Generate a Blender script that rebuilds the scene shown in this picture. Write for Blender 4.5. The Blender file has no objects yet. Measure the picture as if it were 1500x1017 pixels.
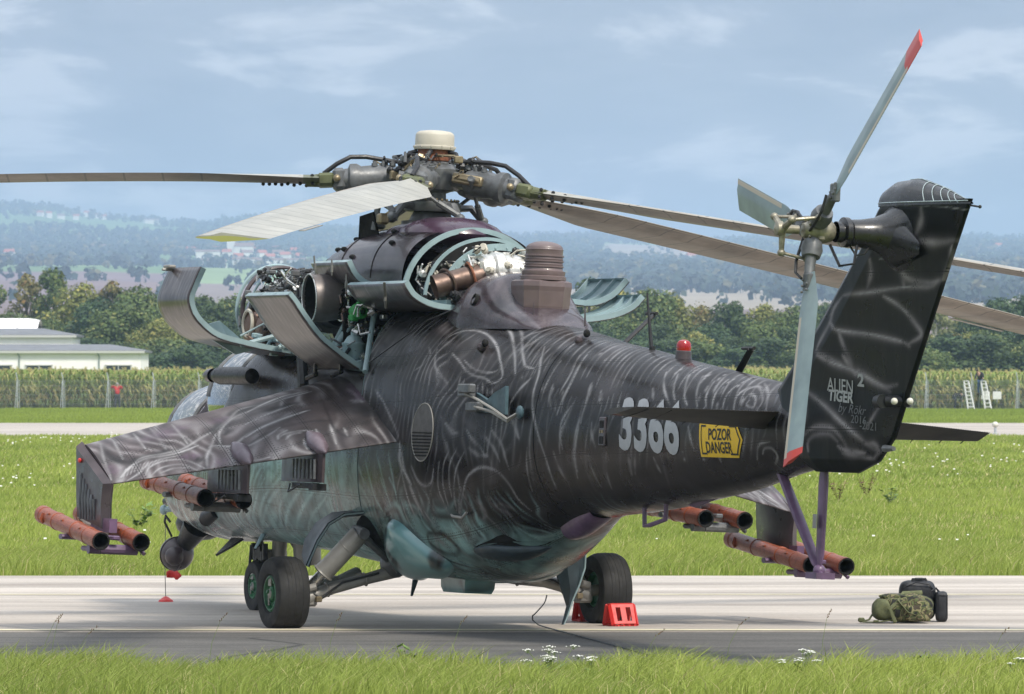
import bpy, math, random
import numpy as np
from mathutils import Vector, Matrix
from mathutils.bvhtree import BVHTree
random.seed(7); np.random.seed(7)
rad = math.radians
S = bpy.context.scene
COL = S.collection

# ------------------------------------------------------------ camera, world, sun, exposure
cam_d = bpy.data.cameras.new('camera'); cam = bpy.data.objects.new('camera', cam_d); COL.objects.link(cam)
cam.location = (0, 0, 2.22); cam.rotation_euler = (rad(90.238), 0, 0)
cam_d.sensor_width = 36; cam_d.lens = 240; cam_d.clip_start = 1; cam_d.clip_end = 40000
cam_d.dof.use_dof = True; cam_d.dof.focus_distance = 59; cam_d.dof.aperture_fstop = 16
S.camera = cam
SUN_EL, SUN_AZ = 50, 143        # compass bearing the sun stands at, +Y = 0
w = bpy.data.worlds.new('World'); S.world = w; w.use_nodes = True
nt = w.node_tree; nt.nodes.clear()
def N(tree, t, **kw):
    n = tree.nodes.new(t)
    for k, v in kw.items():
        if k in n.inputs.keys() if isinstance(k, str) else False: pass
        setattr(n, k, v)
    return n
out = N(nt, 'ShaderNodeOutputWorld'); bg = N(nt, 'ShaderNodeBackground')
sky = N(nt, 'ShaderNodeTexSky'); sky.sky_type = 'NISHITA'; sky.sun_disc = False
sky.sun_elevation = rad(SUN_EL); sky.sun_rotation = rad(SUN_AZ); sky.altitude = 300; sky.dust_density = 2.0
tc = N(nt, 'ShaderNodeTexCoord')
mp = N(nt, 'ShaderNodeMapping'); mp.inputs['Scale'].default_value = (7, 7, 9); mp.inputs['Location'].default_value = (20.1, 0.4, 23.3)
# clouds lie in a layer overhead: divide the view direction by its height so they spread out towards the zenith
sp0 = N(nt, 'ShaderNodeSeparateXYZ'); nt.links.new(tc.outputs['Generated'], sp0.inputs[0])
zz = N(nt, 'ShaderNodeMath', operation='MAXIMUM'); nt.links.new(sp0.outputs[2], zz.inputs[0]); zz.inputs[1].default_value = 0
za = N(nt, 'ShaderNodeMath', operation='ADD'); nt.links.new(zz.outputs[0], za.inputs[0]); za.inputs[1].default_value = .25
zi = N(nt, 'ShaderNodeMath', operation='DIVIDE'); zi.inputs[0].default_value = 1; nt.links.new(za.outputs[0], zi.inputs[1])
vd = N(nt, 'ShaderNodeVectorMath', operation='SCALE'); nt.links.new(tc.outputs['Generated'], vd.inputs[0]); nt.links.new(zi.outputs[0], vd.inputs['Scale'])
nt.links.new(vd.outputs[0], mp.inputs['Vector'])
n1 = N(nt, 'ShaderNodeTexNoise'); n1.inputs['Scale'].default_value = 1.0; n1.inputs['Detail'].default_value = 7; n1.inputs['Roughness'].default_value = .55; n1.inputs['Distortion'].default_value = .3
nt.links.new(mp.outputs[0], n1.inputs['Vector'])
mp2 = N(nt, 'ShaderNodeMapping'); mp2.inputs['Scale'].default_value = (1.5, 1.5, 2.5)
nt.links.new(vd.outputs[0], mp2.inputs['Vector'])
n2 = N(nt, 'ShaderNodeTexNoise'); n2.inputs['Scale'].default_value = 1.6; n2.inputs['Detail'].default_value = 5
nt.links.new(mp2.outputs[0], n2.inputs['Vector'])
# overcast veil: grey blue, broken by paler cloud
cr = N(nt, 'ShaderNodeValToRGB'); cr.color_ramp.interpolation = 'EASE'
cr.color_ramp.elements[0].position = .38; cr.color_ramp.elements[0].color = (2.45, 2.8, 3.28, 1)
cr.color_ramp.elements[1].position = .60; cr.color_ramp.elements[1].color = (5.6, 5.75, 6.0, 1)
e = cr.color_ramp.elements.new(.50); e.color = (2.9, 3.22, 3.68, 1)
nt.links.new(n1.outputs['Fac'], cr.inputs['Fac'])
cr2 = N(nt, 'ShaderNodeValToRGB')
cr2.color_ramp.elements[0].position = .35; cr2.color_ramp.elements[0].color = (.88, .9, .93, 1)
cr2.color_ramp.elements[1].position = .60; cr2.color_ramp.elements[1].color = (1.12, 1.1, 1.07, 1)
nt.links.new(n2.outputs['Fac'], cr2.inputs['Fac'])
mu = N(nt, 'ShaderNodeMix', data_type='RGBA', blend_type='MULTIPLY'); mu.inputs['Factor'].default_value = 1
nt.links.new(cr.outputs[0], mu.inputs[6]); nt.links.new(cr2.outputs[0], mu.inputs[7])
# the veil brightens towards the zenith, as an overcast sky does
sz_ = N(nt, 'ShaderNodeSeparateXYZ'); nt.links.new(tc.outputs['Generated'], sz_.inputs[0])
ma = N(nt, 'ShaderNodeMath', operation='MULTIPLY_ADD'); ma.use_clamp = False; nt.links.new(sz_.outputs[2], ma.inputs[0]); ma.inputs[1].default_value = 2.7; ma.inputs[2].default_value = 1.0
mxm = N(nt, 'ShaderNodeMath', operation='MAXIMUM'); nt.links.new(ma.outputs[0], mxm.inputs[0]); mxm.inputs[1].default_value = .6
vm = N(nt, 'ShaderNodeVectorMath', operation='SCALE'); nt.links.new(mu.outputs[2], vm.inputs[0]); nt.links.new(mxm.outputs[0], vm.inputs['Scale'])
mx = N(nt, 'ShaderNodeMix', data_type='RGBA'); mx.inputs['Factor'].default_value = .88
nt.links.new(sky.outputs[0], mx.inputs[6]); nt.links.new(vm.outputs[0], mx.inputs[7])
nt.links.new(mx.outputs[2], bg.inputs['Color']); bg.inputs['Strength'].default_value = .09
nt.links.new(bg.outputs[0], out.inputs['Surface'])
sun_d = bpy.data.lights.new('sun', 'SUN'); sun = bpy.data.objects.new('sun', sun_d); COL.objects.link(sun)
sun_d.energy = 3.0; sun_d.angle = rad(10); sun_d.color = (1, .93, .82)
sd = Vector((math.sin(rad(SUN_AZ))*math.cos(rad(SUN_EL)), math.cos(rad(SUN_AZ))*math.cos(rad(SUN_EL)), math.sin(rad(SUN_EL))))
sun.rotation_euler = (-sd).to_track_quat('-Z', 'Y').to_euler()
S.view_settings.view_transform = 'Standard'; S.view_settings.look = 'None'
S.view_settings.exposure = 0.45; S.view_settings.gamma = 1; S.view_settings.use_curve_mapping = False
S.render.engine = 'CYCLES'
S.cycles.use_denoising = True
S.cycles.volume_bounces = 2; S.cycles.max_bounces = 8; S.cycles.transparent_max_bounces = 16

# ------------------------------------------------------------ helpers
class Mat:
    """small node-material builder"""
    def __init__(s, name, color=(.5, .5, .5), rough=.5, metal=0., coat=0., spec=.5):
        s.m = bpy.data.materials.new(name); s.m.use_nodes = True; s.t = s.m.node_tree
        s.b = s.t.nodes['Principled BSDF']; s.L = s.t.links.new
        s.b.inputs['Base Color'].default_value = (*color, 1); s.b.inputs['Roughness'].default_value = rough
        s.b.inputs['Metallic'].default_value = metal; s.b.inputs['Coat Weight'].default_value = coat
        s.b.inputs['Specular IOR Level'].default_value = spec
        s.tc = s.t.nodes.new('ShaderNodeTexCoord')
    def n(s, t, **kw):
        n = s.t.nodes.new(t)
        for k, v in kw.items(): setattr(n, k, v)
        return n
    def noise(s, scale, detail=4, rough=.5, vec=None, stretch=None, dist=0, coord='Object'):
        n = s.n('ShaderNodeTexNoise'); n.inputs['Scale'].default_value = scale
        n.inputs['Detail'].default_value = detail; n.inputs['Roughness'].default_value = rough; n.inputs['Distortion'].default_value = dist
        v = vec or s.tc.outputs[coord]
        if stretch:
            mp = s.n('ShaderNodeMapping'); mp.inputs['Scale'].default_value = stretch; s.L(v, mp.inputs['Vector']); v = mp.outputs[0]
        s.L(v, n.inputs['Vector']); return n.outputs['Fac']
    def ramp(s, fac, *st):
        r = s.n('ShaderNodeValToRGB'); el = r.color_ramp.elements
        while len(el) < len(st): el.new(.5)
        for e, (p, c) in zip(el, st):
            e.position = p; e.color = (*(c if isinstance(c, tuple) else (c, c, c)), 1)
        s.L(fac, r.inputs['Fac']); return r.outputs[0]
    def math(s, op, a, b=None, c=None, clamp=False):
        n = s.n('ShaderNodeMath', operation=op); n.use_clamp = clamp
        for i, v in enumerate((a, b, c)):
            if v is None: continue
            if isinstance(v, (int, float)): n.inputs[i].default_value = v
            else: s.L(v, n.inputs[i])
        return n.outputs[0]
    def mix(s, fac, a, b, blend='MIX'):
        n = s.n('ShaderNodeMix', data_type='RGBA', blend_type=blend)
        for i, v in ((0, fac), (6, a), (7, b)):
            if isinstance(v, tuple): n.inputs[i].default_value = (*v, 1)
            elif isinstance(v, (int, float)): n.inputs[i].default_value = v
            else: s.L(v, n.inputs[i])
        return n.outputs[2]
    def color(s, c): s.L(c, s.b.inputs['Base Color']); return s
    def bump(s, h, strength=.3, dist=.01):
        b = s.n('ShaderNodeBump'); b.inputs['Strength'].default_value = strength; b.inputs['Distance'].default_value = dist
        s.L(h, b.inputs['Height']); s.L(b.outputs[0], s.b.inputs['Normal']); return s

def simple(name, c, rough=.5, metal=0., var=.25, scale=9., coat=0., bump=0., spec=.5):
    """plain paint or metal with procedural grime"""
    M = Mat(name, c, rough, metal, coat, spec)
    f = M.noise(scale, 5, .6)
    lo = tuple(x*(1-var) for x in c); hi = tuple(min(1, x*(1+var)) for x in c)
    M.color(M.ramp(f, (.3, lo), (.7, hi)))
    r = M.noise(scale*2.3, 3)
    rr = M.ramp(r, (.3, max(.02, rough-.08)), (.7, min(1, rough+.12))); M.L(rr, M.b.inputs['Roughness'])
    if bump: M.bump(M.noise(scale*6, 4), bump, .004)
    return M.m

class MB:
    """collects shapes for ONE mesh object"""
    def __init__(s): s.v = []; s.f = []; s.mi = []; s.uv = None
    def add(s, v, f, mi=0):
        o = len(s.v); s.v += [tuple(p) for p in v]; s.f += [tuple(i+o for i in q) for q in f]; s.mi += [mi]*len(f); return s
    def box(s, c, d, rot=None, mi=0):
        R = rot if rot is not None else Matrix.Identity(3)
        v = [Vector(c)+R@Vector((sx*d[0]/2, sy*d[1]/2, sz*d[2]/2)) for sx in (-1, 1) for sy in (-1, 1) for sz in (-1, 1)]
        return s.add(v, [(0,1,3,2),(4,6,7,5),(0,4,5,1),(2,3,7,6),(0,2,6,4),(1,5,7,3)], mi)
    def bbox(s, c, d, b=.01, rot=None, mi=0):
        """box with bevelled edges"""
        R = rot if rot is not None else Matrix.Identity(3)
        hx, hy, hz = d[0]/2, d[1]/2, d[2]/2; b = min(b, hx*.9, hy*.9, hz*.9); v = []; idx = {}
        for sx in (-1, 1):
            for sy in (-1, 1):
                for sz in (-1, 1):
                    for k, q in enumerate(((hx, hy-b, hz-b), (hx-b, hy, hz-b), (hx-b, hy-b, hz))):
                        idx[(sx, sy, sz, k)] = len(v); v.append(Vector(c)+R@Vector((sx*q[0], sy*q[1], sz*q[2])))
        I = lambda *a: idx[a]; f = []
        for q in (-1, 1):
            f.append((I(q,-1,-1,0), I(q,1,-1,0), I(q,1,1,0), I(q,-1,1,0)))
            f.append((I(-1,q,-1,1), I(1,q,-1,1), I(1,q,1,1), I(-1,q,1,1)))
            f.append((I(-1,-1,q,2), I(1,-1,q,2), I(1,1,q,2), I(-1,1,q,2)))
            for p in (-1, 1):
                f.append((I(q,p,-1,0), I(q,p,1,0), I(q,p,1,1), I(q,p,-1,1)))
                f.append((I(q,-1,p,0), I(q,1,p,0), I(q,1,p,2), I(q,-1,p,2)))
                f.append((I(-1,q,p,1), I(1,q,p,1), I(1,q,p,2), I(-1,q,p,2)))
                for r in (-1, 1): f.append((I(q,p,r,0), I(q,p,r,1), I(q,p,r,2)))
        return s.add(v, f, mi)
    def loft(s, rings, closed=True, caps=True, mi=0):
        n = len(rings[0]); v = [p for r in rings for p in r]; f = []
        for i in range(len(rings)-1):
            for j in range(n if closed else n-1):
                a, b = i*n+j, i*n+(j+1) % n; f.append((a, b, b+n, a+n))
        if caps and closed:
            f.append(tuple(range(n))[::-1]); f.append(tuple((len(rings)-1)*n+k for k in range(n)))
        return s.add(v, f, mi)
    def tube(s, pts, r, n=10, caps=True, mi=0, flat=1.):
        pts = [Vector(p) for p in pts]; rs = r if isinstance(r, (list, tuple)) else [r]*len(pts); rings = []
        up = None
        for i, p in enumerate(pts):
            d = (pts[min(i+1, len(pts)-1)]-pts[max(i-1, 0)])
            if d.length < 1e-9: d = Vector((0, 0, 1))
            d.normalize()
            if up is None: up = Vector((0, 0, 1)) if abs(d.z) < .9 else Vector((0, 1, 0))
            a = d.cross(up)
            if a.length < 1e-6: a = d.orthogonal()
            a.normalize(); b = a.cross(d).normalized(); up = b
            rings.append([p+(a*math.cos(t)+b*math.sin(t)*flat)*rs[i] for t in [2*math.pi*k/n for k in range(n)]])
        return s.loft(rings, True, caps, mi)
    def lathe(s, o, axis, prof, n=20, caps=False, mi=0):
        """prof: (distance along axis, radius)"""
        o = Vector(o); d = Vector(axis).normalized(); a = d.orthogonal().normalized(); b = d.cross(a)
        rings = [[o+d*h+(a*math.cos(t)+b*math.sin(t))*max(r, 1e-4) for t in [2*math.pi*k/n for k in range(n)]] for h, r in prof]
        return s.loft(rings, True, caps, mi)
    def ell(s, c, r, n=14, m=8, rot=None, mi=0):
        R = rot if rot is not None else Matrix.Identity(3); c = Vector(c); rings = []
        for i in range(m+1):
            ph = math.pi*(i/m-.5); k = max(math.cos(ph), 1e-3)
            rings.append([c+R@Vector((r[0]*k*math.cos(t), r[1]*k*math.sin(t), r[2]*math.sin(ph))) for t in [2*math.pi*j/n for j in range(n)]])
        return s.loft(rings, True, True, mi)
    def torus(s, o, axis, R, r, n=28, m=8, mi=0, a0=0, a1=2*math.pi):
        o = Vector(o); d = Vector(axis).normalized(); a = d.orthogonal().normalized(); b = d.cross(a)
        full = abs(a1-a0-2*math.pi) < 1e-6; k = n if full else n+1; rings = []
        for i in range(k+(1 if full else 0)):
            t = a0+(a1-a0)*i/n; e = a*math.cos(t)+b*math.sin(t)
            rings.append([o+e*(R+r*math.cos(q))+d*r*math.sin(q) for q in [2*math.pi*j/m for j in range(m)]])
        return s.loft(rings, True, not full, mi)
    def plate(s, pts, ext, mi=0):
        """flat polygon pts extruded by vector ext"""
        n = len(pts); e = Vector(ext); v = [Vector(p) for p in pts]+[Vector(p)+e for p in pts]
        f = [tuple(range(n)), tuple(range(2*n-1, n-1, -1))]+[(i, i+n, (i+1) % n+n, (i+1) % n) for i in range(n)]
        return s.add(v, f, mi)
    def build(s, name, mats, parent=None, smooth=True, angle=35, label=None):
        me = bpy.data.meshes.new(name); me.from_pydata(s.v, [], s.f)
        for m in (mats if isinstance(mats, (list, tuple)) else [mats]): me.materials.append(m)
        if any(s.mi): me.polygons.foreach_set('material_index', s.mi)
        if s.uv is not None:
            uvl = me.uv_layers.new(name='UVMap'); li = np.empty(len(me.loops), int); me.loops.foreach_get('vertex_index', li)
            uvl.data.foreach_set('uv', np.asarray(s.uv, float)[li].ravel())
        import bmesh
        bm = bmesh.new(); bm.from_mesh(me); bmesh.ops.recalc_face_normals(bm, faces=bm.faces); bm.to_mesh(me); bm.free()
        if smooth:
            me.polygons.foreach_set('use_smooth', [True]*len(me.polygons)); me.set_sharp_from_angle(angle=rad(angle))
        me.update()
        o = bpy.data.objects.new(name, me); COL.objects.link(o)
        if parent is not None: o.parent = parent
        if label: o['label'] = label
        return o

def npmesh(name, V, F, mats, parent=None, smooth=False, uv=None, col=None, mi=None):
    """mesh from numpy arrays: V (n,3), F (m,k) all faces the same size"""
    V = np.asarray(V, np.float32); F = np.asarray(F, np.int32); m, k = F.shape
    me = bpy.data.meshes.new(name); me.vertices.add(len(V)); me.vertices.foreach_set('co', V.ravel())
    me.loops.add(m*k); me.loops.foreach_set('vertex_index', F.ravel())
    me.polygons.add(m); me.polygons.foreach_set('loop_start', np.arange(0, m*k, k, dtype=np.int32))
    me.polygons.foreach_set('loop_total', np.full(m, k, np.int32))
    for mm in (mats if isinstance(mats, (list, tuple)) else [mats]): me.materials.append(mm)
    if mi is not None: me.polygons.foreach_set('material_index', np.asarray(mi, np.int32))
    if smooth: me.polygons.foreach_set('use_smooth', np.ones(m, bool))
    me.update(calc_edges=True)
    if uv is not None:
        l = me.uv_layers.new(name='UVMap'); l.data.foreach_set('uv', np.asarray(uv, np.float32)[F.ravel()].ravel())
    if col is not None:
        a = me.color_attributes.new('Col', 'FLOAT_COLOR', 'POINT'); c4 = np.ones((len(V), 4), np.float32); c4[:, :3] = col
        a.data.foreach_set('color', c4.ravel())
    o = bpy.data.objects.new(name, me); COL.objects.link(o)
    if parent is not None: o.parent = parent
    return o

def tag(o, label=None, cat=None, group=None, kind=None):
    if label: o['label'] = label
    if cat: o['category'] = cat
    if group: o['group'] = group
    if kind: o['kind'] = kind
    return o
def empty(name, loc=(0, 0, 0), rz=0):
    o = bpy.data.objects.new(name, None); COL.objects.link(o); o.location = loc; o.rotation_euler = (0, 0, rz)
    o.empty_display_size = .3; return o
def copy_tree(o, parent=None):
    c = o.copy(); COL.objects.link(c); c.parent = parent
    for ch in o.children: copy_tree(ch, c)
    return c
def catmull(pts, step):
    P = np.array(pts, float)
    if len(P) == 2: n = max(2, int(np.linalg.norm(P[1]-P[0])/step)+1); return P[0]+(P[1]-P[0])*np.linspace(0, 1, n)[:, None]
    Q = np.vstack([2*P[0]-P[1], P, 2*P[-1]-P[-2]]); out = []
    for i in range(1, len(Q)-2):
        n = max(2, int(np.linalg.norm(Q[i+1]-Q[i])/step)+1); t = np.linspace(0, 1, n, endpoint=(i == len(Q)-3))[:, None]
        a, b, c, d = Q[i-1], Q[i], Q[i+1], Q[i+2]
        out.append(.5*((2*b)+(-a+c)*t+(2*a-5*b+4*c-d)*t**2+(-a+3*b-3*c+d)*t**3))
    return np.vstack(out)
def V3(x): return Vector(x)
def lerp(a, b, t): return a+(b-a)*t
def vnoise(P, seed=0, oct=4):
    """cheap smooth value noise on numpy points (n,2) or (n,3)"""
    P = np.asarray(P, float); out = np.zeros(len(P)); amp = 1; tot = 0
    for o in range(oct):
        Q = P*(2**o)+seed*17.3+o*5.1; i = np.floor(Q).astype(np.int64); f = Q-i; f = f*f*(3-2*f); acc = 0
        for c in range(2**P.shape[1]):
            wgt = 1; h = np.full(len(P), 1013*(o+1)+seed*7919, np.int64)
            for d in range(P.shape[1]):
                b = (c >> d) & 1; h = h*374761393+(i[:, d]+b)*668265263; h = (h ^ (h >> 13))*1274126177
                wgt = wgt*(f[:, d] if b else 1-f[:, d])
            acc = acc+wgt*(((h ^ (h >> 16)) & 0xffff)/65535.)
        out += acc*amp; tot += amp; amp *= .5
    return out/tot


# ------------------------------------------------------------ ground, taxiways
M_soil = simple('turf_soil', (.15, .20, .04), .9, var=.3, scale=.8, spec=.2)
def sheet(name, x0, x1, y0, y1, z, m, nx=1, ny=1, parent=None, skew=0.):
    V = [(x0+(x1-x0)*i/nx, y0+(y1-y0)*j/ny+skew*(x0+(x1-x0)*i/nx), z) for j in range(ny+1) for i in range(nx+1)]
    F = [(j*(nx+1)+i, j*(nx+1)+i+1, (j+1)*(nx+1)+i+1, (j+1)*(nx+1)+i) for j in range(ny) for i in range(nx)]
    me = bpy.data.meshes.new(name); me.from_pydata(V, [], F); me.materials.append(m)
    o = bpy.data.objects.new(name, me); COL.objects.link(o); o.parent = parent; return o
g = sheet('ground', -4000, 4000, -4000, 1500, 0, M_soil); tag(g, kind='structure')

M = Mat('concrete_pavement', (.4, .38, .36), .75, spec=.3)
f = M.noise(.9, 6, .65, stretch=(.35, 1.6, 1)); f2 = M.noise(35, 3, .7); f3 = M.noise(.25, 3, .5, stretch=(.3, 2.4, 1))
c = M.ramp(f, (.3, (.345, .31, .275)), (.7, (.50, .46, .42)))
c = M.mix(.35, c, M.ramp(f2, (.3, (.22, .21, .2)), (.7, (.6, .58, .56))), 'OVERLAY')
c = M.mix(.5, c, M.ramp(f3, (.35, (.3, .29, .28)), (.65, (.7, .7, .69))), 'OVERLAY'); M.color(c)
M.bump(f2, .25, .004); M_conc = M.m
M = Mat('asphalt_shoulder', (.1, .1, .1), .85, spec=.3)
f = M.noise(1.2, 5, .6, stretch=(.5, 1.5, 1)); f2 = M.noise(60, 3, .8)
vo = M.n('ShaderNodeTexVoronoi', feature='DISTANCE_TO_EDGE'); vo.inputs['Scale'].default_value = .33
mpv = M.n('ShaderNodeMapping'); mpv.inputs['Scale'].default_value = (.45, 1.3, 1)
M.L(M.mix(.25, M.tc.outputs['Object'], M.n('ShaderNodeTexNoise').outputs['Color']), mpv.inputs['Vector']); M.L(mpv.outputs[0], vo.inputs['Vector'])
c = M.ramp(f, (.3, (.078, .075, .071)), (.7, (.135, .13, .123)))
c = M.mix(.65, c, M.ramp(f2, (.35, (.2, .2, .2)), (.65, (.75, .74, .72))), 'OVERLAY')
c = M.mix(M.ramp(vo.outputs['Distance'], (.0, 1.), (.006, 0.)), c, (.03, .03, .03)); M.color(c)
M.bump(f2, .6, .006); M_asph = M.m
M_line = simple('faded_line_paint', (.58, .53, .38), .7, var=.2, scale=3)
M_joint = simple('joint_tar', (.035, .034, .033), .7, var=.3, scale=2)

tw = sheet('taxiway', -400, 400, 58.75, 75.3, .004, M_joint, skew=.0006); tag(tw, kind='structure')
for a, b in ((58.86, 62.9), (62.93, 67.35), (67.38, 71.2), (71.23, 75.27)):
    st = MB(); n = 40
    st.v = [(-400+20*i, y+.0006*(-400+20*i), z) for z in (.0, .012) for y in (a, b) for i in range(n+1)]
    q = n+1
    for i in range(n):
        st.f += [(2*q+i, 2*q+i+1, 3*q+i+1, 3*q+i), (i, i+1, 2*q+i+1, 2*q+i)]
    o = st.build('concrete_lane', M_conc, tw, smooth=False)
ln = sheet('edge_line', -400, 400, 59.0, 59.32, .017, M_line, skew=.0006, parent=tw)
ln = sheet('guide_line', -400, 400, 68.6, 68.85, .017, M_line, skew=.0006, parent=tw)
asp = sheet('asphalt_shoulder', -400, 400, 50.0, 58.78, .008, M_asph, skew=.0006); tag(asp, kind='structure')
far = sheet('far_taxiway', -900, 900, 250, 317, .01, M_conc); tag(far, kind='structure')
ln = sheet('far_edge_line', -900, 900, 251.5, 252.5, .02, M_line, parent=far)

# ------------------------------------------------------------ grass
def leaf_mat(name, trans=.35, rough=.6):
    M = Mat(name, (.1, .1, .1), rough, spec=.3)
    a = M.n('ShaderNodeAttribute', attribute_name='Col')
    M.L(a.outputs['Color'], M.b.inputs['Base Color'])
    t = M.n('ShaderNodeBsdfTranslucent'); M.L(a.outputs['Color'], t.inputs['Color'])
    mx = M.n('ShaderNodeMixShader'); mx.inputs[0].default_value = trans
    M.L(M.b.outputs[0], mx.inputs[1]); M.L(t.outputs[0], mx.inputs[2])
    M.L(mx.outputs[0], M.t.nodes['Material Output'].inputs['Surface']); return M.m
M_grass = leaf_mat('grass_blades'); M_leaf = leaf_mat('tree_leaves', .2); M_corn = leaf_mat('corn_leaves', .25)
def blades(name, n, xf, y0, y1, h0, h1, w, segs=1, pal=None, lean=.35, density=None, clump=.6):
    R = np.random.RandomState(abs(hash(name)) % 1000 if False else sum(map(ord, name)))
    yy = y0+(y1-y0)*R.rand(n); xx = (R.rand(n)*2-1)*(yy*.0755+xf)
    if density is not None:
        k = R.rand(n) < density(xx, yy); xx, yy = xx[k], yy[k]; n = len(xx)
    cl = vnoise(np.c_[xx*clump, yy*clump*.6], 3, 4)
    cl2 = vnoise(np.c_[xx*.16, yy*.07], 8, 3)
    h = (h0+(h1-h0)*R.rand(n)**1.9)*(.35+1.25*cl); ww = w*(.6+.8*R.rand(n))
    ang = R.rand(n)*2*np.pi; ld = .5+R.randn(n)*1.2; lx = np.cos(ld)*h*lean*(.4+R.rand(n)); ly = np.sin(ld)*h*lean*R.rand(n)
    dx = np.cos(ang)*ww/2; dy = np.sin(ang)*ww/2*.4; dx = np.where(np.abs(dx) < ww*.25, ww*.3, dx)
    B = np.c_[xx, yy, np.zeros(n)]
    pal = pal or [(.17, .23, .035), (.26, .33, .055), (.12, .19, .03)]
    P = np.array(pal); t = np.clip(cl*1.25-.15+R.randn(n)*.18, 0, .999); t2 = np.clip(cl2*1.6-.3, 0, 1)
    c = P[0]*(1-t[:, None])+P[1]*t[:, None]; c = c*(1-t2[:, None]*.45)+P[2]*t2[:, None]*.45
    if len(P) > 3:
        dry = R.rand(n) < .06+.12*(cl < .35); c[dry] = P[3]
    c *= (.8+.4*R.rand(n))[:, None]
    if segs == 1:
        V = np.stack([B-np.c_[dx, dy, 0*dx], B+np.c_[dx, dy, 0*dx], B+np.c_[lx, ly, h]], 1).reshape(-1, 3)
        F = np.arange(3*n).reshape(-1, 3); C = np.repeat(c, 3, 0)
    else:
        m = B+np.c_[lx*.3, ly*.3, h*.6]; tp = B+np.c_[lx*1.2, ly, h*(.95)]
        V = np.stack([B-np.c_[dx, dy, 0*dx], B+np.c_[dx, dy, 0*dx], m+np.c_[dx, dy, 0*dx]*.8, m-np.c_[dx, dy, 0*dx]*.8, tp], 1).reshape(-1, 3)
        i = np.arange(n)[:, None]*5; F = np.vstack([i+np.array([0, 1, 2]), i+np.array([0, 2, 3]), i+np.array([3, 2, 4])]); C = np.repeat(c, 5, 0)
    o = npmesh(name, V, F, M_grass, col=C); tag(o, kind='stuff'); return o
GP = [(.235, .30, .055), (.36, .415, .09), (.145, .205, .042), (.48, .43, .2)]
def edge(x, y): return np.clip(1.15-(y-49.4-1.3*(vnoise(np.c_[x*.7, y*0], 5, 3)))/.55, 0, 1)
blades('verge_grass', 130000, .8, 46.0, 51.8, .03, .235, .008, 3, GP, .75, edge, 2.6)
def edge2(x, y): return np.clip((y-75.25-.25*vnoise(np.c_[x*1.1, y*0], 5, 3))/.5, 0.15, 1)
blades('infield_grass', 110000, 1.5, 75.25, 84, .07, .24, .010, 3, GP, .7, edge2, 1.1)
blades('meadow_grass', 170000, 2, 83, 130, .05, .13, .022, 1, GP, .8, None, .5)
blades('runway_grass', 170000, 4, 129, 250, .05, .14, .05, 1, GP, .8, None, .3)
GP2 = [(.235, .30, .055), (.30, .36, .075), (.19, .26, .045)]
blades('far_grass', 130000, 8, 317, 446, .08, .16, .10, 1, GP2, .3, None, .12)

# small white flowers in the meadow
R = np.random.RandomState(4); n = 1300
yy = 84+164*R.rand(n)**1.1; xx = (R.rand(n)*2-1)*(yy*.0755+1)
k = vnoise(np.c_[xx*.12, yy*.05], 21, 3) > .5+.16*R.rand(n)-(.10*(xx/yy > .035)); xx, yy = xx[k], yy[k]; n = len(xx)
s = .006+.010*R.rand(n)+.00006*yy; z = .16+.1*R.rand(n)
Q = np.array([(-1, 0, -.5), (1, 0, -.5), (1, .3, .5), (-1, .3, .5)]); V = (np.c_[xx, yy, z][:, None]+Q[None]*s[:, None, None]).reshape(-1, 3)
M_white = simple('white_petals', (.75, .75, .7), .7, var=.08)
o = npmesh('meadow_flowers', V, np.arange(4*n).reshape(-1, 4), M_white); tag(o, kind='stuff')

# ------------------------------------------------------------ verge plants (individual)
M_stem = simple('plant_stem', (.14, .2, .05), .7); M_herb = simple('herb_leaf', (.12, .2, .035), .6, var=.35)
M_blue = simple('blue_petals', (.10, .09, .5), .6); M_brown = simple('seed_head', (.12, .06, .03), .8); M_yel = simple('yellow_petals', (.7, .5, .03), .6)
def umbel(name, x, y, h, n, label, s=1.):
    R = random.Random(int(x*100)); r = empty(name, (x, y, 0)); tag(r, label, 'flower', 'wild flowers in the near verge')
    st = MB(); lf = MB()
    for k in range(n):
        fl = MB(); a = R.uniform(0, 6.28); d = R.uniform(.0, .16)*s; top = Vector((d*math.cos(a), d*math.sin(a), h*R.uniform(.6, 1)))
        st.tube([(0, 0, 0), top*.5+Vector((0, 0, .02)), top], .0022, 5)
        for q in range(16):
            b = R.uniform(0, 6.28); e = R.uniform(0, .042)*s; p = top+Vector((e*math.cos(b), e*math.sin(b), .012-e*.2))
            st.tube([top-Vector((0, 0, .02)), p], .0008, 3, False); fl.ell(p, (.0065, .0065, .004), 5, 2)
        fl.build('flower_head', M_white, r)
    for k in range(8):
        a = R.uniform(0, 6.28); L = R.uniform(.06, .13); d = Vector((math.cos(a), math.sin(a), .5)); q = Vector((-d.y, d.x, 0))*.02
        b = Vector((0, 0, R.uniform(.02, h*.4))); lf.add([b, b+d*L*.5+q, b+d*L, b+d*L*.5-q], [(0, 1, 2, 3)])
    st.build('stem', M_stem, r); lf.build('leaf', M_herb, r); return r
umbel('wild_carrot', *(0.284, 49.000, 0.000)[:2], .27, 12, 'largest clump of white lacy flowers in the near grass below the belly', 1.3)
umbel('wild_carrot', *(0.582, 49.300, 0.002)[:2], .2, 4, 'small pair of white flower heads just right of the big white clump')
umbel('wild_carrot', *(2.096, 49.200, -0.004)[:2], .24, 9, 'white lacy flower clump in the near grass below the tail strut')
umbel('wild_carrot', *(3.616, 49.000, -0.034)[:2], .2, 3, 'white flower head at the far right end of the near grass')
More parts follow.
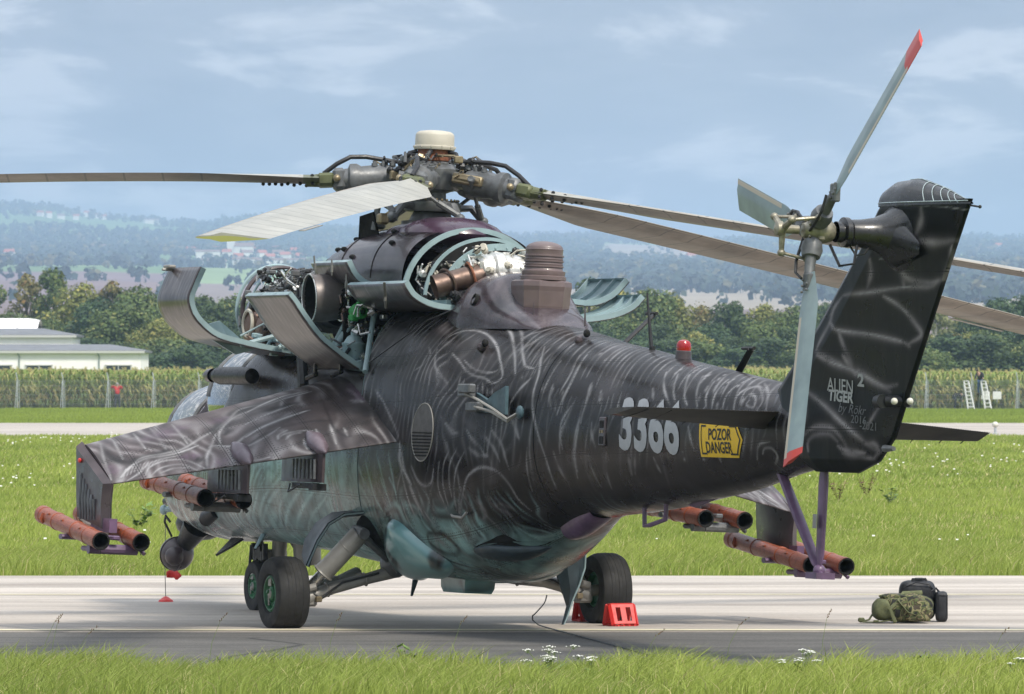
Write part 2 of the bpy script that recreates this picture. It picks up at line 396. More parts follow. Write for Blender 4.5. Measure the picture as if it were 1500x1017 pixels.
for i, (px, py, w_) in enumerate(((160, 985, 'leftmost blue flower of the near verge'), (420, 1000, 'blue flower below the left main wheel'), (733, 1000, 'blue flower in the verge left of the big white clump'), (933, 990, 'blue flower just below the white pair'), (953, 988, 'blue flower right beside its twin under the wheel chock'), (1270, 1000, 'blue flower in the verge below the field bags'), (705, 1006, 'lowest blue flower in the middle of the verge'), (1480, 998, 'blue flower nearest the right edge of the verge'))):
    x, y = (px-750)/10000*49.6, 49.6
    r = empty('cornflower', (x, y, 0)); tag(r, w_, 'flower', 'wild flowers in the near verge')
    h = 2.22-(py-550)*49.6/10000+.05
    m = MB().tube([(0, 0, 0), (.01, 0, h*.6), (0, 0, h)], .0018, 5); m.build('stem', M_stem, r)
    m = MB()
    for k in range(9):
        a = k*.698; d = Vector((math.cos(a), math.sin(a), .35)); q = Vector((-d.y, d.x, 0))*.006
        m.add([(0, 0, h), Vector((0, 0, h))+d*.012+q, Vector((0, 0, h))+d*.02, Vector((0, 0, h))+d*.012-q], [(0, 1, 2, 3)])
    m.build('petals', M_blue, r)
def herb(name, x, y, h, n, label, dry=False):
    R = random.Random(int(x*77+n)); r = empty(name, (x, y, 0)); tag(r, label, 'plant')
    st = MB(); lf = MB(); k_ = 1
    for k in range(n):
        a = R.uniform(0, 6.28); L = h*R.uniform(.6, 1); d = Vector((math.cos(a)*.5, math.sin(a)*.3, 1)); top = d.normalized()*L
        st.tube([(0, 0, 0), top*.5, top], .003, 5)
        for q in range(7):
            b = top*R.uniform(.2, 1); a2 = R.uniform(0, 6.28); e = Vector((math.cos(a2), math.sin(a2), R.uniform(-.2, .6))); l = h*R.uniform(.15, .4)*(.5 if dry else 1); s_ = Vector((-e.y, e.x, .1))*l*.28
            lf.add([b, b+e*l*.4+s_, b+e*l, b+e*l*.4-s_], [(0, 1, 2, 3)])
    st.build('stem', M_brown if dry else M_stem, r); lf.build('leaf', M_brown if dry else M_herb, r)
herb('dock_plant', *(-5.287, 97.000, -0.059)[:2], .45, 9, 'large leafy weed in the grass right of the left missile tubes')
herb('dock_plant', *(5.736, 120.000, 0.060)[:2], .5, 8, 'dry brown weed in the meadow right of the tail strut', True)
herb('dock_plant', *(6.448, 124.000, 0.087)[:2], .5, 9, 'broad brown weed right of the dry weed beyond the tail', True)
herb('dock_plant', *(6.415, 116.000, 0.039)[:2], .35, 7, 'low green weed in the meadow, rightmost of the three behind the tail')
herb('verge_herb', *(-1.625, 50.000, 0.045)[:2], .2, 8, 'leafy green herb in the verge below the left wheel')
herb('verge_herb', *(-0.759, 50.600, 0.120)[:2], .24, 7, 'bushy green herb at the asphalt edge under the belly')
herb('verge_herb', *(3.012, 50.200, 0.036)[:2], .2, 8, 'leafy herb in the verge under the rucksack')
m = MB(); R = random.Random(5)
for i, px in enumerate((60, 110, 75, 480, 1200, 1060, 1450, 940, 660, 305)):
    x = (px-750)/10000*51; b = Vector((x, 51+R.uniform(-.3, .2), 0)); L = R.uniform(.3, .5); lx = R.uniform(.05, .2)
    pts = [b, b+Vector((lx*.2, 0, L*.5)), b+Vector((lx*.6, 0, L*.85)), b+Vector((lx, 0, L))]
    st = MB().tube(pts, [.002, .0016, .0012, .0008], 4)
    for k in range(7):
        p = pts[2].lerp(pts[3], k/7); st.ell(p+Vector((R.uniform(-.008, .008), 0, R.uniform(-.005, .005))), (.004, .004, .009), 5, 2, mi=1)
    WH = {60: 'leftmost tall seeding grass stalk', 75: 'seeding stalk just right of the leftmost one', 110: 'third seeding stalk from the left edge', 305: 'lone seeding stalk left of the left main wheel', 480: 'seeding stalk below the main shock strut', 660: 'seeding stalk under the belly', 940: 'seeding stalk right of the wheel chock', 1060: 'seeding stalk left of the tail strut', 1200: 'seeding stalk left of the rucksack', 1450: 'rightmost seeding grass stalk'}[px]
    o = st.build('grass_stalk', [M_stem, M_brown]); tag(o, WH+' at the asphalt edge', 'grass stalk', 'seeding stalks at the asphalt edge')

# ------------------------------------------------------------ perimeter fence, corn
M_galv = simple('galvanised_post', (.45, .48, .5), .45, .3, var=.15)
M = Mat('chain_link_wire', (.3, .32, .33), .5, .5)
M_wire = M.m
FY = 446.
fence = empty('perimeter_fence', (0, FY, 0)); tag(fence, 'long wire mesh fence on paired grey posts before the corn', 'fence')
post = None; x0 = (92-750)/10000*FY; k = -8
while True:
    x = x0+k*2.97; k += 1
    if x > 42: break
    if post is None:
        m = MB(); m.tube([(0, 0, 0), (0, 0, 1.95), (-.02, 0, 2.1), (-.09, 0, 2.42)], .035, 6); m.tube([(.12, .3, 0), (.1, .05, 1.9)], .03, 6)
        m.tube([(-.14, -.25, 0), (-.03, 0, 1.9)], .02, 5)
        post = m.build('fence_post', M_galv, fence)
        post.location = (x, 0, 0)
    else:
        c = post.copy(); COL.objects.link(c); c.parent = fence; c.location = (x, 0, 0)
m = MB()
for z in (.05, .35, .65, .95, 1.25, 1.55, 1.85, 1.95, 2.1, 2.25): m.box((0, 0, z), (100, .012, .012))
o = m.build('line_wire', M_wire, fence, smooth=False)
n = 700; V = []; Fc = []
xs = np.linspace(-48, 48, n)
for sgn in (1, -1):
    a = np.c_[xs, np.zeros(n), np.full(n, .05)]; b = a+np.array([sgn*.9, .0, 1.85])
    base = len(V)*0
    q = np.stack([a, a+[.012, 0, 0], b+[.012, 0, 0], b], 1).reshape(-1, 3); V.append(q)
V = np.vstack(V); o = npmesh('wire_mesh', V, np.arange(len(V)).reshape(-1, 4), M_wire, fence); tag(o, kind='stuff')

def corn():
    R = np.random.RandomState(9); Vb = []; Fb = []; Cb = []
    def plant(seed):
        r = np.random.RandomState(seed); v = []; f = []; c = []
        def strip(p, w_, col):
            o = len(v)
            for q in p: v.append((q[0]-w_*q[3], q[1], q[2])); v.append((q[0]+w_*q[3], q[1]+.02, q[2])); c.append(col); c.append(col)
            for i in range(len(p)-1): f.append((o+2*i, o+2*i+1, o+2*i+3, o+2*i+2))
        H = 2.2+.3*r.rand()
        strip([(0, 0, 0, 1), (0, 0, H, .6)], .03, (.18, .19, .06))
        for k in range(13):
            z = .3+k*.16; a = r.rand()*6.28; L = .45+.35*r.rand(); dx, dy = np.cos(a), np.sin(a)*.7
            top = (z > 1.35)
            col = (.15, .20, .045) if top else ((.19, .16, .06) if r.rand() < .5 else (.09, .13, .035))
            if z > 1.0 and r.rand() < .3: col = (.3, .28, .1)
            strip([(0, 0, z, .5), (dx*L*.4, dy*L*.4, z+.28, 1), (dx*L*.8, dy*L*.8, z+.2, .8), (dx*L, dy*L, z-.1, .1)], .05, col)
        for k in range(5):
            a = r.rand()*6.28; strip([(0, 0, H-.05, 1), (np.cos(a)*.1, np.sin(a)*.1, H+.22, .4)], .014, (.30, .27, .12))
        return np.array(v), np.array(f), np.array(c)
    variants = [plant(s) for s in range(6)]; off = 0
    rows = [448.2+.75*i for i in range(9)]+[456+2.5*i for i in range(10)]
    for ri, y in enumerate(rows):
        n = 560 if ri < 3 else (430 if ri < 9 else 300)
        xs = (R.rand(n)*2-1)*(y*.0755+5)
        if ri > 8: pass
        for v_, f_, c_ in variants:
            kk = R.rand(n) < 1/6
            X = xs[kk]; 
            if not len(X): continue
            s = .86+.2*R.rand(len(X)); vn = 1.05+.8*vnoise(np.c_[X*.35, np.full(len(X), y)], 2, 3)
            s = s*(.92+.12*vnoise(np.c_[X*.08, np.full(len(X), y*.1)], 6, 2))
            vv = v_[None]*s[:, None, None]+np.c_[X, y+.2*R.randn(len(X)), 0*X][:, None]
            cc = c_[None]*vn[:, None, None]
            Vb.append(vv.reshape(-1, 3)); Cb.append(cc.reshape(-1, 3)); Fb.append((f_[None]+(np.arange(len(X))*len(v_))[:, None, None]).reshape(-1, 4)+off); off += len(X)*len(v_)
    o = npmesh('corn_field', np.vstack(Vb), np.vstack(Fb), M_corn, col=np.vstack(Cb)); tag(o, kind='stuff')
corn()
o = sheet('corn_canopy', -60, 60, 482, 600, 2.2, simple('corn_tops', (.3, .28, .1), .9, var=.4, scale=2)); tag(o, kind='stuff')

# ------------------------------------------------------------ trees beyond the corn
M_bark = simple('bark', (.09, .07, .05), .9, var=.4, bump=.6); M_birch = simple('pale_bark', (.5, .48, .42), .8, var=.3)
def tree_proto(seed, H, Wd, pal, dens=1., kind='round', pale=False, name='broadleaf_tree'):
    r = np.random.RandomState(seed); rr = random.Random(seed)
    root = empty(name)
    tr = MB(); tr.tube([(0, 0, -.2), (.05, 0, H*.3), (.1*rr.uniform(-1, 1), .1, H*.62), (0, 0, H*.9)], [H*.022, H*.017, H*.01, .03], 7)
    lobes = []
    nl = {'round': 15, 'tall': 12, 'sparse': 15}[kind]
    for i in range(nl):
        t = (i+.5)/nl; z = H*(.2+.72*t) if kind != 'round' else H*(.22+.66*t)
        wid = Wd*(.30+.75*math.sin(math.pi*min(1, t*.75+.22)))*(.5 if kind == 'tall' else .62)
        a = i*2.4+rr.uniform(-.5, .5); d = wid*rr.uniform(.35, .8)
        p = np.array([d*math.cos(a), d*math.sin(a), z]); s = Wd*rr.uniform(.2, .32)*(1.15 if kind == 'round' else .8)*(1-.35*t)
        lobes.append((p, s)); tr.tube([(0, 0, z*.62), (p[0]*.5, p[1]*.5, z*.85), tuple(p)], [H*.007, H*.005, .02], 5)
    lobes.append((np.array([0, 0, H*.9]), Wd*.16))
    V = []; C = []
    for p, s in lobes:
        n = int(290*dens*(s/1.3)**1.6)+30
        d = r.randn(n, 3); d /= np.linalg.norm(d, axis=1)[:, None]; rad_ = s*(.55+.5*r.rand(n)**.6)
        q = p+d*rad_[:, None]*np.array([1, 1, .82]); q += r.randn(n, 3)*.12*s
        nrm = d+r.randn(n, 3)*.55+np.array([0, 0, .35]); nrm /= np.linalg.norm(nrm, axis=1)[:, None]
        u = np.cross(nrm, r.randn(n, 3)); u /= np.linalg.norm(u, axis=1)[:, None]; v = np.cross(nrm, u)
        sz = (.12+.16*r.rand(n))[:, None]
        V.append(np.stack([q-u*sz, q-v*sz*.6+u*.1*sz, q+u*sz, q+v*sz*.6], 1).reshape(-1, 3))
        g = rr.random(); c = np.array(pal[0])*(1-g)+np.array(pal[1])*g
        cc = c[None]*(.6+.55*r.rand(n))[:, None]
        if len(pal) > 2: k = r.rand(n) < .12; cc[k] = np.array(pal[2])
        C.append(np.repeat(cc, 4, 0))
    V = np.vstack(V); C = np.vstack(C)
    tr.build('trunk', M_birch if pale else M_bark, root)
    npmesh('crown', V, np.arange(len(V)).reshape(-1, 4), M_leaf, root, col=C); return root
DG = [(.05, .085, .03), (.085, .125, .04)]; MG = [(.085, .13, .035), (.13, .18, .05), (.22, .23, .07)]
YG = [(.19, .21, .05), (.26, .27, .07), (.36, .32, .09)]; OG = [(.19, .17, .07), (.26, .23, .09), (.32, .2, .08)]
protos = [tree_proto(1, 10, 6.5, DG, 1.4), tree_proto(2, 10, 7.5, MG, 1.4), tree_proto(3, 10, 6, DG, 1.3, 'tall'), tree_proto(4, 10, 7, YG, 1.1),
          tree_proto(5, 10, 5, OG, .8, 'sparse'), tree_proto(6, 10, 7.2, [(.045, .085, .035), (.08, .13, .045)], 1.4), tree_proto(7, 10, 4.2, [(.2, .22, .09), (.27, .28, .12)], .8, 'sparse', True), tree_proto(8, 10, 6, MG, 1.1, 'tall')]
KN = ['dark round tree', 'mid green round tree', 'dark tall tree', 'yellow green tree', 'thin rusty brown tree', 'deep green broad tree', 'slender olive tree with pale stem', 'tall light green tree']
used = set(); placed = {}; TREES = []
def place_tree(i, px, ytop, Y, wsc=1., label=None):
    z = 2.22+(550-ytop)*Y/10000; x = (px-750)/10000*Y; s = z/9.6
    o = protos[i] if i not in used else copy_tree(protos[i]); used.add(i)
    o.location = (x, Y, 0); o.scale = (s*wsc, s*wsc, s); o.rotation_euler = (0, 0, random.uniform(0, 6.28))
    placed.setdefault(i, []).append((px, Y)); side = 'left of the helicopter' if px < 500 else ('between the rotor head and the tail' if px < 1200 else 'right of the tail fin')
    row = 'low front row' if Y < 683.5 else ('front row' if Y < 735 else 'back row')
    TREES.append((o, label, i, px, row, side))
# skyline of the belt, read as (pixel column, top) and planted at real distances
sky_l = [(-20, 408), (40, 402), (80, 398), (120, 420), (165, 412), (205, 424), (250, 432), (300, 436), (345, 438), (385, 440), (430, 445)]
sky_r = [(820, 425), (865, 412), (905, 430), (950, 428), (990, 440), (1030, 448), (1075, 446), (1120, 450), (1165, 452), (1210, 448), (1255, 455), (1300, 458), (1345, 450), (1380, 452), (1420, 455), (1460, 442), (1500, 438), (1540, 445)]
kl = [7, 4, 7, 3, 4, 1, 0, 2, 1, 0, 5]; kr = [7, 2, 3, 1, 3, 4, 0, 3, 1, 0, 4, 5, 6, 6, 3, 5, 5, 0]
for (px, yt), i in zip(sky_l, kl): place_tree(i, px, yt, random.uniform(745, 775), .8 if i in (7, 4) else .95)
for (px, yt), i in zip(sky_r, kr): place_tree(i, px, yt, random.uniform(745, 775), .95)
random.seed(11)
for j, px in enumerate(range(-20, 470, 34)):
    i = [5, 1, 0, 1, 3, 5, 1, 2, 3, 1, 0, 5, 1, 0, 2][j % 15]
    place_tree(i, px+random.uniform(-8, 8), 455+random.uniform(-14, 22), random.uniform(690, 728), 1.1)
for j, px in enumerate(range(830, 1560, 36)):
    i = [0, 5, 1, 5, 0, 3, 5, 0, 1, 2, 5, 0, 1, 5, 0, 3, 4, 1, 5, 0, 5][j % 21]
    place_tree(i, px+random.uniform(-8, 8), 474+random.uniform(-12, 22), random.uniform(690, 728), 1.15)
for j, px in enumerate(range(470, 830, 45)):
    place_tree([0, 1, 5, 1][j % 4], px, 440+random.uniform(-10, 20), random.uniform(700, 760), 1.1)
for j, px in enumerate(list(range(-30, 480, 52))+list(range(820, 1560, 52))):
    place_tree([5, 0, 1][j % 3], px+random.uniform(-10, 10), 500+random.uniform(-8, 10), random.uniform(672, 682), 1.9)
place_tree(6, 1372, 455, 686, 1.0, 'slender pale stemmed tree standing out before the belt right of the fin')
place_tree(3, 1415, 492, 684, .9, 'low bright yellow green tree just right of the pale stemmed tree')
place_tree(3, 235, 470, 684, .95, 'yellow green tree at the front of the belt, right of the white sheds')

ORD = ['leftmost', 'second', 'third', 'fourth', 'fifth', 'sixth', 'seventh', 'eighth', 'ninth', 'tenth', 'eleventh', 'twelfth']
SD = {'left of the helicopter': 'left of the helicopter', 'between the rotor head and the tail': 'above the tail boom', 'right of the tail fin': 'right of the fin'}
for o, label, i, px, row, side in TREES:
    same = sorted(t[3] for t in TREES if t[1] is None and t[2] == i and t[4] == row and t[5] == side)
    if label is None:
        k = same.index(px); label = '%s, %s of its kind, %s %s' % (KN[i], ORD[k] if len(same) > 1 else 'only one', row, SD[side])
    tag(o, label, 'tree', 'trees of the belt beyond the corn')
# ------------------------------------------------------------ white sheds on the left
M_wall = simple('white_wall', (.9, .87, .88), .8, var=.06, scale=.6); M_roof = simple('grey_roof', (.15, .155, .17), .6, var=.15, scale=.5)
M_glassd = simple('dark_window_glass', (.03, .04, .045), .15, var=.2); M_pipe = simple('downpipe', (.2, .26, .24), .5); M_fascia = simple('fascia', (.5, .5, .48), .6, var=.08)
def shed(name, xr, Y, eave, ridge, L, D, label, windows, pipes=()):
    r = empty(name, (xr, Y, 0)); tag(r, label, 'building')
    MB().box((-L/2, D/2, eave/2), (L, D, eave)).build('wall', M_wall, r, smooth=False)
    m = MB(); h = ridge-eave; ov = .35
    m.plate([(ov, -ov, eave-.02), (ov, D+ov, eave-.02), (-2.6, D*.5, ridge)], (-.001, 0, 0)) if False else None
    m.add([(ov, -ov, eave+.1), (ov, D+ov, eave+.1), (-3.2, D*.5, ridge), (-L-ov, -ov, eave+.1), (-L-ov, D+ov, eave+.1), (-L, D*.5, ridge), (ov, -ov, eave-.12), (-L-ov, -ov, eave-.12), (ov, D+ov, eave-.12), (-L-ov, D+ov, eave-.12)],
          [(0, 2, 5, 3), (0, 1, 2), (1, 4, 5, 2), (3, 5, 4), (0, 3, 7, 6), (1, 0, 6, 8), (4, 1, 8, 9), (3, 4, 9, 7), (6, 7, 9, 8)])
    m.build('roof', M_roof, r, smooth=False)
    MB().box((-L/2, -.4, eave-.05), (L+.8, .08, .22)).build('fascia', M_fascia, r, smooth=False)
    for (a, b, z0, z1) in windows:
        f = MB(); c = (a+b)/2; wd = abs(b-a); hh = z1-z0
        f.box((c, -.05, z1), (wd+.2, .12, .1)); f.box((c, -.05, z0), (wd+.2, .16, .1)); f.box((a, -.05, (z0+z1)/2), (.1, .12, hh)); f.box((b, -.05, (z0+z1)/2), (.1, .12, hh))
        n = max(2, int(wd/.9))
        for i in range(1, n): f.box((a+(b-a)*i/n, -.045, (z0+z1)/2), (.07, .1, hh-.1))
        fo = f.build('window', M_fascia, r, smooth=False)
        MB().box((c, -.01, (z0+z1)/2), (wd-.1, .03, hh-.1)).build('pane', M_glassd, fo, smooth=False)
    for x in pipes: MB().tube([(x, -.38, eave-.15), (x+.15, -.1, eave-.5), (x+.15, -.1, 0)], .06, 6).build('downpipe', M_pipe, r)
    return r
YB = 640.; u = YB/10000
shed('long_white_shed', (206-750)*u, YB, 2.22+35*u, 2.22+46*u, 60, 14, 'long low white shed with grey roof and strip windows behind the corn',
     [((155-206)*u, (192-206)*u, 1.7, 2.22+15*u), ((38-206)*u, (76-206)*u, 1.7, 2.22+15*u), ((-25-206)*u, (17-206)*u, 1.7, 2.22+15*u), ((-140-206)*u, (-100-206)*u, 1.7, 2.22+15*u)], [(143-206)*u, (26-206)*u])
YB2 = 664.; u2 = YB2/10000
shed('upper_white_shed', (106-750)*u2, YB2, 2.22+58*u2, 2.22+69.5*u2, 50, 12, 'taller white shed with grey roof rising behind the long low shed', [])
hr = empty('arched_white_hall', ((54-750)*.0684, 684, 0)); tag(hr, 'white hall with a curved ribbed roof, rearmost of the sheds', 'building')
MB().box((-15, 5, 3), (30, 10, 6)).build('wall', M_wall, hr, smooth=False)
m = MB(); zb = 6.0; zt = 2.22+84*.0684
rings = []
for x, q in ((0, .9), (-.6, .97), (-1.2, 1), (-30, 1)):
    rings.append([(x, 5-5.2*math.cos(t)*q, zb+(zt-zb)*math.sin(t)*q) for t in [math.pi*k/12 for k in range(13)]])
m.loft(rings, False, False); m.build('curved_roof', M_wall, hr)
for k in range(9): MB().tube([(-2-k*3, 5-5.22*math.cos(t), zb+(zt-zb)*math.sin(t)+.02) for t in [math.pi*j/12 for j in range(13)]], .06, 4).build('roof_rib', M_fascia, hr)

# ------------------------------------------------------------ hills
def ridge_y(px):
    xs = [-2000, -300, 0, 60, 100, 150, 200, 250, 300, 330, 370, 410, 450, 500, 560, 640, 700, 760, 830, 870, 905, 960, 1000, 1040, 1100, 1200, 1300, 1400, 1450, 1500, 1800, 3000]
    ys = [310, 305, 301, 302, 311, 317, 320, 325, 329, 322, 316, 322, 333, 336, 334, 338, 344, 347, 347, 345, 350, 356, 360, 357, 352, 352, 350, 350, 348, 351, 350, 345]
    return np.interp(px, xs, ys)
YS = np.array([1150, 1900, 3000, 4000, 5200, 6300, 7500, 8800, 10200, 11600, 13500.])
def prof(px):   # photo row reached by the ground at each distance; turned into true height below
    r = ridge_y(px); L = np.clip((650-px)/500, 0, 1)
    a = [505, 478, 446-8*L, 428-14*L, 406-10*L, 390-6*L, 378-8*L, 366-18*L, 0, 0, 0]
    a[8] = r*.55+.45*(362-18*L); a[9] = r; a[10] = r+5
    return np.array(a)
nx, ny = 620, 240; YY = np.geomspace(1150, 13500, ny); AX = np.linspace(-.26, .26, nx)
V = np.zeros((ny, nx, 3))
for i, ax in enumerate(AX):
    px = 750+ax*10000; p = prof(px); hgt = 2.22+(550-p)*YS/10000; hgt[0] = -.5
    V[:, i, 0] = ax*YY; V[:, i, 1] = YY; V[:, i, 2] = np.interp(YY, YS, hgt)
# soften along the slope
for _ in range(3): V[1:-1, :, 2] = (V[:-2, :, 2]+2*V[1:-1, :, 2]+V[2:, :, 2])/4
V[:, :, 2] += ((vnoise(V.reshape(-1, 3)[:, :2]*.0015, 4, 4)-.5)*16).reshape(ny, nx)*np.clip((YY-1800)/4000, 0, 1)[:, None]
HV = V.copy()
idx = np.arange(ny*nx).reshape(ny, nx); F = np.stack([idx[:-1, :-1], idx[:-1, 1:], idx[1:, 1:], idx[1:, :-1]], -1).reshape(-1, 4)
M = Mat('hill_fields', (.2, .2, .1), .95, spec=.1)
at = M.n('ShaderNodeAttribute', attribute_name='Col')
M.color(M.mix(.45, at.outputs['Color'], M.ramp(M.noise(.012, 6, .6, stretch=(1, .4, 1)), (.3, (.3, .3, .3)), (.7, (.7, .7, .7))), 'OVERLAY'))
def jit(x, y, s_=.0016, a=1.): return (vnoise(np.c_[x*s_, y*s_*.6], 41, 3)-.5)*a
def fields(x, y):
    px = 750+10000*x/y+jit(x, y, .002, 60); Y = np.interp(y+jit(x, y, .0013, 800), YS, [1150, 1500, 2000, 2600, 3300, 4000, 4800, 5600, 6500, 7400, 8600.])
    GN, PL, TN, LG, BR = (.13, .21, .08), (.19, .135, .125), (.30, .26, .20), (.21, .29, .12), (.21, .17, .15)
    C = np.zeros((len(x), 3)); C[:] = GN
    def put(c, m): C[m] = c
    L = px < 620
    put(PL, L & (Y < 3050)); put(BR, L & (Y < 3050) & (px > 250) & (Y < 2500)); put(LG, L & (Y > 2750) & (Y < 3300) & (px > 275)); put(LG, L & (Y > 3200) & (Y < 3750) & (px < 190))
    put(GN, L & (Y > 3300) & (px > 190)); put(LG, L & (Y > 3750) & (Y < 4050) & (px < 90))
    Rr = ~L; put(TN, Rr & (Y < 2750)); put(PL, Rr & (Y < 1850)); put(GN, Rr & (Y > 2750)); put(LG, Rr & (Y > 3700) & (Y < 4300) & (px > 980) & (px < 1110))
    put(TN, Rr & (Y > 4500) & (Y < 6400) & (px > 880) & (px < 1060)); put(LG, Rr & (Y > 4500) & (Y < 5000) & (px > 1020) & (px < 1200)); put(BR, Rr & (Y > 6200) & (px < 870)); put(LG, Rr & (Y > 4700) & (Y < 5400) & (px > 1300) & (px < 1480)); put(TN, Rr & (Y > 5600) & (Y < 6300) & (px > 1120) & (px < 1300))
    return C, px, Y
HC = fields(HV.reshape(-1, 3)[:, 0], HV.reshape(-1, 3)[:, 1])[0]
o = npmesh('hills', HV.reshape(-1, 3), F, M.m, smooth=True, col=HC); tag(o, kind='structure')
def hz(x, y):
    ax = x/y; i = np.clip((ax-AX[0])/(AX[1]-AX[0]), 0, nx-1.001); j = np.interp(y, YY, np.arange(ny)); i0 = i.astype(int); j0 = np.minimum(j.astype(int), ny-2); fi = i-i0; fj = j-j0
    Z = HV[:, :, 2]; return (Z[j0, i0]*(1-fi)*(1-fj)+Z[j0, i0+1]*fi*(1-fj)+Z[j0+1, i0]*(1-fi)*fj+Z[j0+1, i0+1]*fi*fj)
def far_woods():
    R = np.random.RandomState(12); n = 80000
    ax = (R.rand(n)*2-1)*.115; y = 2000*np.exp(R.rand(n)**.85*np.log(11800/2000)); x = ax*y
    f = vnoise(np.c_[x*.0026, y*.0011], 31, 4); C_, px, Y = fields(x, y); L = px < 620
    p = np.where(L, np.where(Y < 3150, .002, np.where(Y < 4350, .10+.5*(f > .58), .95*(f > .30))), np.where(Y < 2750, .002, np.where(Y < 4450, .97*(f > .30), .9*(f > .40))))
    p = np.where((C_[:, 0] > .25), np.where(f > .66, .25, .008), p)
    line = np.abs(((y+.35*x)/1100) % 1-.5) < .016; p = np.where(line & (Y > 2000), np.maximum(p, .3), p)
    k = (R.rand(n) < p) & (R.rand(n) < .62); x, y = x[k], y[k]; n = len(x); z = hz(x, y); s_ = 5.5+5*R.rand(n)**1.5
    m = 15; d = R.randn(n, m, 3); d /= np.linalg.norm(d, axis=2)[..., None]; c0 = d*(.5+.5*R.rand(n, m, 1))*np.array([.55, .55, .62])+np.array([0, 0, .62])
    nr = d+R.randn(n, m, 3)*.4+np.array([0, -.3, .4]); nr /= np.linalg.norm(nr, axis=2)[..., None]; u = np.cross(nr, R.randn(n, m, 3)); u /= np.linalg.norm(u, axis=2)[..., None]; v = np.cross(nr, u); q = (.17+.15*R.rand(n, m, 1))
    V = np.stack([c0-u*q, c0-v*q, c0+u*q, c0+v*q], 2)*s_[:, None, None, None]+np.c_[x, y, z-.5][:, None, None]
    c = np.array([.032, .052, .036])[None]*(.6+.9*R.rand(n))[:, None]; c[R.rand(n) < .12] = (.13, .12, .05)
    cc = np.repeat(np.repeat(c, m, 0)*(.8+.4*R.rand(n*m))[:, None], 4, 0)
    o = npmesh('distant_woods', V.reshape(-1, 3), np.arange(n*m*4).reshape(-1, 4), M_leaf, col=cc); tag(o, kind='stuff'); print('far trees', n)
far_woods()
# ------------------------------------------------------------ houses of the far villages
M_red = simple('red_tiles', (.4, .13, .08), .8, var=.2); M_brn = simple('brown_tiles', (.2, .13, .1), .8, var=.2)
M_hw = simple('house_render', (.72, .7, .66), .85, var=.08)
def house_proto(w_, d, h, r_, rm, cat):
    m = MB(); m.box((0, 0, h/2-2), (w_, d, h+4)); e = .5
    m.add([(-w_/2-e, -d/2-e, h-.2), (w_/2+e, -d/2-e, h-.2), (w_/2+e, d/2+e, h-.2), (-w_/2-e, d/2+e, h-.2), (-w_/2-e, 0, h+r_), (w_/2+e, 0, h+r_)],
          [(0, 1, 5, 4), (2, 3, 4, 5), (0, 4, 3), (1, 2, 5), (0, 3, 2, 1)], 1)
    return m.build(cat, [M_hw, rm], smooth=False)
hp = [house_proto(10, 8, 4.5, 3.2, M_red, 'village_house'), house_proto(12, 8, 4, 3, M_brn, 'village_house'), house_proto(26, 11, 5, 2, M_brn, 'farm_barn'), house_proto(9, 9, 6, 3, M_red, 'village_house')]
hs = [(15, 378, 0), (48, 368, 0), (70, 370, 1), (140, 369, 2), (4, 384, 1), (112, 322, 0), (127, 318, 3), (140, 320, 1), (152, 322, 0), (222, 328, 2), (60, 317, 0), (72, 319, 3), (90, 321, 1),
      (238, 370, 0), (262, 372, 1), (305, 378, 2), (318, 373, 0), (333, 380, 3), (350, 384, 0), (362, 378, 1), (372, 374, 0), (384, 381, 3), (396, 385, 0), (408, 378, 1), (419, 382, 0), (432, 377, 3), (441, 384, 0), (360, 390, 2), (395, 391, 2), (430, 391, 2), (312, 392, 2), (280, 374, 0), (293, 370, 1), (405, 371, 0), (380, 369, 1),
      (985, 386, 2), (1012, 382, 0), (1028, 382, 1), (1272, 383, 0), (1004, 378, 3), (836, 395, 0), (1440, 371, 1), (1462, 366, 0), (890, 400, 1), (1082, 398, 0)]
hu = set(); HL = []
for j, (px, py, i) in enumerate(hs):
    cand = np.linspace(2200, 11500, 600); ax = (px-750)/10000; zz = hz(ax*cand, cand); yy_ = 550-(zz-2.22)/cand*10000
    q = int(np.argmin(np.where(np.minimum.accumulate(yy_) >= yy_-.3, np.abs(yy_-py), 99))); Y = cand[q]
    o = hp[i] if i not in hu else hp[i].copy()
    if i in hu: COL.objects.link(o)
    hu.add(i); o.location = (ax*Y, Y-12, zz[q]+1.5); sc_ = 1.15; o.scale = (sc_*.8, sc_*.8, sc_*.8); o.rotation_euler = (0, 0, random.uniform(-.5, .5))
    where = 'on the left ridge' if py < 335 else ('in the valley village' if px < 480 else 'on the right hillside')
    kind_ = ['red roofed white cottage', 'brown roofed white house', 'long white farm building', 'tall red roofed white house'][i]
    if i in (2,): where = {140: 'far left above the green field', 222: 'on the skyline of the left ridge', 305: 'at the left end of the village', 360: 'below the church', 395: 'along the village foot behind the open cowl', 430: 'at the village foot, right end', 312: 'at the field edge by the raised cowl tip', 985: 'on the right hillside'}[px]
    HL.append((o, kind_, where, px, i))
for o, kind_, where, px, i in HL:
    same = sorted(h_[3] for h_ in HL if h_[1] == kind_ and h_[2] == where)
    lb_ = '%s %s' % (kind_, where) if len(same) == 1 else '%s, %s from the left, %s' % (kind_, ORD[same.index(px)].replace('leftmost', 'first'), where)
    tag(o, lb_, 'house' if i != 2 else 'barn', 'far village houses')
ax = (340-750)/10000; cand = np.linspace(2200, 11500, 600); zz = hz(ax*cand, cand); yy_ = 550-(zz-2.22)/cand*10000; q = int(np.argmin(np.abs(yy_-376))); Y = cand[q]
ch = empty('village_church', (ax*Y, Y-30, zz[q])); ch.scale = (1.3,)*3; tag(ch, 'white village church with square tower among the far houses', 'church')
MB().box((0, 0, 9), (6, 6, 22)).build('tower', M_hw, ch, smooth=False)
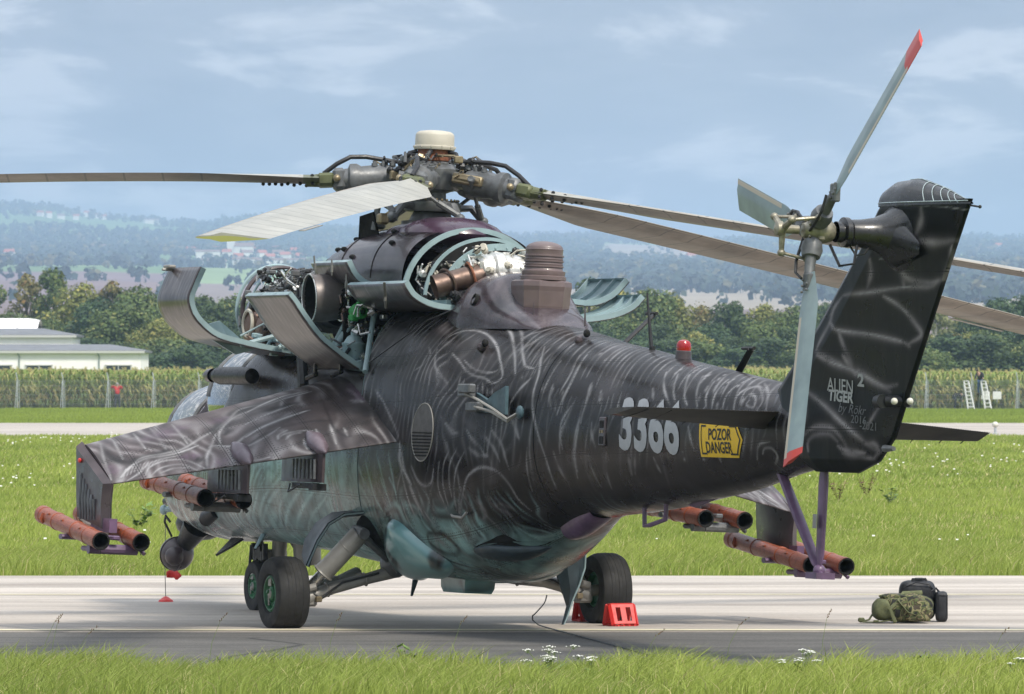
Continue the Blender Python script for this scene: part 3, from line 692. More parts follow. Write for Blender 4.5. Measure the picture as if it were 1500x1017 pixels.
MB().add([(-3.3, -3.3, 20), (3.3, -3.3, 20), (3.3, 3.3, 20), (-3.3, 3.3, 20), (0, 0, 24)], [(0, 1, 4), (1, 2, 4), (2, 3, 4), (3, 0, 4), (0, 3, 2, 1)]).build('tower_roof', M_hw, ch, smooth=False)
MB().box((10, 0, 3), (15, 8, 9)).build('nave', M_hw, ch, smooth=False)
MB().add([(2.5, -4.4, 7.4), (18, -4.4, 7.4), (18, 4.4, 7.4), (2.5, 4.4, 7.4), (2.5, 0, 10.5), (18, 0, 10.5)], [(0, 1, 5, 4), (2, 3, 4, 5), (0, 4, 3), (1, 2, 5), (0, 3, 2, 1)]).build('nave_roof', M_brn, ch, smooth=False)

# ------------------------------------------------------------ haze
hb = MB().box((0, 7100, 0), (9000, 15000, 2)).build('haze', simple('x', (1, 1, 1)), smooth=False)
me = hb.data
for v in me.vertices: v.co.z = -30 if v.co.z < 0 else 345
HM = bpy.data.materials.new('haze_air'); HM.use_nodes = True; t = HM.node_tree; t.nodes.clear()
po = t.nodes.new('ShaderNodeOutputMaterial'); pv = t.nodes.new('ShaderNodeVolumePrincipled'); pv.inputs['Color'].default_value = (.52, .70, .98, 1); pv.inputs['Density'].default_value = .000125; pv.inputs['Anisotropy'].default_value = .2
t.links.new(pv.outputs[0], po.inputs['Volume']); me.materials.clear(); me.materials.append(HM); tag(hb, kind='stuff')


# ============================================================ the helicopter
YAW, ROLL = rad(22.3), rad(2.6)
heli = empty('attack_helicopter', (-.82, 60.9, 0), rad(90)+YAW)
tag(heli, 'black military attack helicopter with airbrushed biomechanical paint, its engine cowls hanging open', 'helicopter')
def B(o):
    """the airframe leans 2.6 degrees to starboard on its undercarriage"""
    o.location = (0, 1.2*math.sin(ROLL), 1.2-1.2*math.cos(ROLL)); o.rotation_euler = (ROLL, 0, 0); return o
def part(mb, name, mats, **k): return B(mb.build(name, mats, heli, **k))
def sub(mb, name, mats, parent, **k): return mb.build(name, mats, parent, **k)

# ---- materials
def skin_mat(name, rough=.26, coat=.0, spec=.21, rivets=True, fx=.45, fv=.41):
    M = Mat(name, (.05, .05, .05), rough, 0, coat, spec); M.b.inputs['Coat Roughness'].default_value = .16
    a = M.n('ShaderNodeAttribute', attribute_name='Col'); c = a.outputs['Color']
    g = M.noise(5, 6, .62); c = M.mix(.5, c, M.ramp(g, (.3, (.32, .31, .31)), (.7, (.68, .67, .66))), 'OVERLAY')
    g2 = M.noise(70, 2, .5); c = M.mix(.12, c, M.ramp(g2, (.35, (.2, .2, .2)), (.65, (.8, .8, .8))), 'OVERLAY')
    M.L(M.ramp(M.noise(3, 4), (.3, rough-.08), (.7, rough+.16)), M.b.inputs['Roughness'])
    uv = M.n('ShaderNodeSeparateXYZ'); M.L(M.tc.outputs['UV'], uv.inputs[0]); u, v = uv.outputs[0], uv.outputs[1]
    def line(x, per): return M.math('MULTIPLY', M.math('ABSOLUTE', M.math('SUBTRACT', M.math('FRACT', M.math('ADD', M.math('DIVIDE', x, per), .5)), .5)), per)
    du, dv = line(u, fx), line(v, fv)
    seam = M.math('MAXIMUM', M.math('LESS_THAN', du, .0035), M.math('LESS_THAN', dv, .0035))
    if rivets:
        def dots(d, along):
            k = line(along, .034); q = M.math('SUBTRACT', d, .024)
            return M.math('LESS_THAN', M.math('ADD', M.math('MULTIPLY', q, q), M.math('MULTIPLY', k, k)), .0062**2)
        dd = M.math('MAXIMUM', dots(du, v), dots(dv, u))
        c = M.mix(M.math('MULTIPLY', dd, .8), c, (.008, .008, .008))
    cell = M.n('ShaderNodeCombineXYZ'); M.L(M.math('FLOOR', M.math('ADD', M.math('DIVIDE', u, fx), .5)), cell.inputs[0]); M.L(M.math('FLOOR', M.math('ADD', M.math('DIVIDE', v, fv), .5)), cell.inputs[1])
    wn = M.n('ShaderNodeTexWhiteNoise'); M.L(cell.outputs[0], wn.inputs['Vector']); c = M.mix(.3, c, M.ramp(wn.outputs['Value'], (0, .3), (1, .7)), 'OVERLAY')
    streak = M.noise(3.2, 4, .6, stretch=(3.5, 1, .5)); c = M.mix(M.ramp(streak, (.5, 0.), (.8, .16)), c, (.08, .065, .055))
    c = M.mix(M.math('MULTIPLY', seam, .8), c, (.004, .004, .004)); M.color(c)
    h = M.math('ADD', M.math('MULTIPLY', seam, -1.), M.math('MULTIPLY', M.noise(4.5, 3), 1.3))
    M.bump(h, .35, .004); return M.m
M_skin = skin_mat('airbrushed_skin')
M_fin = skin_mat('fin_skin', .30, .0, .14, True, .52, .6)
M_wing = skin_mat('wing_skin', .42, .0, .3, True, .6, .37)
M_in = simple('pale_blue_primer', (.25, .345, .365), .45, var=.15, scale=6, coat=.1)
M_door = simple('slate_blue_primer', (.028, .045, .055), .38, var=.35, scale=6)
M_ind = simple('dark_blue_primer', (.055, .10, .12), .4, var=.3, scale=8, coat=.15)
M_purp = simple('dull_purple_paint', (.13, .075, .14), .4, var=.3, scale=6, coat=.2)
M_cowl = simple('purple_brown_paint', (.055, .041, .045), .33, var=.35, scale=4, coat=.12)
M_pod = simple('brown_grey_paint', (.13, .095, .095), .42, var=.18, scale=5, coat=.15)
M_grey = simple('grey_machinery_paint', (.115, .12, .125), .42, .15, var=.35, scale=12)
M_lgrey = simple('light_grey_strut_paint', (.27, .26, .24), .42, .1, var=.15, scale=7)
M_dark = simple('dark_metal', (.03, .03, .032), .4, .5, var=.4, scale=20)
M_black = simple('black_rubber_hose', (.015, .015, .017), .45, var=.3, scale=20)
M_void = simple('hollow_shade_black', (.006, .006, .006), .9, var=.3)  # shade inside wells, bores, gaps and recesses, put into the base colour
M_steel = simple('bare_steel', (.55, .54, .52), .28, .95, var=.2, scale=15)
M_alu = simple('bright_casing', (.62, .61, .58), .35, .7, var=.25, scale=25)
M_brass = simple('brass_fitting', (.27, .22, .14), .42, .6, var=.3, scale=20)
M_bronze = simple('heat_stained_pipe', (.16, .11, .09), .4, .7, var=.4, scale=8)
M_beige = simple('beige_cap_paint', (.46, .43, .36), .5, var=.08, scale=8)
M_rust = simple('rusty_brown_collar', (.22, .08, .04), .6, var=.4, scale=25)
M_green = simple('green_hub_paint', (.02, .12, .05), .4, var=.3, scale=14)
M_pump = simple('bright_green_pump', (.03, .25, .06), .4, var=.2)
M_orange = simple('orange_brown_tube', (.25, .062, .026), .34, var=.3, scale=26, spec=.4)
M_red = simple('red_paint', (.62, .03, .025), .4, var=.12)
M_tyre = simple('tyre_rubber', (.018, .018, .018), .75, var=.35, scale=6, bump=.2)
M_yellow = simple('yellow_sign_paint', (.75, .47, .02), .5, var=.06); M_num = simple('light_grey_numeral_paint', (.36, .37, .39), .45, var=.1)
M_ink = simple('black_sign_paint', (.01, .01, .01), .5); M_art = simple('pale_signature_paint', (.32, .33, .32), .5, var=.15)
M_redglass = simple('red_beacon_glass', (.30, .006, .008), .15, var=.1, coat=.4); M_lamp = simple('frosted_lamp_glass', (.6, .58, .5), .2, var=.05, coat=.6)
M_strap = simple('grey_strap', (.13, .13, .12), .7, var=.3)
MG = Mat('canopy_glass', (.5, .55, .58), .04, 0); gl = MG.n('ShaderNodeBsdfGlossy'); gl.inputs['Roughness'].default_value = .04
tr_ = MG.n('ShaderNodeBsdfTransparent'); tr_.inputs['Color'].default_value = (.38, .43, .46, 1); fr = MG.n('ShaderNodeLayerWeight'); fr.inputs['Blend'].default_value = .35
ms = MG.n('ShaderNodeMixShader'); MG.L(MG.math('ADD', fr.outputs['Facing'], .06, clamp=True), ms.inputs[0]); MG.L(tr_.outputs[0], ms.inputs[1]); MG.L(gl.outputs[0], ms.inputs[2])
MG.L(ms.outputs[0], MG.t.nodes['Material Output'].inputs['Surface']); M_glass = MG.m

# ---- colours used by the airbrush
BLK = np.array([.010, .009, .010]); BRN = np.array([.042, .033, .034]); TEAL = np.array([.19, .325, .32]); TEALD = np.array([.04, .085, .09])
PAL = np.array([.34, .335, .345]); PURP = np.array([.12, .082, .118]); GRY = np.array([.12, .11, .115]); LTEAL = np.array([.27, .42, .42])
def brush(V, C, pts, wd, k=.8, col=PAL, taper=True, soft=False):
    """lay one airbrushed stroke (points in airframe metres) into the paint of the surface points V"""
    P = catmull(pts, .012 if wd < .03 else .03); lo = P.min(0)-wd*3; hi = P.max(0)+wd*3
    m = np.where(np.all((V >= lo) & (V <= hi), 1))[0]
    if not len(m) or not len(P): return
    for s in range(0, len(m), 6000):
        q = m[s:s+6000]; D = ((V[q][:, None]-P[None])**2).sum(-1); j = D.argmin(1); d = np.sqrt(D[np.arange(len(q)), j])
        t = j/max(1, len(P)-1); w_ = wd*(np.sin(np.pi*np.clip(t*.92+.04, 0, 1))**.5*.8+.2 if taper else 1)
        a = k*np.exp(-(d/w_)**2*(1 if not soft else .6)); a = a*(.75+.25*np.sin(t*9+P[0, 0]*7))
        C[q] = C[q]*(1-a[:, None])+np.asarray(col)*a[:, None]
def rib(V, C, pts, wd, k=.7, col=PAL, dark=BLK):
    """raised looking tendril: dark flanks, pale core"""
    brush(V, C, pts, wd*3.2, .6*min(1, k*1.3), dark); brush(V, C, pts, wd*1.7, k*.55, np.asarray(col)*.55); brush(V, C, pts, wd*.8, k*.9, np.asarray(col)*1.25)
def blob(V, C, c, r, col, k=.8):
    d = np.sqrt((((V-np.array(c))/np.array(r))**2).sum(1)); a = k*np.clip(1.6-d*1.3, 0, 1)**1.2; a = np.clip(a, 0, k)
    C[:] = C*(1-a[:, None])+np.asarray(col)*a[:, None]
PATCHES = {'blister': [[(-1.504,0.712,0.561)],[(-1.504,0.779,0.647),(-1.472,0.771,0.634),(-1.437,0.757,0.615),(-1.404,0.741,0.596),(-1.373,0.724,0.576),(-1.35,0.709,0.559),(-1.334,0.691,0.542),(-1.324,0.673,0.525),(-1.324,0.656,0.51),(-1.338,0.647,0.503),(-1.365,0.641,0.498),(-1.405,0.638,0.496),(-1.451,0.637,0.497),(-1.497,0.639,0.499),(-1.545,0.644,0.505),(-1.6,0.653,0.514),(-1.644,0.662,0.524),(-1.662,0.672,0.534),(-1.663,0.683,0.544),(-1.651,0.694,0.555),(-1.633,0.706,0.566),(-1.614,0.718,0.578),(-1.597,0.732,0.592),(-1.582,0.746,0.608),(-1.568,0.76,0.625),(-1.556,0.77,0.637),(-1.542,0.777,0.645),(-1.526,0.78,0.649)],[(-1.474,0.824,0.736),(-1.418,0.81,0.71),(-1.355,0.788,0.675),(-1.293,0.76,0.636),(-1.233,0.729,0.599),(-1.185,0.694,0.563),(-1.144,0.656,0.529),(-1.107,0.612,0.495),(-1.084,0.57,0.466),(-1.099,0.544,0.449),(-1.151,0.532,0.441),(-1.24,0.53,0.438),(-1.346,0.533,0.439),(-1.447,0.542,0.445),(-1.552,0.557,0.456),(-1.672,0.578,0.473),(-1.767,0.599,0.493),(-1.805,0.62,0.512),(-1.811,0.642,0.532),(-1.791,0.668,0.555),(-1.756,0.693,0.578),(-1.72,0.717,0.603),(-1.682,0.74,0.628),(-1.648,0.767,0.66),(-1.613,0.791,0.692),(-1.582,0.807,0.715),(-1.55,0.818,0.73),(-1.515,0.825,0.739)],[(-1.432,0.843,0.808),(-1.36,0.826,0.773),(-1.279,0.799,0.724),(-1.197,0.764,0.673),(-1.116,0.721,0.621),(-1.044,0.673,0.572),(-0.975,0.615,0.525),(-0.893,0.541,0.477),(-0.798,0.455,0.437),(-0.745,0.386,0.413),(-0.769,0.346,0.4),(-0.923,0.357,0.396),(-1.149,0.4,0.401),(-1.342,0.433,0.411),(-1.516,0.465,0.426),(-1.706,0.503,0.449),(-1.849,0.537,0.477),(-1.907,0.569,0.504),(-1.92,0.602,0.531),(-1.896,0.638,0.562),(-1.851,0.673,0.594),(-1.8,0.706,0.626),(-1.746,0.738,0.662),(-1.694,0.773,0.706),(-1.639,0.802,0.749),(-1.59,0.822,0.78),(-1.541,0.835,0.801),(-1.489,0.843,0.813)],[(-1.39,0.843,0.869),(-1.305,0.826,0.827),(-1.212,0.796,0.769),(-1.117,0.757,0.708),(-1.02,0.707,0.646),(-0.929,0.647,0.588),(-0.831,0.573,0.532),(-0.687,0.468,0.475),(-0.813,0.454,0.465),(-0.83,0.408,0.445),(-0.848,0.36,0.428),(-0.87,0.304,0.412),(-0.891,0.248,0.4),(-0.917,0.18,0.528),(-1.43,0.365,0.412),(-1.71,0.431,0.441),(-1.9,0.478,0.474),(-1.978,0.518,0.506),(-1.998,0.56,0.539),(-1.975,0.605,0.575),(-1.922,0.649,0.613),(-1.861,0.688,0.652),(-1.794,0.726,0.694),(-1.726,0.766,0.747),(-1.654,0.799,0.798),(-1.589,0.821,0.835),(-1.525,0.835,0.861),(-1.459,0.843,0.875)],[(-1.362,0.831,0.905),(-1.272,0.814,0.861),(-1.173,0.783,0.799),(-1.071,0.743,0.734),(-0.965,0.69,0.667),(-0.864,0.626,0.605),(-0.748,0.544,0.545),(-0.496,0.392,0.483),(-0.811,0.445,0.489),(-0.83,0.396,0.468),(-0.85,0.346,0.451),(-0.875,0.287,0.435),(-0.899,0.227,0.422),(-0.924,0.164,0.5),(-1.311,0.279,0.415),(-1.698,0.382,0.448),(-1.922,0.439,0.483),(-2.012,0.483,0.517),(-2.038,0.53,0.552),(-2.015,0.579,0.591),(-1.96,0.627,0.632),(-1.894,0.669,0.672),(-1.819,0.71,0.718),(-1.743,0.751,0.774),(-1.66,0.786,0.829),(-1.585,0.809,0.87),(-1.513,0.823,0.897),(-1.438,0.832,0.912)],[(-1.345,0.78,0.942),(-1.252,0.764,0.898),(-1.15,0.734,0.837),(-1.046,0.695,0.774),(-0.936,0.645,0.71),(-0.829,0.583,0.65),(0.793,-0.071,0.543),(-0.791,0.472,0.572),(-0.811,0.42,0.545),(-0.832,0.374,0.526),(-0.854,0.325,0.509),(-0.879,0.269,0.493),(-0.903,0.215,0.446),(-0.926,0.16,0.438),(-0.945,0.109,0.433),(-1.684,0.337,0.496),(-1.93,0.395,0.53),(-2.026,0.439,0.563),(-2.055,0.484,0.597),(-2.033,0.533,0.635),(-1.976,0.58,0.674),(-1.908,0.622,0.714),(-1.83,0.662,0.758),(-1.749,0.703,0.813),(-1.661,0.736,0.867),(-1.581,0.758,0.907),(-1.504,0.772,0.934),(-1.425,0.78,0.949)]],'lens': [[(-3.083,0.372,0.688)],[(-2.985,0.426,0.689),(-2.979,0.421,0.683),(-2.98,0.412,0.677),(-2.987,0.401,0.671),(-2.998,0.389,0.667),(-3.016,0.374,0.665),(-3.036,0.36,0.664),(-3.058,0.347,0.664),(-3.081,0.336,0.667),(-3.106,0.327,0.672),(-3.131,0.322,0.679),(-3.162,0.317,0.689),(-3.184,0.317,0.698),(-3.176,0.325,0.699),(-3.157,0.337,0.698),(-3.137,0.35,0.698),(-3.115,0.363,0.697),(-3.093,0.376,0.697),(-3.072,0.39,0.697),(-3.053,0.401,0.698),(-3.034,0.411,0.697),(-3.008,0.421,0.694)],[(-2.876,0.474,0.693),(-2.864,0.464,0.68),(-2.869,0.447,0.668),(-2.884,0.427,0.658),(-2.909,0.402,0.649),(-2.945,0.375,0.645),(-2.987,0.346,0.643),(-3.029,0.32,0.644),(-3.074,0.296,0.649),(-3.121,0.279,0.659),(-3.17,0.267,0.673),(-3.231,0.256,0.693),(-3.273,0.254,0.711),(-3.261,0.272,0.714),(-3.225,0.299,0.711),(-3.187,0.325,0.71),(-3.145,0.353,0.709),(-3.102,0.379,0.709),(-3.059,0.404,0.709),(-3.02,0.427,0.71),(-2.979,0.447,0.71),(-2.923,0.464,0.703)],[(-2.781,0.506,0.698),(-2.764,0.493,0.68),(-2.774,0.47,0.663),(-2.797,0.443,0.649),(-2.834,0.41,0.638),(-2.886,0.372,0.631),(-2.944,0.333,0.629),(-3.003,0.296,0.631),(-3.063,0.262,0.638),(-3.126,0.237,0.652),(-3.192,0.219,0.672),(-3.274,0.203,0.701),(-3.33,0.199,0.725),(-3.317,0.226,0.729),(-3.274,0.265,0.725),(-3.226,0.304,0.724),(-3.168,0.343,0.722),(-3.108,0.379,0.721),(-3.047,0.414,0.721),(-2.99,0.444,0.723),(-2.93,0.471,0.722),(-2.849,0.494,0.712)],[(-2.698,0.526,0.704),(-2.677,0.511,0.683),(-2.691,0.484,0.662),(-2.722,0.451,0.645),(-2.771,0.413,0.631),(-2.836,0.368,0.624),(-2.908,0.321,0.621),(-2.979,0.274,0.624),(-3.05,0.232,0.633),(-3.125,0.201,0.651),(-3.204,0.179,0.675),(-3.299,0.157,0.71),(-3.365,0.152,0.74),(-3.354,0.186,0.744),(-3.308,0.235,0.74),(-3.253,0.285,0.738),(-3.184,0.333,0.735),(-3.111,0.377,0.734),(-3.035,0.418,0.734),(-2.964,0.455,0.736),(-2.889,0.486,0.735),(-2.786,0.513,0.722)],[(-2.648,0.533,0.71),(-2.625,0.517,0.687),(-2.642,0.487,0.664),(-2.678,0.453,0.646),(-2.733,0.411,0.631),(-2.807,0.363,0.623),(-2.886,0.312,0.621),(-2.963,0.261,0.624),(-3.04,0.214,0.635),(-3.121,0.18,0.654),(-3.207,0.154,0.681),(-3.309,0.13,0.72),(-3.38,0.123,0.752),(-3.371,0.162,0.757),(-3.323,0.217,0.752),(-3.266,0.272,0.749),(-3.192,0.325,0.746),(-3.112,0.373,0.744),(-3.028,0.418,0.744),(-2.948,0.458,0.746),(-2.863,0.491,0.744),(-2.747,0.52,0.73)],[(-2.613,0.514,0.734),(-2.589,0.498,0.711),(-2.608,0.469,0.688),(-2.646,0.434,0.67),(-2.705,0.393,0.656),(-2.782,0.345,0.648),(-2.865,0.293,0.647),(-2.944,0.242,0.652),(-3.024,0.195,0.663),(-3.108,0.16,0.684),(-3.196,0.135,0.712),(-3.3,0.11,0.752),(-3.374,0.103,0.787),(-3.366,0.142,0.791),(-3.319,0.198,0.785),(-3.262,0.252,0.781),(-3.186,0.305,0.777),(-3.102,0.354,0.774),(-3.014,0.399,0.772),(-2.93,0.439,0.773),(-2.841,0.473,0.77),(-2.718,0.501,0.755)]],'lens_gap': [[(-3.118,0.414,0.795)],[(-2.643,0.529,0.729),(-2.714,0.514,0.735),(-2.839,0.484,0.75),(-2.928,0.45,0.753),(-3.015,0.409,0.753),(-3.103,0.363,0.754),(-3.187,0.313,0.756),(-3.263,0.258,0.759),(-3.327,0.204,0.767),(-3.405,0.159,0.79),(-3.455,0.144,0.81),(-3.414,0.2,0.808),(-3.334,0.271,0.8),(-3.268,0.321,0.796),(-3.209,0.366,0.801),(-3.181,0.418,0.831),(-3.138,0.46,0.854),(-3.039,0.482,0.833),(-2.917,0.497,0.796),(-2.758,0.52,0.757)]]}
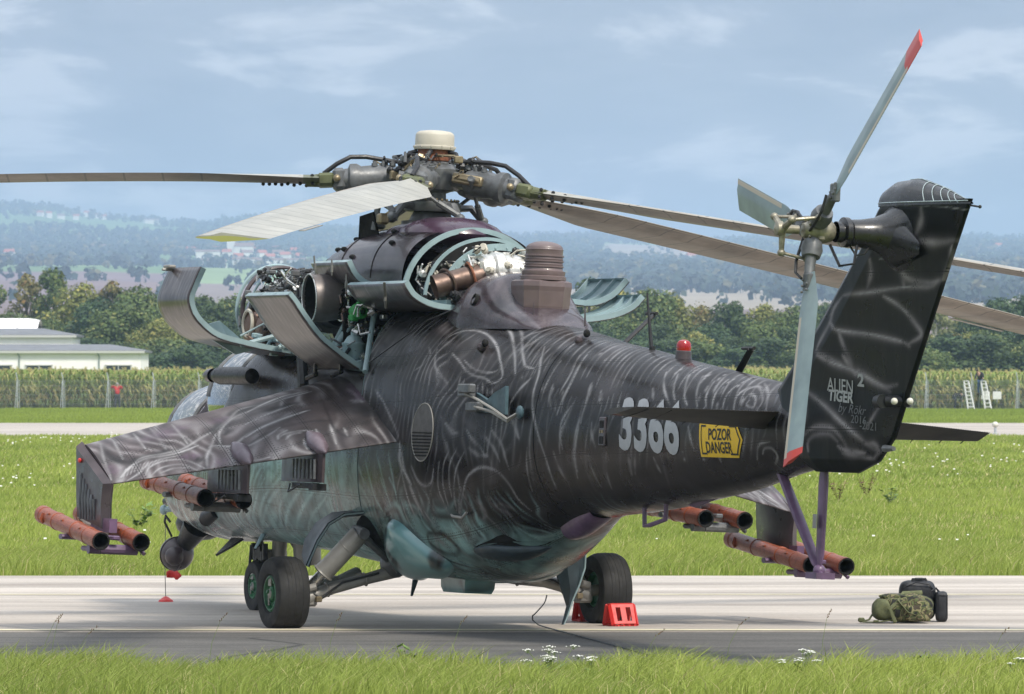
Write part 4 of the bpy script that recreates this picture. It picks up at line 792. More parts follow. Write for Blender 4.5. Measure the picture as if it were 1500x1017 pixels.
STROKES = {
'aft': [(0.0113,0.95,'pr',[(-2.324,0.677,2.378),(-2.489,0.678,2.319),(-2.699,0.683,2.225),(-2.859,0.67,2.185),(-3.022,0.648,2.168),(-3.157,0.638,2.128),(-3.255,0.617,2.147),(-3.287,0.595,2.194),(-3.167,0.566,2.299),(-2.941,0.515,2.442),(-2.672,0.485,2.537),(-2.446,0.496,2.579),(-2.254,0.545,2.578),(-2.113,0.613,2.534),(-2.075,0.67,2.461)]),(0.0113,0.48,'pr',[(-2.576,0.662,2.319),(-2.704,0.662,2.273),(-2.867,0.651,2.232),(-3.052,0.625,2.216),(-3.166,0.597,2.234),(-3.172,0.571,2.288)]),(0.0848,0.3,'g',[(-2.352,0.629,2.45),(-2.471,0.578,2.487),(-2.681,0.56,2.452),(-2.908,0.573,2.369),(-3.034,0.596,2.287)]),(0.0727,0.24,'g',[(-2.467,0.67,2.343),(-2.716,0.655,2.284),(-2.981,0.622,2.251)]),(0.0155,0.84,'pr',[(-2.756,0.359,2.613),(-2.996,0.404,2.539),(-3.305,0.498,2.372),(-3.487,0.559,2.207)]),(0.0165,0.72,'pr',[(-2.622,0.331,2.65),(-2.769,0.302,2.639),(-3.072,0.348,2.565),(-3.433,0.476,2.372),(-3.587,0.51,2.278),(-3.744,0.5,2.256)]),(0.0113,0.42,'pr',[(-1.864,0.712,2.436),(-1.964,0.736,2.364),(-1.911,0.774,2.28),(-1.788,0.8,2.232)]),(0.0155,0.48,'pr',[(-2.037,0.703,2.413),(-2.103,0.744,2.305),(-2.194,0.758,2.234),(-2.455,0.756,2.117)]),(0.0727,0.26,'g',[(-1.929,0.791,2.22),(-2.154,0.767,2.221),(-2.438,0.761,2.105)]),(0.0113,0.6,'pr',[(-2.633,0.71,2.177),(-2.636,0.728,2.118),(-2.645,0.741,2.059)]),(0.0113,0.6,'pr',[(-2.704,0.707,2.154),(-2.718,0.727,2.072)]),(0.0113,0.54,'pr',[(-2.875,0.692,2.108),(-2.907,0.707,2.026)]),(0.0113,0.6,'pr',[(-2.944,0.677,2.121),(-2.988,0.696,2.016)]),(0.0113,0.66,'pr',[(-3.012,0.661,2.133),(-3.07,0.68,2.028)]),(0.0113,0.6,'pr',[(-3.111,0.658,2.087),(-3.147,0.67,2.017)]),(0.0113,0.54,'pr',[(-3.192,0.645,2.088),(-3.229,0.657,2.018)]),(0.018,0.66,'pr',[(-3.774,0.533,2.174),(-3.642,0.586,2.068),(-3.559,0.621,1.963)]),(0.0155,0.84,'pr',[(-3.66,0.374,2.445),(-3.857,0.496,2.233),(-3.908,0.558,2.047),(-3.986,0.581,1.852),(-4.1,0.571,1.665)]),(0.0155,0.72,'pr',[(-4.315,0.323,2.377),(-4.395,0.436,2.213),(-4.346,0.506,2.05)]),(0.0155,0.72,'pr',[(-4.183,0.503,2.119),(-4.185,0.53,2.026),(-4.193,0.548,1.935)]),(0.0155,0.72,'pr',[(-4.418,0.305,2.378),(-4.489,0.437,2.19),(-4.443,0.508,2.005),(-4.444,0.528,1.891)]),(0.0155,0.6,'pr',[(-4.533,0.525,1.824),(-4.472,0.53,1.687)]),(0.0309,0.42,'pr',[(-3.575,0.635,1.848),(-3.683,0.626,1.768),(-3.762,0.617,1.666)]),(0.0727,0.42,'g',[(-1.582,0.548,2.683),(-1.788,0.588,2.62),(-2.032,0.607,2.559)]),(0.0182,0.6,'b',[(-1.135,0.846,2.159),(-1.744,0.828,2.124),(-2.292,0.789,2.068),(-2.588,0.755,2.035)]),(0.0121,0.6,'b',[(-2.273,0.659,2.426),(-2.355,0.767,2.128),(-2.345,0.805,1.939),(-2.335,0.826,1.657)]),(0.0121,0.48,'b',[(-2.505,0.285,2.688),(-2.686,0.586,2.416),(-2.798,0.683,2.178)]),(0.0103,0.36,'p',[(-1.219,0.87,1.955),(-1.443,0.874,1.814),(-1.655,0.873,1.649)]),(0.0485,0.3,'g',[(-2.451,0.804,1.822),(-2.589,0.792,1.731),(-2.739,0.773,1.663)]),(0.0485,0.3,'g',[(-2.85,0.749,1.804),(-3.087,0.716,1.714),(-3.227,0.695,1.658)]),(0.0155,0.6,'pr',[(-1.939,0.86,1.405),(-2.067,0.841,1.278),(-2.188,0.824,1.234),(-2.317,0.814,1.271),(-2.365,0.819,1.377)]),(0.0206,0.66,'pr',[(-1.693,0.872,1.579),(-1.797,0.866,1.38),(-1.894,0.846,1.217),(-2.005,0.807,1.067),(-2.118,0.744,0.919)]),(0.018,0.6,'pr',[(-1.639,0.874,1.531),(-1.764,0.862,1.297),(-1.833,0.83,1.111),(-1.898,0.786,0.972)]),(0.0155,0.54,'pr',[(-1.853,0.86,1.322),(-1.961,0.832,1.16),(-2.086,0.786,1.023),(-2.191,0.735,0.921)]),(0.0113,0.6,'pr',[(-2.635,0.789,1.545),(-2.545,0.798,1.427),(-2.514,0.784,1.252),(-2.547,0.732,1.056)]),(0.0113,0.6,'pr',[(-2.463,0.81,1.437),(-2.428,0.793,1.227),(-2.503,0.739,1.055)]),(0.0113,0.6,'pr',[(-2.76,0.771,1.558),(-2.65,0.784,1.429),(-2.62,0.77,1.266),(-2.631,0.745,1.151)]),(0.0113,0.6,'pr',[(-2.885,0.751,1.537),(-2.749,0.765,1.384),(-2.68,0.748,1.198),(-2.655,0.705,1.036)]),(0.0155,0.54,'pr',[(-2.812,0.718,1.178),(-2.913,0.728,1.318),(-3.074,0.709,1.396),(-3.225,0.683,1.411),(-3.405,0.643,1.374),(-3.524,0.588,1.275),(-3.573,0.516,1.152),(-3.641,0.428,1.065)]),(0.0206,0.36,'pr',[(-2.533,0.797,1.777),(-2.663,0.783,1.708),(-2.781,0.766,1.687)]),(0.0206,0.42,'pr',[(-2.886,0.748,1.735),(-3.008,0.731,1.644),(-3.145,0.709,1.576),(-3.213,0.695,1.508)]),(0.0206,0.48,'pr',[(-3.227,0.695,1.658),(-3.366,0.674,1.568),(-3.446,0.652,1.467)]),(0.0206,0.48,'pr',[(-3.307,0.681,1.729),(-3.475,0.658,1.616),(-3.536,0.641,1.503),(-3.577,0.615,1.401)]),(0.0258,0.36,'pr',[(-2.948,0.741,1.573),(-3.104,0.714,1.518),(-3.256,0.688,1.509)]),(0.0303,0.54,'gr',[(-3.006,0.671,1.16),(-3.031,0.64,1.092),(-3.064,0.6,1.024),(-2.995,0.595,0.977)]),(0.0364,0.54,'gr',[(-3.169,0.638,1.175),(-3.19,0.605,1.107),(-3.331,0.536,1.055),(-3.37,0.474,0.989),(-3.36,0.417,0.921)]),(0.0242,0.48,'gr',[(-3.301,0.576,1.11),(-3.416,0.522,1.08),(-3.448,0.471,1.025)]),(0.0727,0.66,'T',[(-1.909,0.776,0.949),(-1.995,0.716,0.835),(-2.283,0.707,0.889),(-2.508,0.671,0.895)]),(0.0727,0.72,'T',[(-2.742,0.669,0.992),(-2.755,0.62,0.902),(-2.796,0.558,0.823)]),(0.0848,0.6,'T',[(-2.489,0.663,0.871),(-2.567,0.589,0.782),(-2.631,0.538,0.739)]),(0.0727,0.6,'T',[(-3.322,0.413,0.898),(-3.373,0.294,0.834),(-3.471,0.172,0.829),(-3.742,0.102,0.918)]),(0.0303,0.72,'b',[(-1.983,0.698,0.8),(-2.157,0.706,0.851),(-2.323,0.656,0.809),(-2.397,0.568,0.709),(-2.239,0.54,0.648),(-2.042,0.588,0.665),(-1.963,0.661,0.742),(-1.983,0.698,0.8)]),(0.0242,0.72,'b',[(-2.794,0.694,1.085),(-2.774,0.629,0.925),(-2.831,0.547,0.824)]),(0.0182,0.72,'b',[(-2.903,0.62,0.974),(-2.921,0.561,0.884),(-2.968,0.503,0.829)]),(0.0788,0.72,'b',[(-3.349,0.465,0.966),(-3.517,0.423,1.005),(-3.585,0.325,0.952),(-3.587,0.249,0.909)]),(0.0485,0.6,'b',[(-3.155,0.645,1.186),(-3.126,0.616,1.094),(-3.116,0.598,1.049)]),(0.0182,0.6,'tr',[(-2.77,0.682,1.039),(-2.774,0.629,0.925),(-2.807,0.563,0.835)]),(0.0182,0.6,'tr',[(-2.928,0.646,1.043),(-2.905,0.608,0.951),(-2.935,0.541,0.862)]),(0.0182,0.6,'tr',[(-3.348,0.412,0.91),(-3.388,0.301,0.846),(-3.43,0.192,0.816),(-3.602,0.103,0.869),(-3.816,0.109,0.942)]),(0.0182,0.6,'tr',[(-1.994,0.801,1.044),(-2.033,0.747,0.905),(-2.146,0.701,0.839),(-2.297,0.699,0.877),(-2.455,0.675,0.882)]),(0.0129,0.54,'p',[(-3.894,0.593,1.588),(-3.85,0.567,1.418),(-3.812,0.493,1.225)]),(0.0206,0.72,'pr',[(-0.47,-0.876,1.835),(-4.1,0.57,1.648),(-4.166,0.527,1.457),(-4.184,0.44,1.268)]),(0.0155,0.72,'pr',[(-4.492,0.53,1.778),(-4.449,0.533,1.687),(-4.427,0.518,1.551)]),(0.0206,0.66,'pr',[(-4.782,0.505,1.77),(-4.697,0.497,1.578),(-4.623,0.431,1.354)]),(0.097,0.6,'n',[(-3.938,0.587,1.589),(-4.305,0.527,1.527),(-4.854,0.476,1.535)]),(0.097,0.48,'n',[(-3.98,0.505,1.319),(-4.319,0.463,1.348),(-4.764,0.431,1.378)]),(0.0121,0.72,'b',[(-1.699,0.86,1.249),(-2.401,0.794,1.215),(-3.036,0.671,1.183),(-3.501,0.549,1.172)]),(0.0182,0.72,'b',[(-1.108,0.778,0.886),(-1.4,0.821,1.009),(-1.679,0.831,1.084)]),(0.0103,0.72,'p',[(-1.664,0.832,1.084),(-1.741,0.772,0.91),(-1.847,0.652,0.717),(-2.054,0.527,0.608)]),(0.0155,0.84,'pr',[(-3.744,0.442,2.35),(-3.872,0.505,2.21),(-3.896,0.557,2.055),(-3.944,0.579,1.917),(-4.059,0.578,1.735),(-4.181,0.535,1.495),(-4.195,0.449,1.286)]),(0.0155,0.66,'pr',[(-4.103,0.408,2.32),(-4.069,0.517,2.118),(-4.058,0.555,1.979)]),(0.018,0.72,'pr',[(-4.42,0.314,2.37),(-4.474,0.443,2.182),(-4.424,0.512,1.998),(-4.377,0.536,1.875)]),(0.018,0.6,'pr',[(-4.833,0.429,2.138),(-4.847,0.477,1.985),(-4.81,0.502,1.804)]),(0.0155,0.66,'pr',[(-4.63,0.499,1.969),(-4.484,0.529,1.831),(-4.449,0.534,1.71),(-4.484,0.519,1.59)]),(0.0309,0.72,'p',[(-5.055,0.438,2.063),(-5.095,0.46,1.972)]),(0.0258,0.6,'p',[(-4.821,0.437,2.122),(-4.868,0.459,2.046)]),(0.0206,0.6,'p',[(-4.213,0.51,2.088),(-4.205,0.535,1.996),(-4.269,0.542,1.92)]),(0.0206,0.6,'p',[(-5.916,0.349,2.098),(-6.008,0.378,2.009)]),(0.0155,0.78,'pr',[(-5.943,0.247,2.236),(-6.086,0.325,2.114),(-6.312,0.364,1.966)]),(0.0155,0.72,'pr',[(-6.153,0.234,2.221),(-6.292,0.328,2.07),(-6.384,0.349,1.996)]),(0.0155,0.72,'pr',[(-6.331,0.208,2.223),(-6.499,0.322,2.042),(-6.6,0.339,1.968)]),(0.0155,0.66,'pr',[(-6.551,0.193,2.209),(-6.706,0.309,2.029),(-6.775,0.328,1.955)]),(0.0155,0.66,'pr',[(-6.819,0.206,2.164),(-6.854,0.288,2.044),(-6.924,0.315,1.956)]),(0.018,0.72,'pr',[(-6.986,0.162,2.181),(-6.985,0.267,2.06),(-7.022,0.31,1.942)]),(0.0155,0.72,'pr',[(-7.213,0.182,2.137),(-7.174,0.256,2.047),(-7.2,0.294,1.944)]),(0.018,0.72,'pr',[(-7.428,0.168,2.123),(-7.346,0.238,2.048),(-7.387,0.283,1.931)]),(0.0155,0.84,'p',[(-7.494,0.24,2.02),(-7.526,0.21,2.064),(-7.648,0.216,2.035),(-7.691,0.248,1.962),(-7.563,0.254,1.976),(-7.573,0.236,2.013)]),(0.0155,0.72,'p',[(-7.475,0.261,1.975),(-7.427,0.198,2.093),(-7.558,0.148,2.124),(-7.777,0.211,2.022),(-7.769,0.251,1.934)]),(0.0155,0.72,'p',[(-7.55,0.098,2.155),(-7.799,0.176,2.066),(-7.912,0.237,1.935)]),(0.0361,0.72,'p',[(-6.108,0.192,2.26),(-6.096,0.233,2.229)]),(0.0309,0.72,'p',[(-6.331,0.13,2.27),(-6.348,0.184,2.238)]),(0.0361,0.72,'p',[(-6.595,0.149,2.233),(-6.626,0.209,2.186)]),(0.0361,0.72,'p',[(-6.831,0.126,2.219),(-6.839,0.176,2.188)]),(0.0309,0.72,'p',[(-7.061,0.148,2.182),(-7.036,0.183,2.158)]),(0.0361,0.72,'p',[(-7.242,0.149,2.16),(-7.24,0.186,2.129)]),(0.0309,0.72,'p',[(-7.2,0.005,2.21),(-7.209,0.072,2.2)]),(0.0258,0.48,'pr',[(-5.004,0.487,1.806),(-5.012,0.486,1.716),(-5.069,0.473,1.612)]),(0.0206,0.48,'p',[(-5.253,0.452,1.57),(-5.192,0.42,1.437),(-5.134,0.339,1.275)]),(0.0258,0.48,'p',[(-5.638,0.422,1.561),(-5.611,0.371,1.399)]),(0.0309,0.48,'p',[(-4.672,0.499,1.577),(-4.661,0.454,1.414)]),(0.0206,0.48,'p',[(-5.77,0.416,1.577),(-5.675,0.367,1.4)]),(0.0206,0.6,'pr',[(-6.68,0.358,1.793),(-6.761,0.338,1.62)]),(0.0206,0.48,'p',[(-6.067,0.382,1.538),(-6.119,0.335,1.422)]),(0.0309,0.48,'p',[(-6.571,0.349,1.588),(-6.577,0.333,1.531)]),(0.0258,0.48,'p',[(-6.89,0.314,1.564),(-6.897,0.299,1.521)]),(0.0258,0.48,'p',[(-7.156,0.29,1.568),(-7.162,0.274,1.525)]),(0.0206,0.48,'p',[(-4.924,0.474,1.551),(-4.945,0.427,1.403),(-4.96,0.363,1.286)]),(0.0258,0.42,'p',[(-4.321,0.531,1.557),(-4.395,0.454,1.35)]),(0.0155,0.6,'pr',[(-7.847,0.224,1.593),(-7.9,0.234,1.636),(-8.011,0.222,1.637),(-8.054,0.192,1.582),(-7.951,0.157,1.511)]),(0.0155,0.54,'pr',[(-7.733,0.217,1.549),(-7.829,0.25,1.663),(-8.007,0.238,1.693)]),(0.097,0.6,'b',[(-3.69,0.601,1.976),(-4.313,0.53,1.966),(-5.055,0.479,1.866),(-5.393,0.458,1.81)]),(0.0545,0.48,'b',[(-3.735,0.359,2.446),(-4.277,0.367,2.337),(-4.997,0.341,2.262),(-5.68,0.308,2.203),(-6.184,0.285,2.16)]),(0.1576,0.54,'n',[(-4.05,0.566,1.553),(-4.653,0.488,1.517),(-5.361,0.431,1.513),(-6.128,0.377,1.538)]),(0.0121,0.6,'b',[(-5.251,0.365,2.186),(-5.315,0.368,2.171),(-5.624,0.354,2.142),(-5.683,0.384,2.067),(-5.717,0.411,1.977)]),(0.0103,0.72,'p',[(-0.5,0.775,2.225),(-1.137,0.867,2.004),(-1.462,0.874,1.809),(-1.676,0.872,1.636)]),(0.0606,0.6,'t',[(-0.841,0.871,1.26),(-0.981,0.856,1.143)]),(0.0242,0.72,'tr',[(-0.641,0.872,1.281),(-0.82,0.859,1.164),(-0.951,0.841,1.071)]),(0.0212,0.78,'tr',[(-0.979,0.874,1.285),(-1.102,0.85,1.109),(-1.209,0.823,1.005)]),(0.0212,0.72,'tr',[(-1.26,0.875,1.289),(-1.377,0.857,1.161),(-1.426,0.833,1.056)]),(0.0182,0.72,'tr',[(-1.464,0.871,1.292),(-1.57,0.858,1.2),(-1.595,0.837,1.094)]),(0.0182,0.72,'tr',[(-0.895,0.88,1.432),(-0.985,0.876,1.309),(-1.055,0.865,1.197)]),(0.0182,0.72,'tr',[(-1.148,0.882,1.518),(-1.273,0.879,1.354),(-1.365,0.864,1.202)]),(0.0182,0.6,'tr',[(-0.563,0.879,1.512),(-0.753,0.878,1.358),(-0.861,0.87,1.246)]),(0.0182,0.6,'tr',[(-1.425,0.879,1.521),(-1.516,0.874,1.358),(-1.577,0.858,1.205)]),(0.0206,0.72,'pr',[(-1.682,0.873,1.585),(-1.724,0.87,1.422),(-1.935,0.847,1.242)]),(0.0303,0.9,'b',[(-2.012,0.846,1.283),(-2.041,0.819,1.128),(-2.101,0.761,0.956),(-2.151,0.691,0.823)]),(0.0364,0.9,'b',[(-2.857,0.694,1.127),(-2.838,0.638,0.975),(-2.929,0.544,0.864)]),(0.0364,0.9,'b',[(-3.065,0.654,1.152),(-3.217,0.543,1.005),(-3.274,0.415,0.876)]),(0.0667,0.95,'b',[(-3.412,0.467,1.002),(-3.494,0.385,0.959),(-3.594,0.259,0.917)]),(0.0667,0.9,'T',[(-2.338,0.706,0.904),(-2.547,0.64,0.852),(-2.568,0.538,0.721)]),(0.0545,0.9,'T',[(-2.902,0.622,0.976),(-2.946,0.552,0.883),(-2.954,0.49,0.809)]),(0.0364,0.84,'t',[(-3.386,0.315,0.853),(-3.466,0.223,0.845),(-3.686,0.131,0.905),(-3.865,0.147,0.965)]),(0.0364,0.84,'T',[(-1.773,0.827,1.084),(-1.82,0.775,0.93),(-1.958,0.674,0.76)]),(0.0424,0.84,'T',[(-2.364,0.516,0.649),(-2.522,0.409,0.598),(-2.702,0.272,0.568),(-2.951,0.145,0.604)]),(0.0364,0.84,'T',[(-0.873,0.811,0.97),(-0.873,0.739,0.813),(-0.67,0.588,0.634)]),(0.0273,0.95,'b',[(-1.958,0.674,0.76),(-2.037,0.709,0.829),(-2.298,0.665,0.817),(-2.396,0.574,0.715),(-2.258,0.547,0.658),(-2.059,0.606,0.687),(-1.958,0.674,0.76)]),(0.0364,0.72,'g',[(-2.12,0.677,0.793),(-2.285,0.592,0.712)]),(0.0485,0.84,'b',[(-2.14,0.378,0.521),(-2.336,0.288,0.506),(-2.607,0.274,0.546)]),(0.0242,0.95,'b',[(-1.66,0.836,1.102),(-1.708,0.772,0.908),(-1.822,0.684,0.757),(-1.949,0.581,0.646),(-2.152,0.469,0.577),(-2.342,0.376,0.546)]),(0.0077,0.72,'p',[(-1.686,0.831,1.083),(-1.737,0.771,0.909),(-1.86,0.686,0.766),(-2.004,0.591,0.662),(-2.204,0.491,0.601)]),(0.0303,0.84,'b',[(-1.104,0.791,0.915),(-0.958,0.717,0.776),(-0.665,0.564,0.615)]),(0.0242,0.84,'b',[(-2.324,0.796,1.173),(-2.239,0.778,1.055),(-2.315,0.742,0.98),(-2.678,0.678,0.98)]),(0.0303,0.72,'t',[(-1.29,0.825,1.017),(-1.567,0.83,1.061),(-1.676,0.782,0.927),(-1.894,0.715,0.816)]),(0.0364,0.84,'b',[(-3.273,0.57,1.082),(-3.415,0.502,1.048),(-3.484,0.446,1.014)]),(0.0242,0.72,'tr',[(-2.828,0.61,0.917),(-2.871,0.519,0.806),(-2.688,0.525,0.743)]),(0.0182,0.72,'tr',[(-2.552,0.689,0.948),(-2.616,0.626,0.854),(-2.605,0.577,0.778)]),(0.0303,0.84,'b',[(-1.05,0.841,1.071),(-1.099,0.813,0.974),(-1.248,0.807,0.957)])],
'wing': [(0.0134,0.84,'pr',[(-0.237,2.995,1.522),(-0.647,3.031,1.354)]),(0.0134,0.84,'pr',[(-0.203,2.797,1.588),(-0.579,2.809,1.455)]),(0.0144,0.9,'pr',[(-0.188,2.635,1.637),(-0.722,2.655,1.441)]),(0.0144,0.9,'pr',[(-0.228,2.454,1.681),(-0.699,2.462,1.513)]),(0.0155,0.6,'pr',[(-0.24,3.108,1.489),(-0.575,3.178,1.34),(-0.786,3.2,1.228),(-0.881,3.213,1.172)]),(0.0206,0.95,'pr',[(-0.788,3.01,1.293),(-0.707,2.88,1.375),(-0.744,2.67,1.427),(-0.755,2.525,1.468),(-0.672,2.348,1.56),(-0.58,2.168,1.653),(-0.459,2.006,1.745),(-0.309,1.849,1.837),(-0.327,1.628,1.897),(-0.274,1.306,2.005)]),(0.018,0.72,'pr',[(-0.879,2.224,1.51),(-0.684,2.173,1.611),(-0.561,2.086,1.685),(-0.453,1.959,1.761),(-0.397,1.804,1.825),(-0.332,1.479,1.94),(-0.321,1.201,2.024)]),(0.018,0.72,'pr',[(-0.851,2.319,1.492),(-0.856,2.261,1.509),(-0.932,2.137,1.514),(-0.827,1.952,1.621),(-0.751,1.701,1.731),(-0.711,1.385,1.845)]),(0.018,0.66,'pr',[(-1.149,2.432,1.306),(-0.987,2.386,1.405),(-0.859,2.306,1.493),(-0.668,2.197,1.609)]),(0.0206,0.84,'pr',[(-0.89,3.13,1.197),(-0.788,3.01,1.293),(-0.734,2.859,1.369),(-0.781,2.682,1.405),(-0.794,2.538,1.447),(-0.772,2.397,1.502)]),(0.0155,0.66,'pr',[(-0.96,3.093,1.171),(-0.914,2.976,1.239),(-0.837,2.878,1.313),(-0.813,2.751,1.367),(-0.841,2.583,1.41)]),(0.0155,0.6,'pr',[(-0.964,2.933,1.227),(-0.874,2.86,1.3),(-0.854,2.706,1.362),(-0.942,2.557,1.369),(-1.138,2.451,1.305)]),(0.0155,0.54,'pr',[(-0.992,2.883,1.229),(-0.936,2.777,1.297),(-0.978,2.613,1.332),(-1.132,2.516,1.286)]),(0.0155,0.48,'pr',[(-1.006,2.814,1.247),(-0.998,2.693,1.294),(-1.059,2.565,1.307)]),(0.0155,0.6,'pr',[(-1.013,2.15,1.472),(-1.007,2.014,1.52),(-0.957,1.847,1.598),(-0.868,1.682,1.69)]),(0.0155,0.6,'pr',[(-1.061,2.166,1.444),(-1.19,2.135,1.389),(-1.256,2.024,1.395),(-1.27,1.909,1.428)]),(0.0155,0.6,'pr',[(-1.044,1.758,1.588),(-0.998,1.682,1.634),(-1.024,1.541,1.668),(-1.078,1.455,1.673)]),(0.0155,0.72,'pr',[(-1.166,1.56,1.598),(-1.332,1.573,1.513)]),(0.0606,0.95,'b',[(-0.317,3.096,1.469),(-0.553,3.112,1.371),(-0.68,3.049,1.332),(-0.729,2.917,1.352),(-0.705,2.657,1.448)]),(0.0727,0.95,'b',[(-0.593,2.202,1.637),(-0.373,1.947,1.79),(-0.334,1.706,1.872),(-0.261,1.377,1.988)]),(0.0606,0.9,'b',[(-0.716,2.124,1.613),(-0.545,1.946,1.734),(-0.491,1.686,1.831),(-0.504,1.388,1.916)]),(0.0606,0.9,'b',[(-1.022,2.42,1.376),(-0.88,2.566,1.397)]),(0.1212,0.6,'u',[(-0.412,2.739,1.542),(-0.386,2.552,1.607),(-0.374,2.398,1.656)]),(0.0848,0.6,'u',[(-0.436,2.149,1.71),(-0.407,2.019,1.758)]),(0.0727,0.72,'u',[(-0.88,2.566,1.397),(-0.922,2.446,1.416)]),(0.0727,0.6,'u',[(-1.119,2.348,1.352),(-1.117,2.259,1.384)]),(0.0727,0.54,'u',[(-0.702,3.159,1.285),(-0.814,3.15,1.231)]),(0.0848,0.54,'g',[(-0.633,2.036,1.673),(-0.639,1.813,1.74),(-0.613,1.577,1.822)]),(0.0103,0.6,'p',[(-0.625,2.824,1.43),(-0.6,2.786,1.453),(-0.655,2.774,1.433)]),(0.0082,0.72,'p',[(-0.915,3.116,1.188),(-0.791,3.052,1.277)]),(0.0082,0.72,'p',[(-0.904,3.08,1.207),(-0.787,3.017,1.29)]),(0.0082,0.72,'p',[(-0.893,3.045,1.225),(-0.786,2.982,1.303)]),(0.0082,0.72,'p',[(-0.885,3.009,1.243),(-0.785,2.948,1.315)]),(0.0082,0.72,'p',[(-0.877,2.974,1.259),(-0.787,2.915,1.325)]),(0.0082,0.72,'p',[(-0.871,2.94,1.274),(-0.789,2.881,1.335)]),(0.0082,0.72,'p',[(-0.866,2.906,1.288),(-0.794,2.849,1.344)]),(0.0082,0.72,'p',[(-0.862,2.872,1.302),(-0.8,2.817,1.351)]),(0.0082,0.72,'p',[(-0.86,2.839,1.314),(-0.808,2.785,1.358)]),(0.0082,0.72,'p',[(-0.86,2.807,1.325),(-0.818,2.754,1.364)]),(0.0082,0.72,'p',[(-0.861,2.775,1.336),(-0.829,2.724,1.368)]),(0.0082,0.72,'p',[(-0.864,2.743,1.345),(-0.842,2.694,1.372)]),(0.0082,0.72,'p',[(-0.868,2.712,1.353),(-0.856,2.665,1.375)]),(0.0082,0.72,'p',[(-0.874,2.681,1.361),(-0.873,2.636,1.377)]),(0.0082,0.72,'p',[(-0.882,2.651,1.367),(-0.891,2.608,1.377)]),(0.0082,0.72,'p',[(-0.892,2.622,1.372),(-0.91,2.58,1.377)]),(0.0155,0.78,'pr',[(-0.42,1.837,1.808),(-0.324,1.64,1.894),(-0.255,1.418,1.977),(-0.286,1.22,2.027)]),(0.0155,0.78,'pr',[(-0.864,1.99,1.593),(-0.772,1.796,1.693),(-0.723,1.562,1.786),(-0.708,1.35,1.857)]),(0.0155,0.6,'pr',[(-0.641,1.914,1.708),(-0.563,1.669,1.811),(-0.515,1.412,1.905)]),(0.0212,0.72,'b',[(-1.02,2.043,1.505),(-0.91,1.844,1.62),(-0.879,1.67,1.689),(-0.907,1.441,1.75),(-0.991,1.275,1.768)]),(0.0155,0.6,'pr',[(-1.051,1.762,1.583),(-0.983,1.728,1.625),(-0.946,1.64,1.67)]),(0.0155,0.6,'pr',[(-1.09,1.7,1.586),(-1.039,1.639,1.63),(-1.052,1.546,1.654)]),(0.0155,0.72,'pr',[(-1.172,1.567,1.593),(-1.326,1.588,1.511)]),(0.0155,0.72,'pr',[(-1.063,1.42,1.691),(-1.322,1.457,1.558)]),(0.0155,0.72,'pr',[(-1.055,1.287,1.737),(-1.39,1.346,1.563)]),(0.0155,0.6,'pr',[(-1.178,1.201,1.711),(-1.321,1.219,1.639)]),(0.0152,0.72,'b',[(-0.448,1.169,1.999),(-0.911,1.247,1.811),(-1.176,1.276,1.687),(-1.321,1.219,1.639),(-1.362,1.082,1.666),(-1.32,0.904,1.745)]),(0.097,0.66,'u',[(-0.406,0.845,2.107),(-0.749,0.861,1.993),(-0.734,0.921,1.979)]),(0.0464,0.54,'p',[(-0.826,0.91,1.949),(-0.754,0.972,1.956)]),(0.0848,0.48,'n',[(-0.508,1.015,2.027),(-0.684,1.188,1.916)]),(0.1455,0.6,'b',[(-0.985,0.946,1.876),(-1.169,0.926,1.805),(-1.124,1.105,1.766)])],
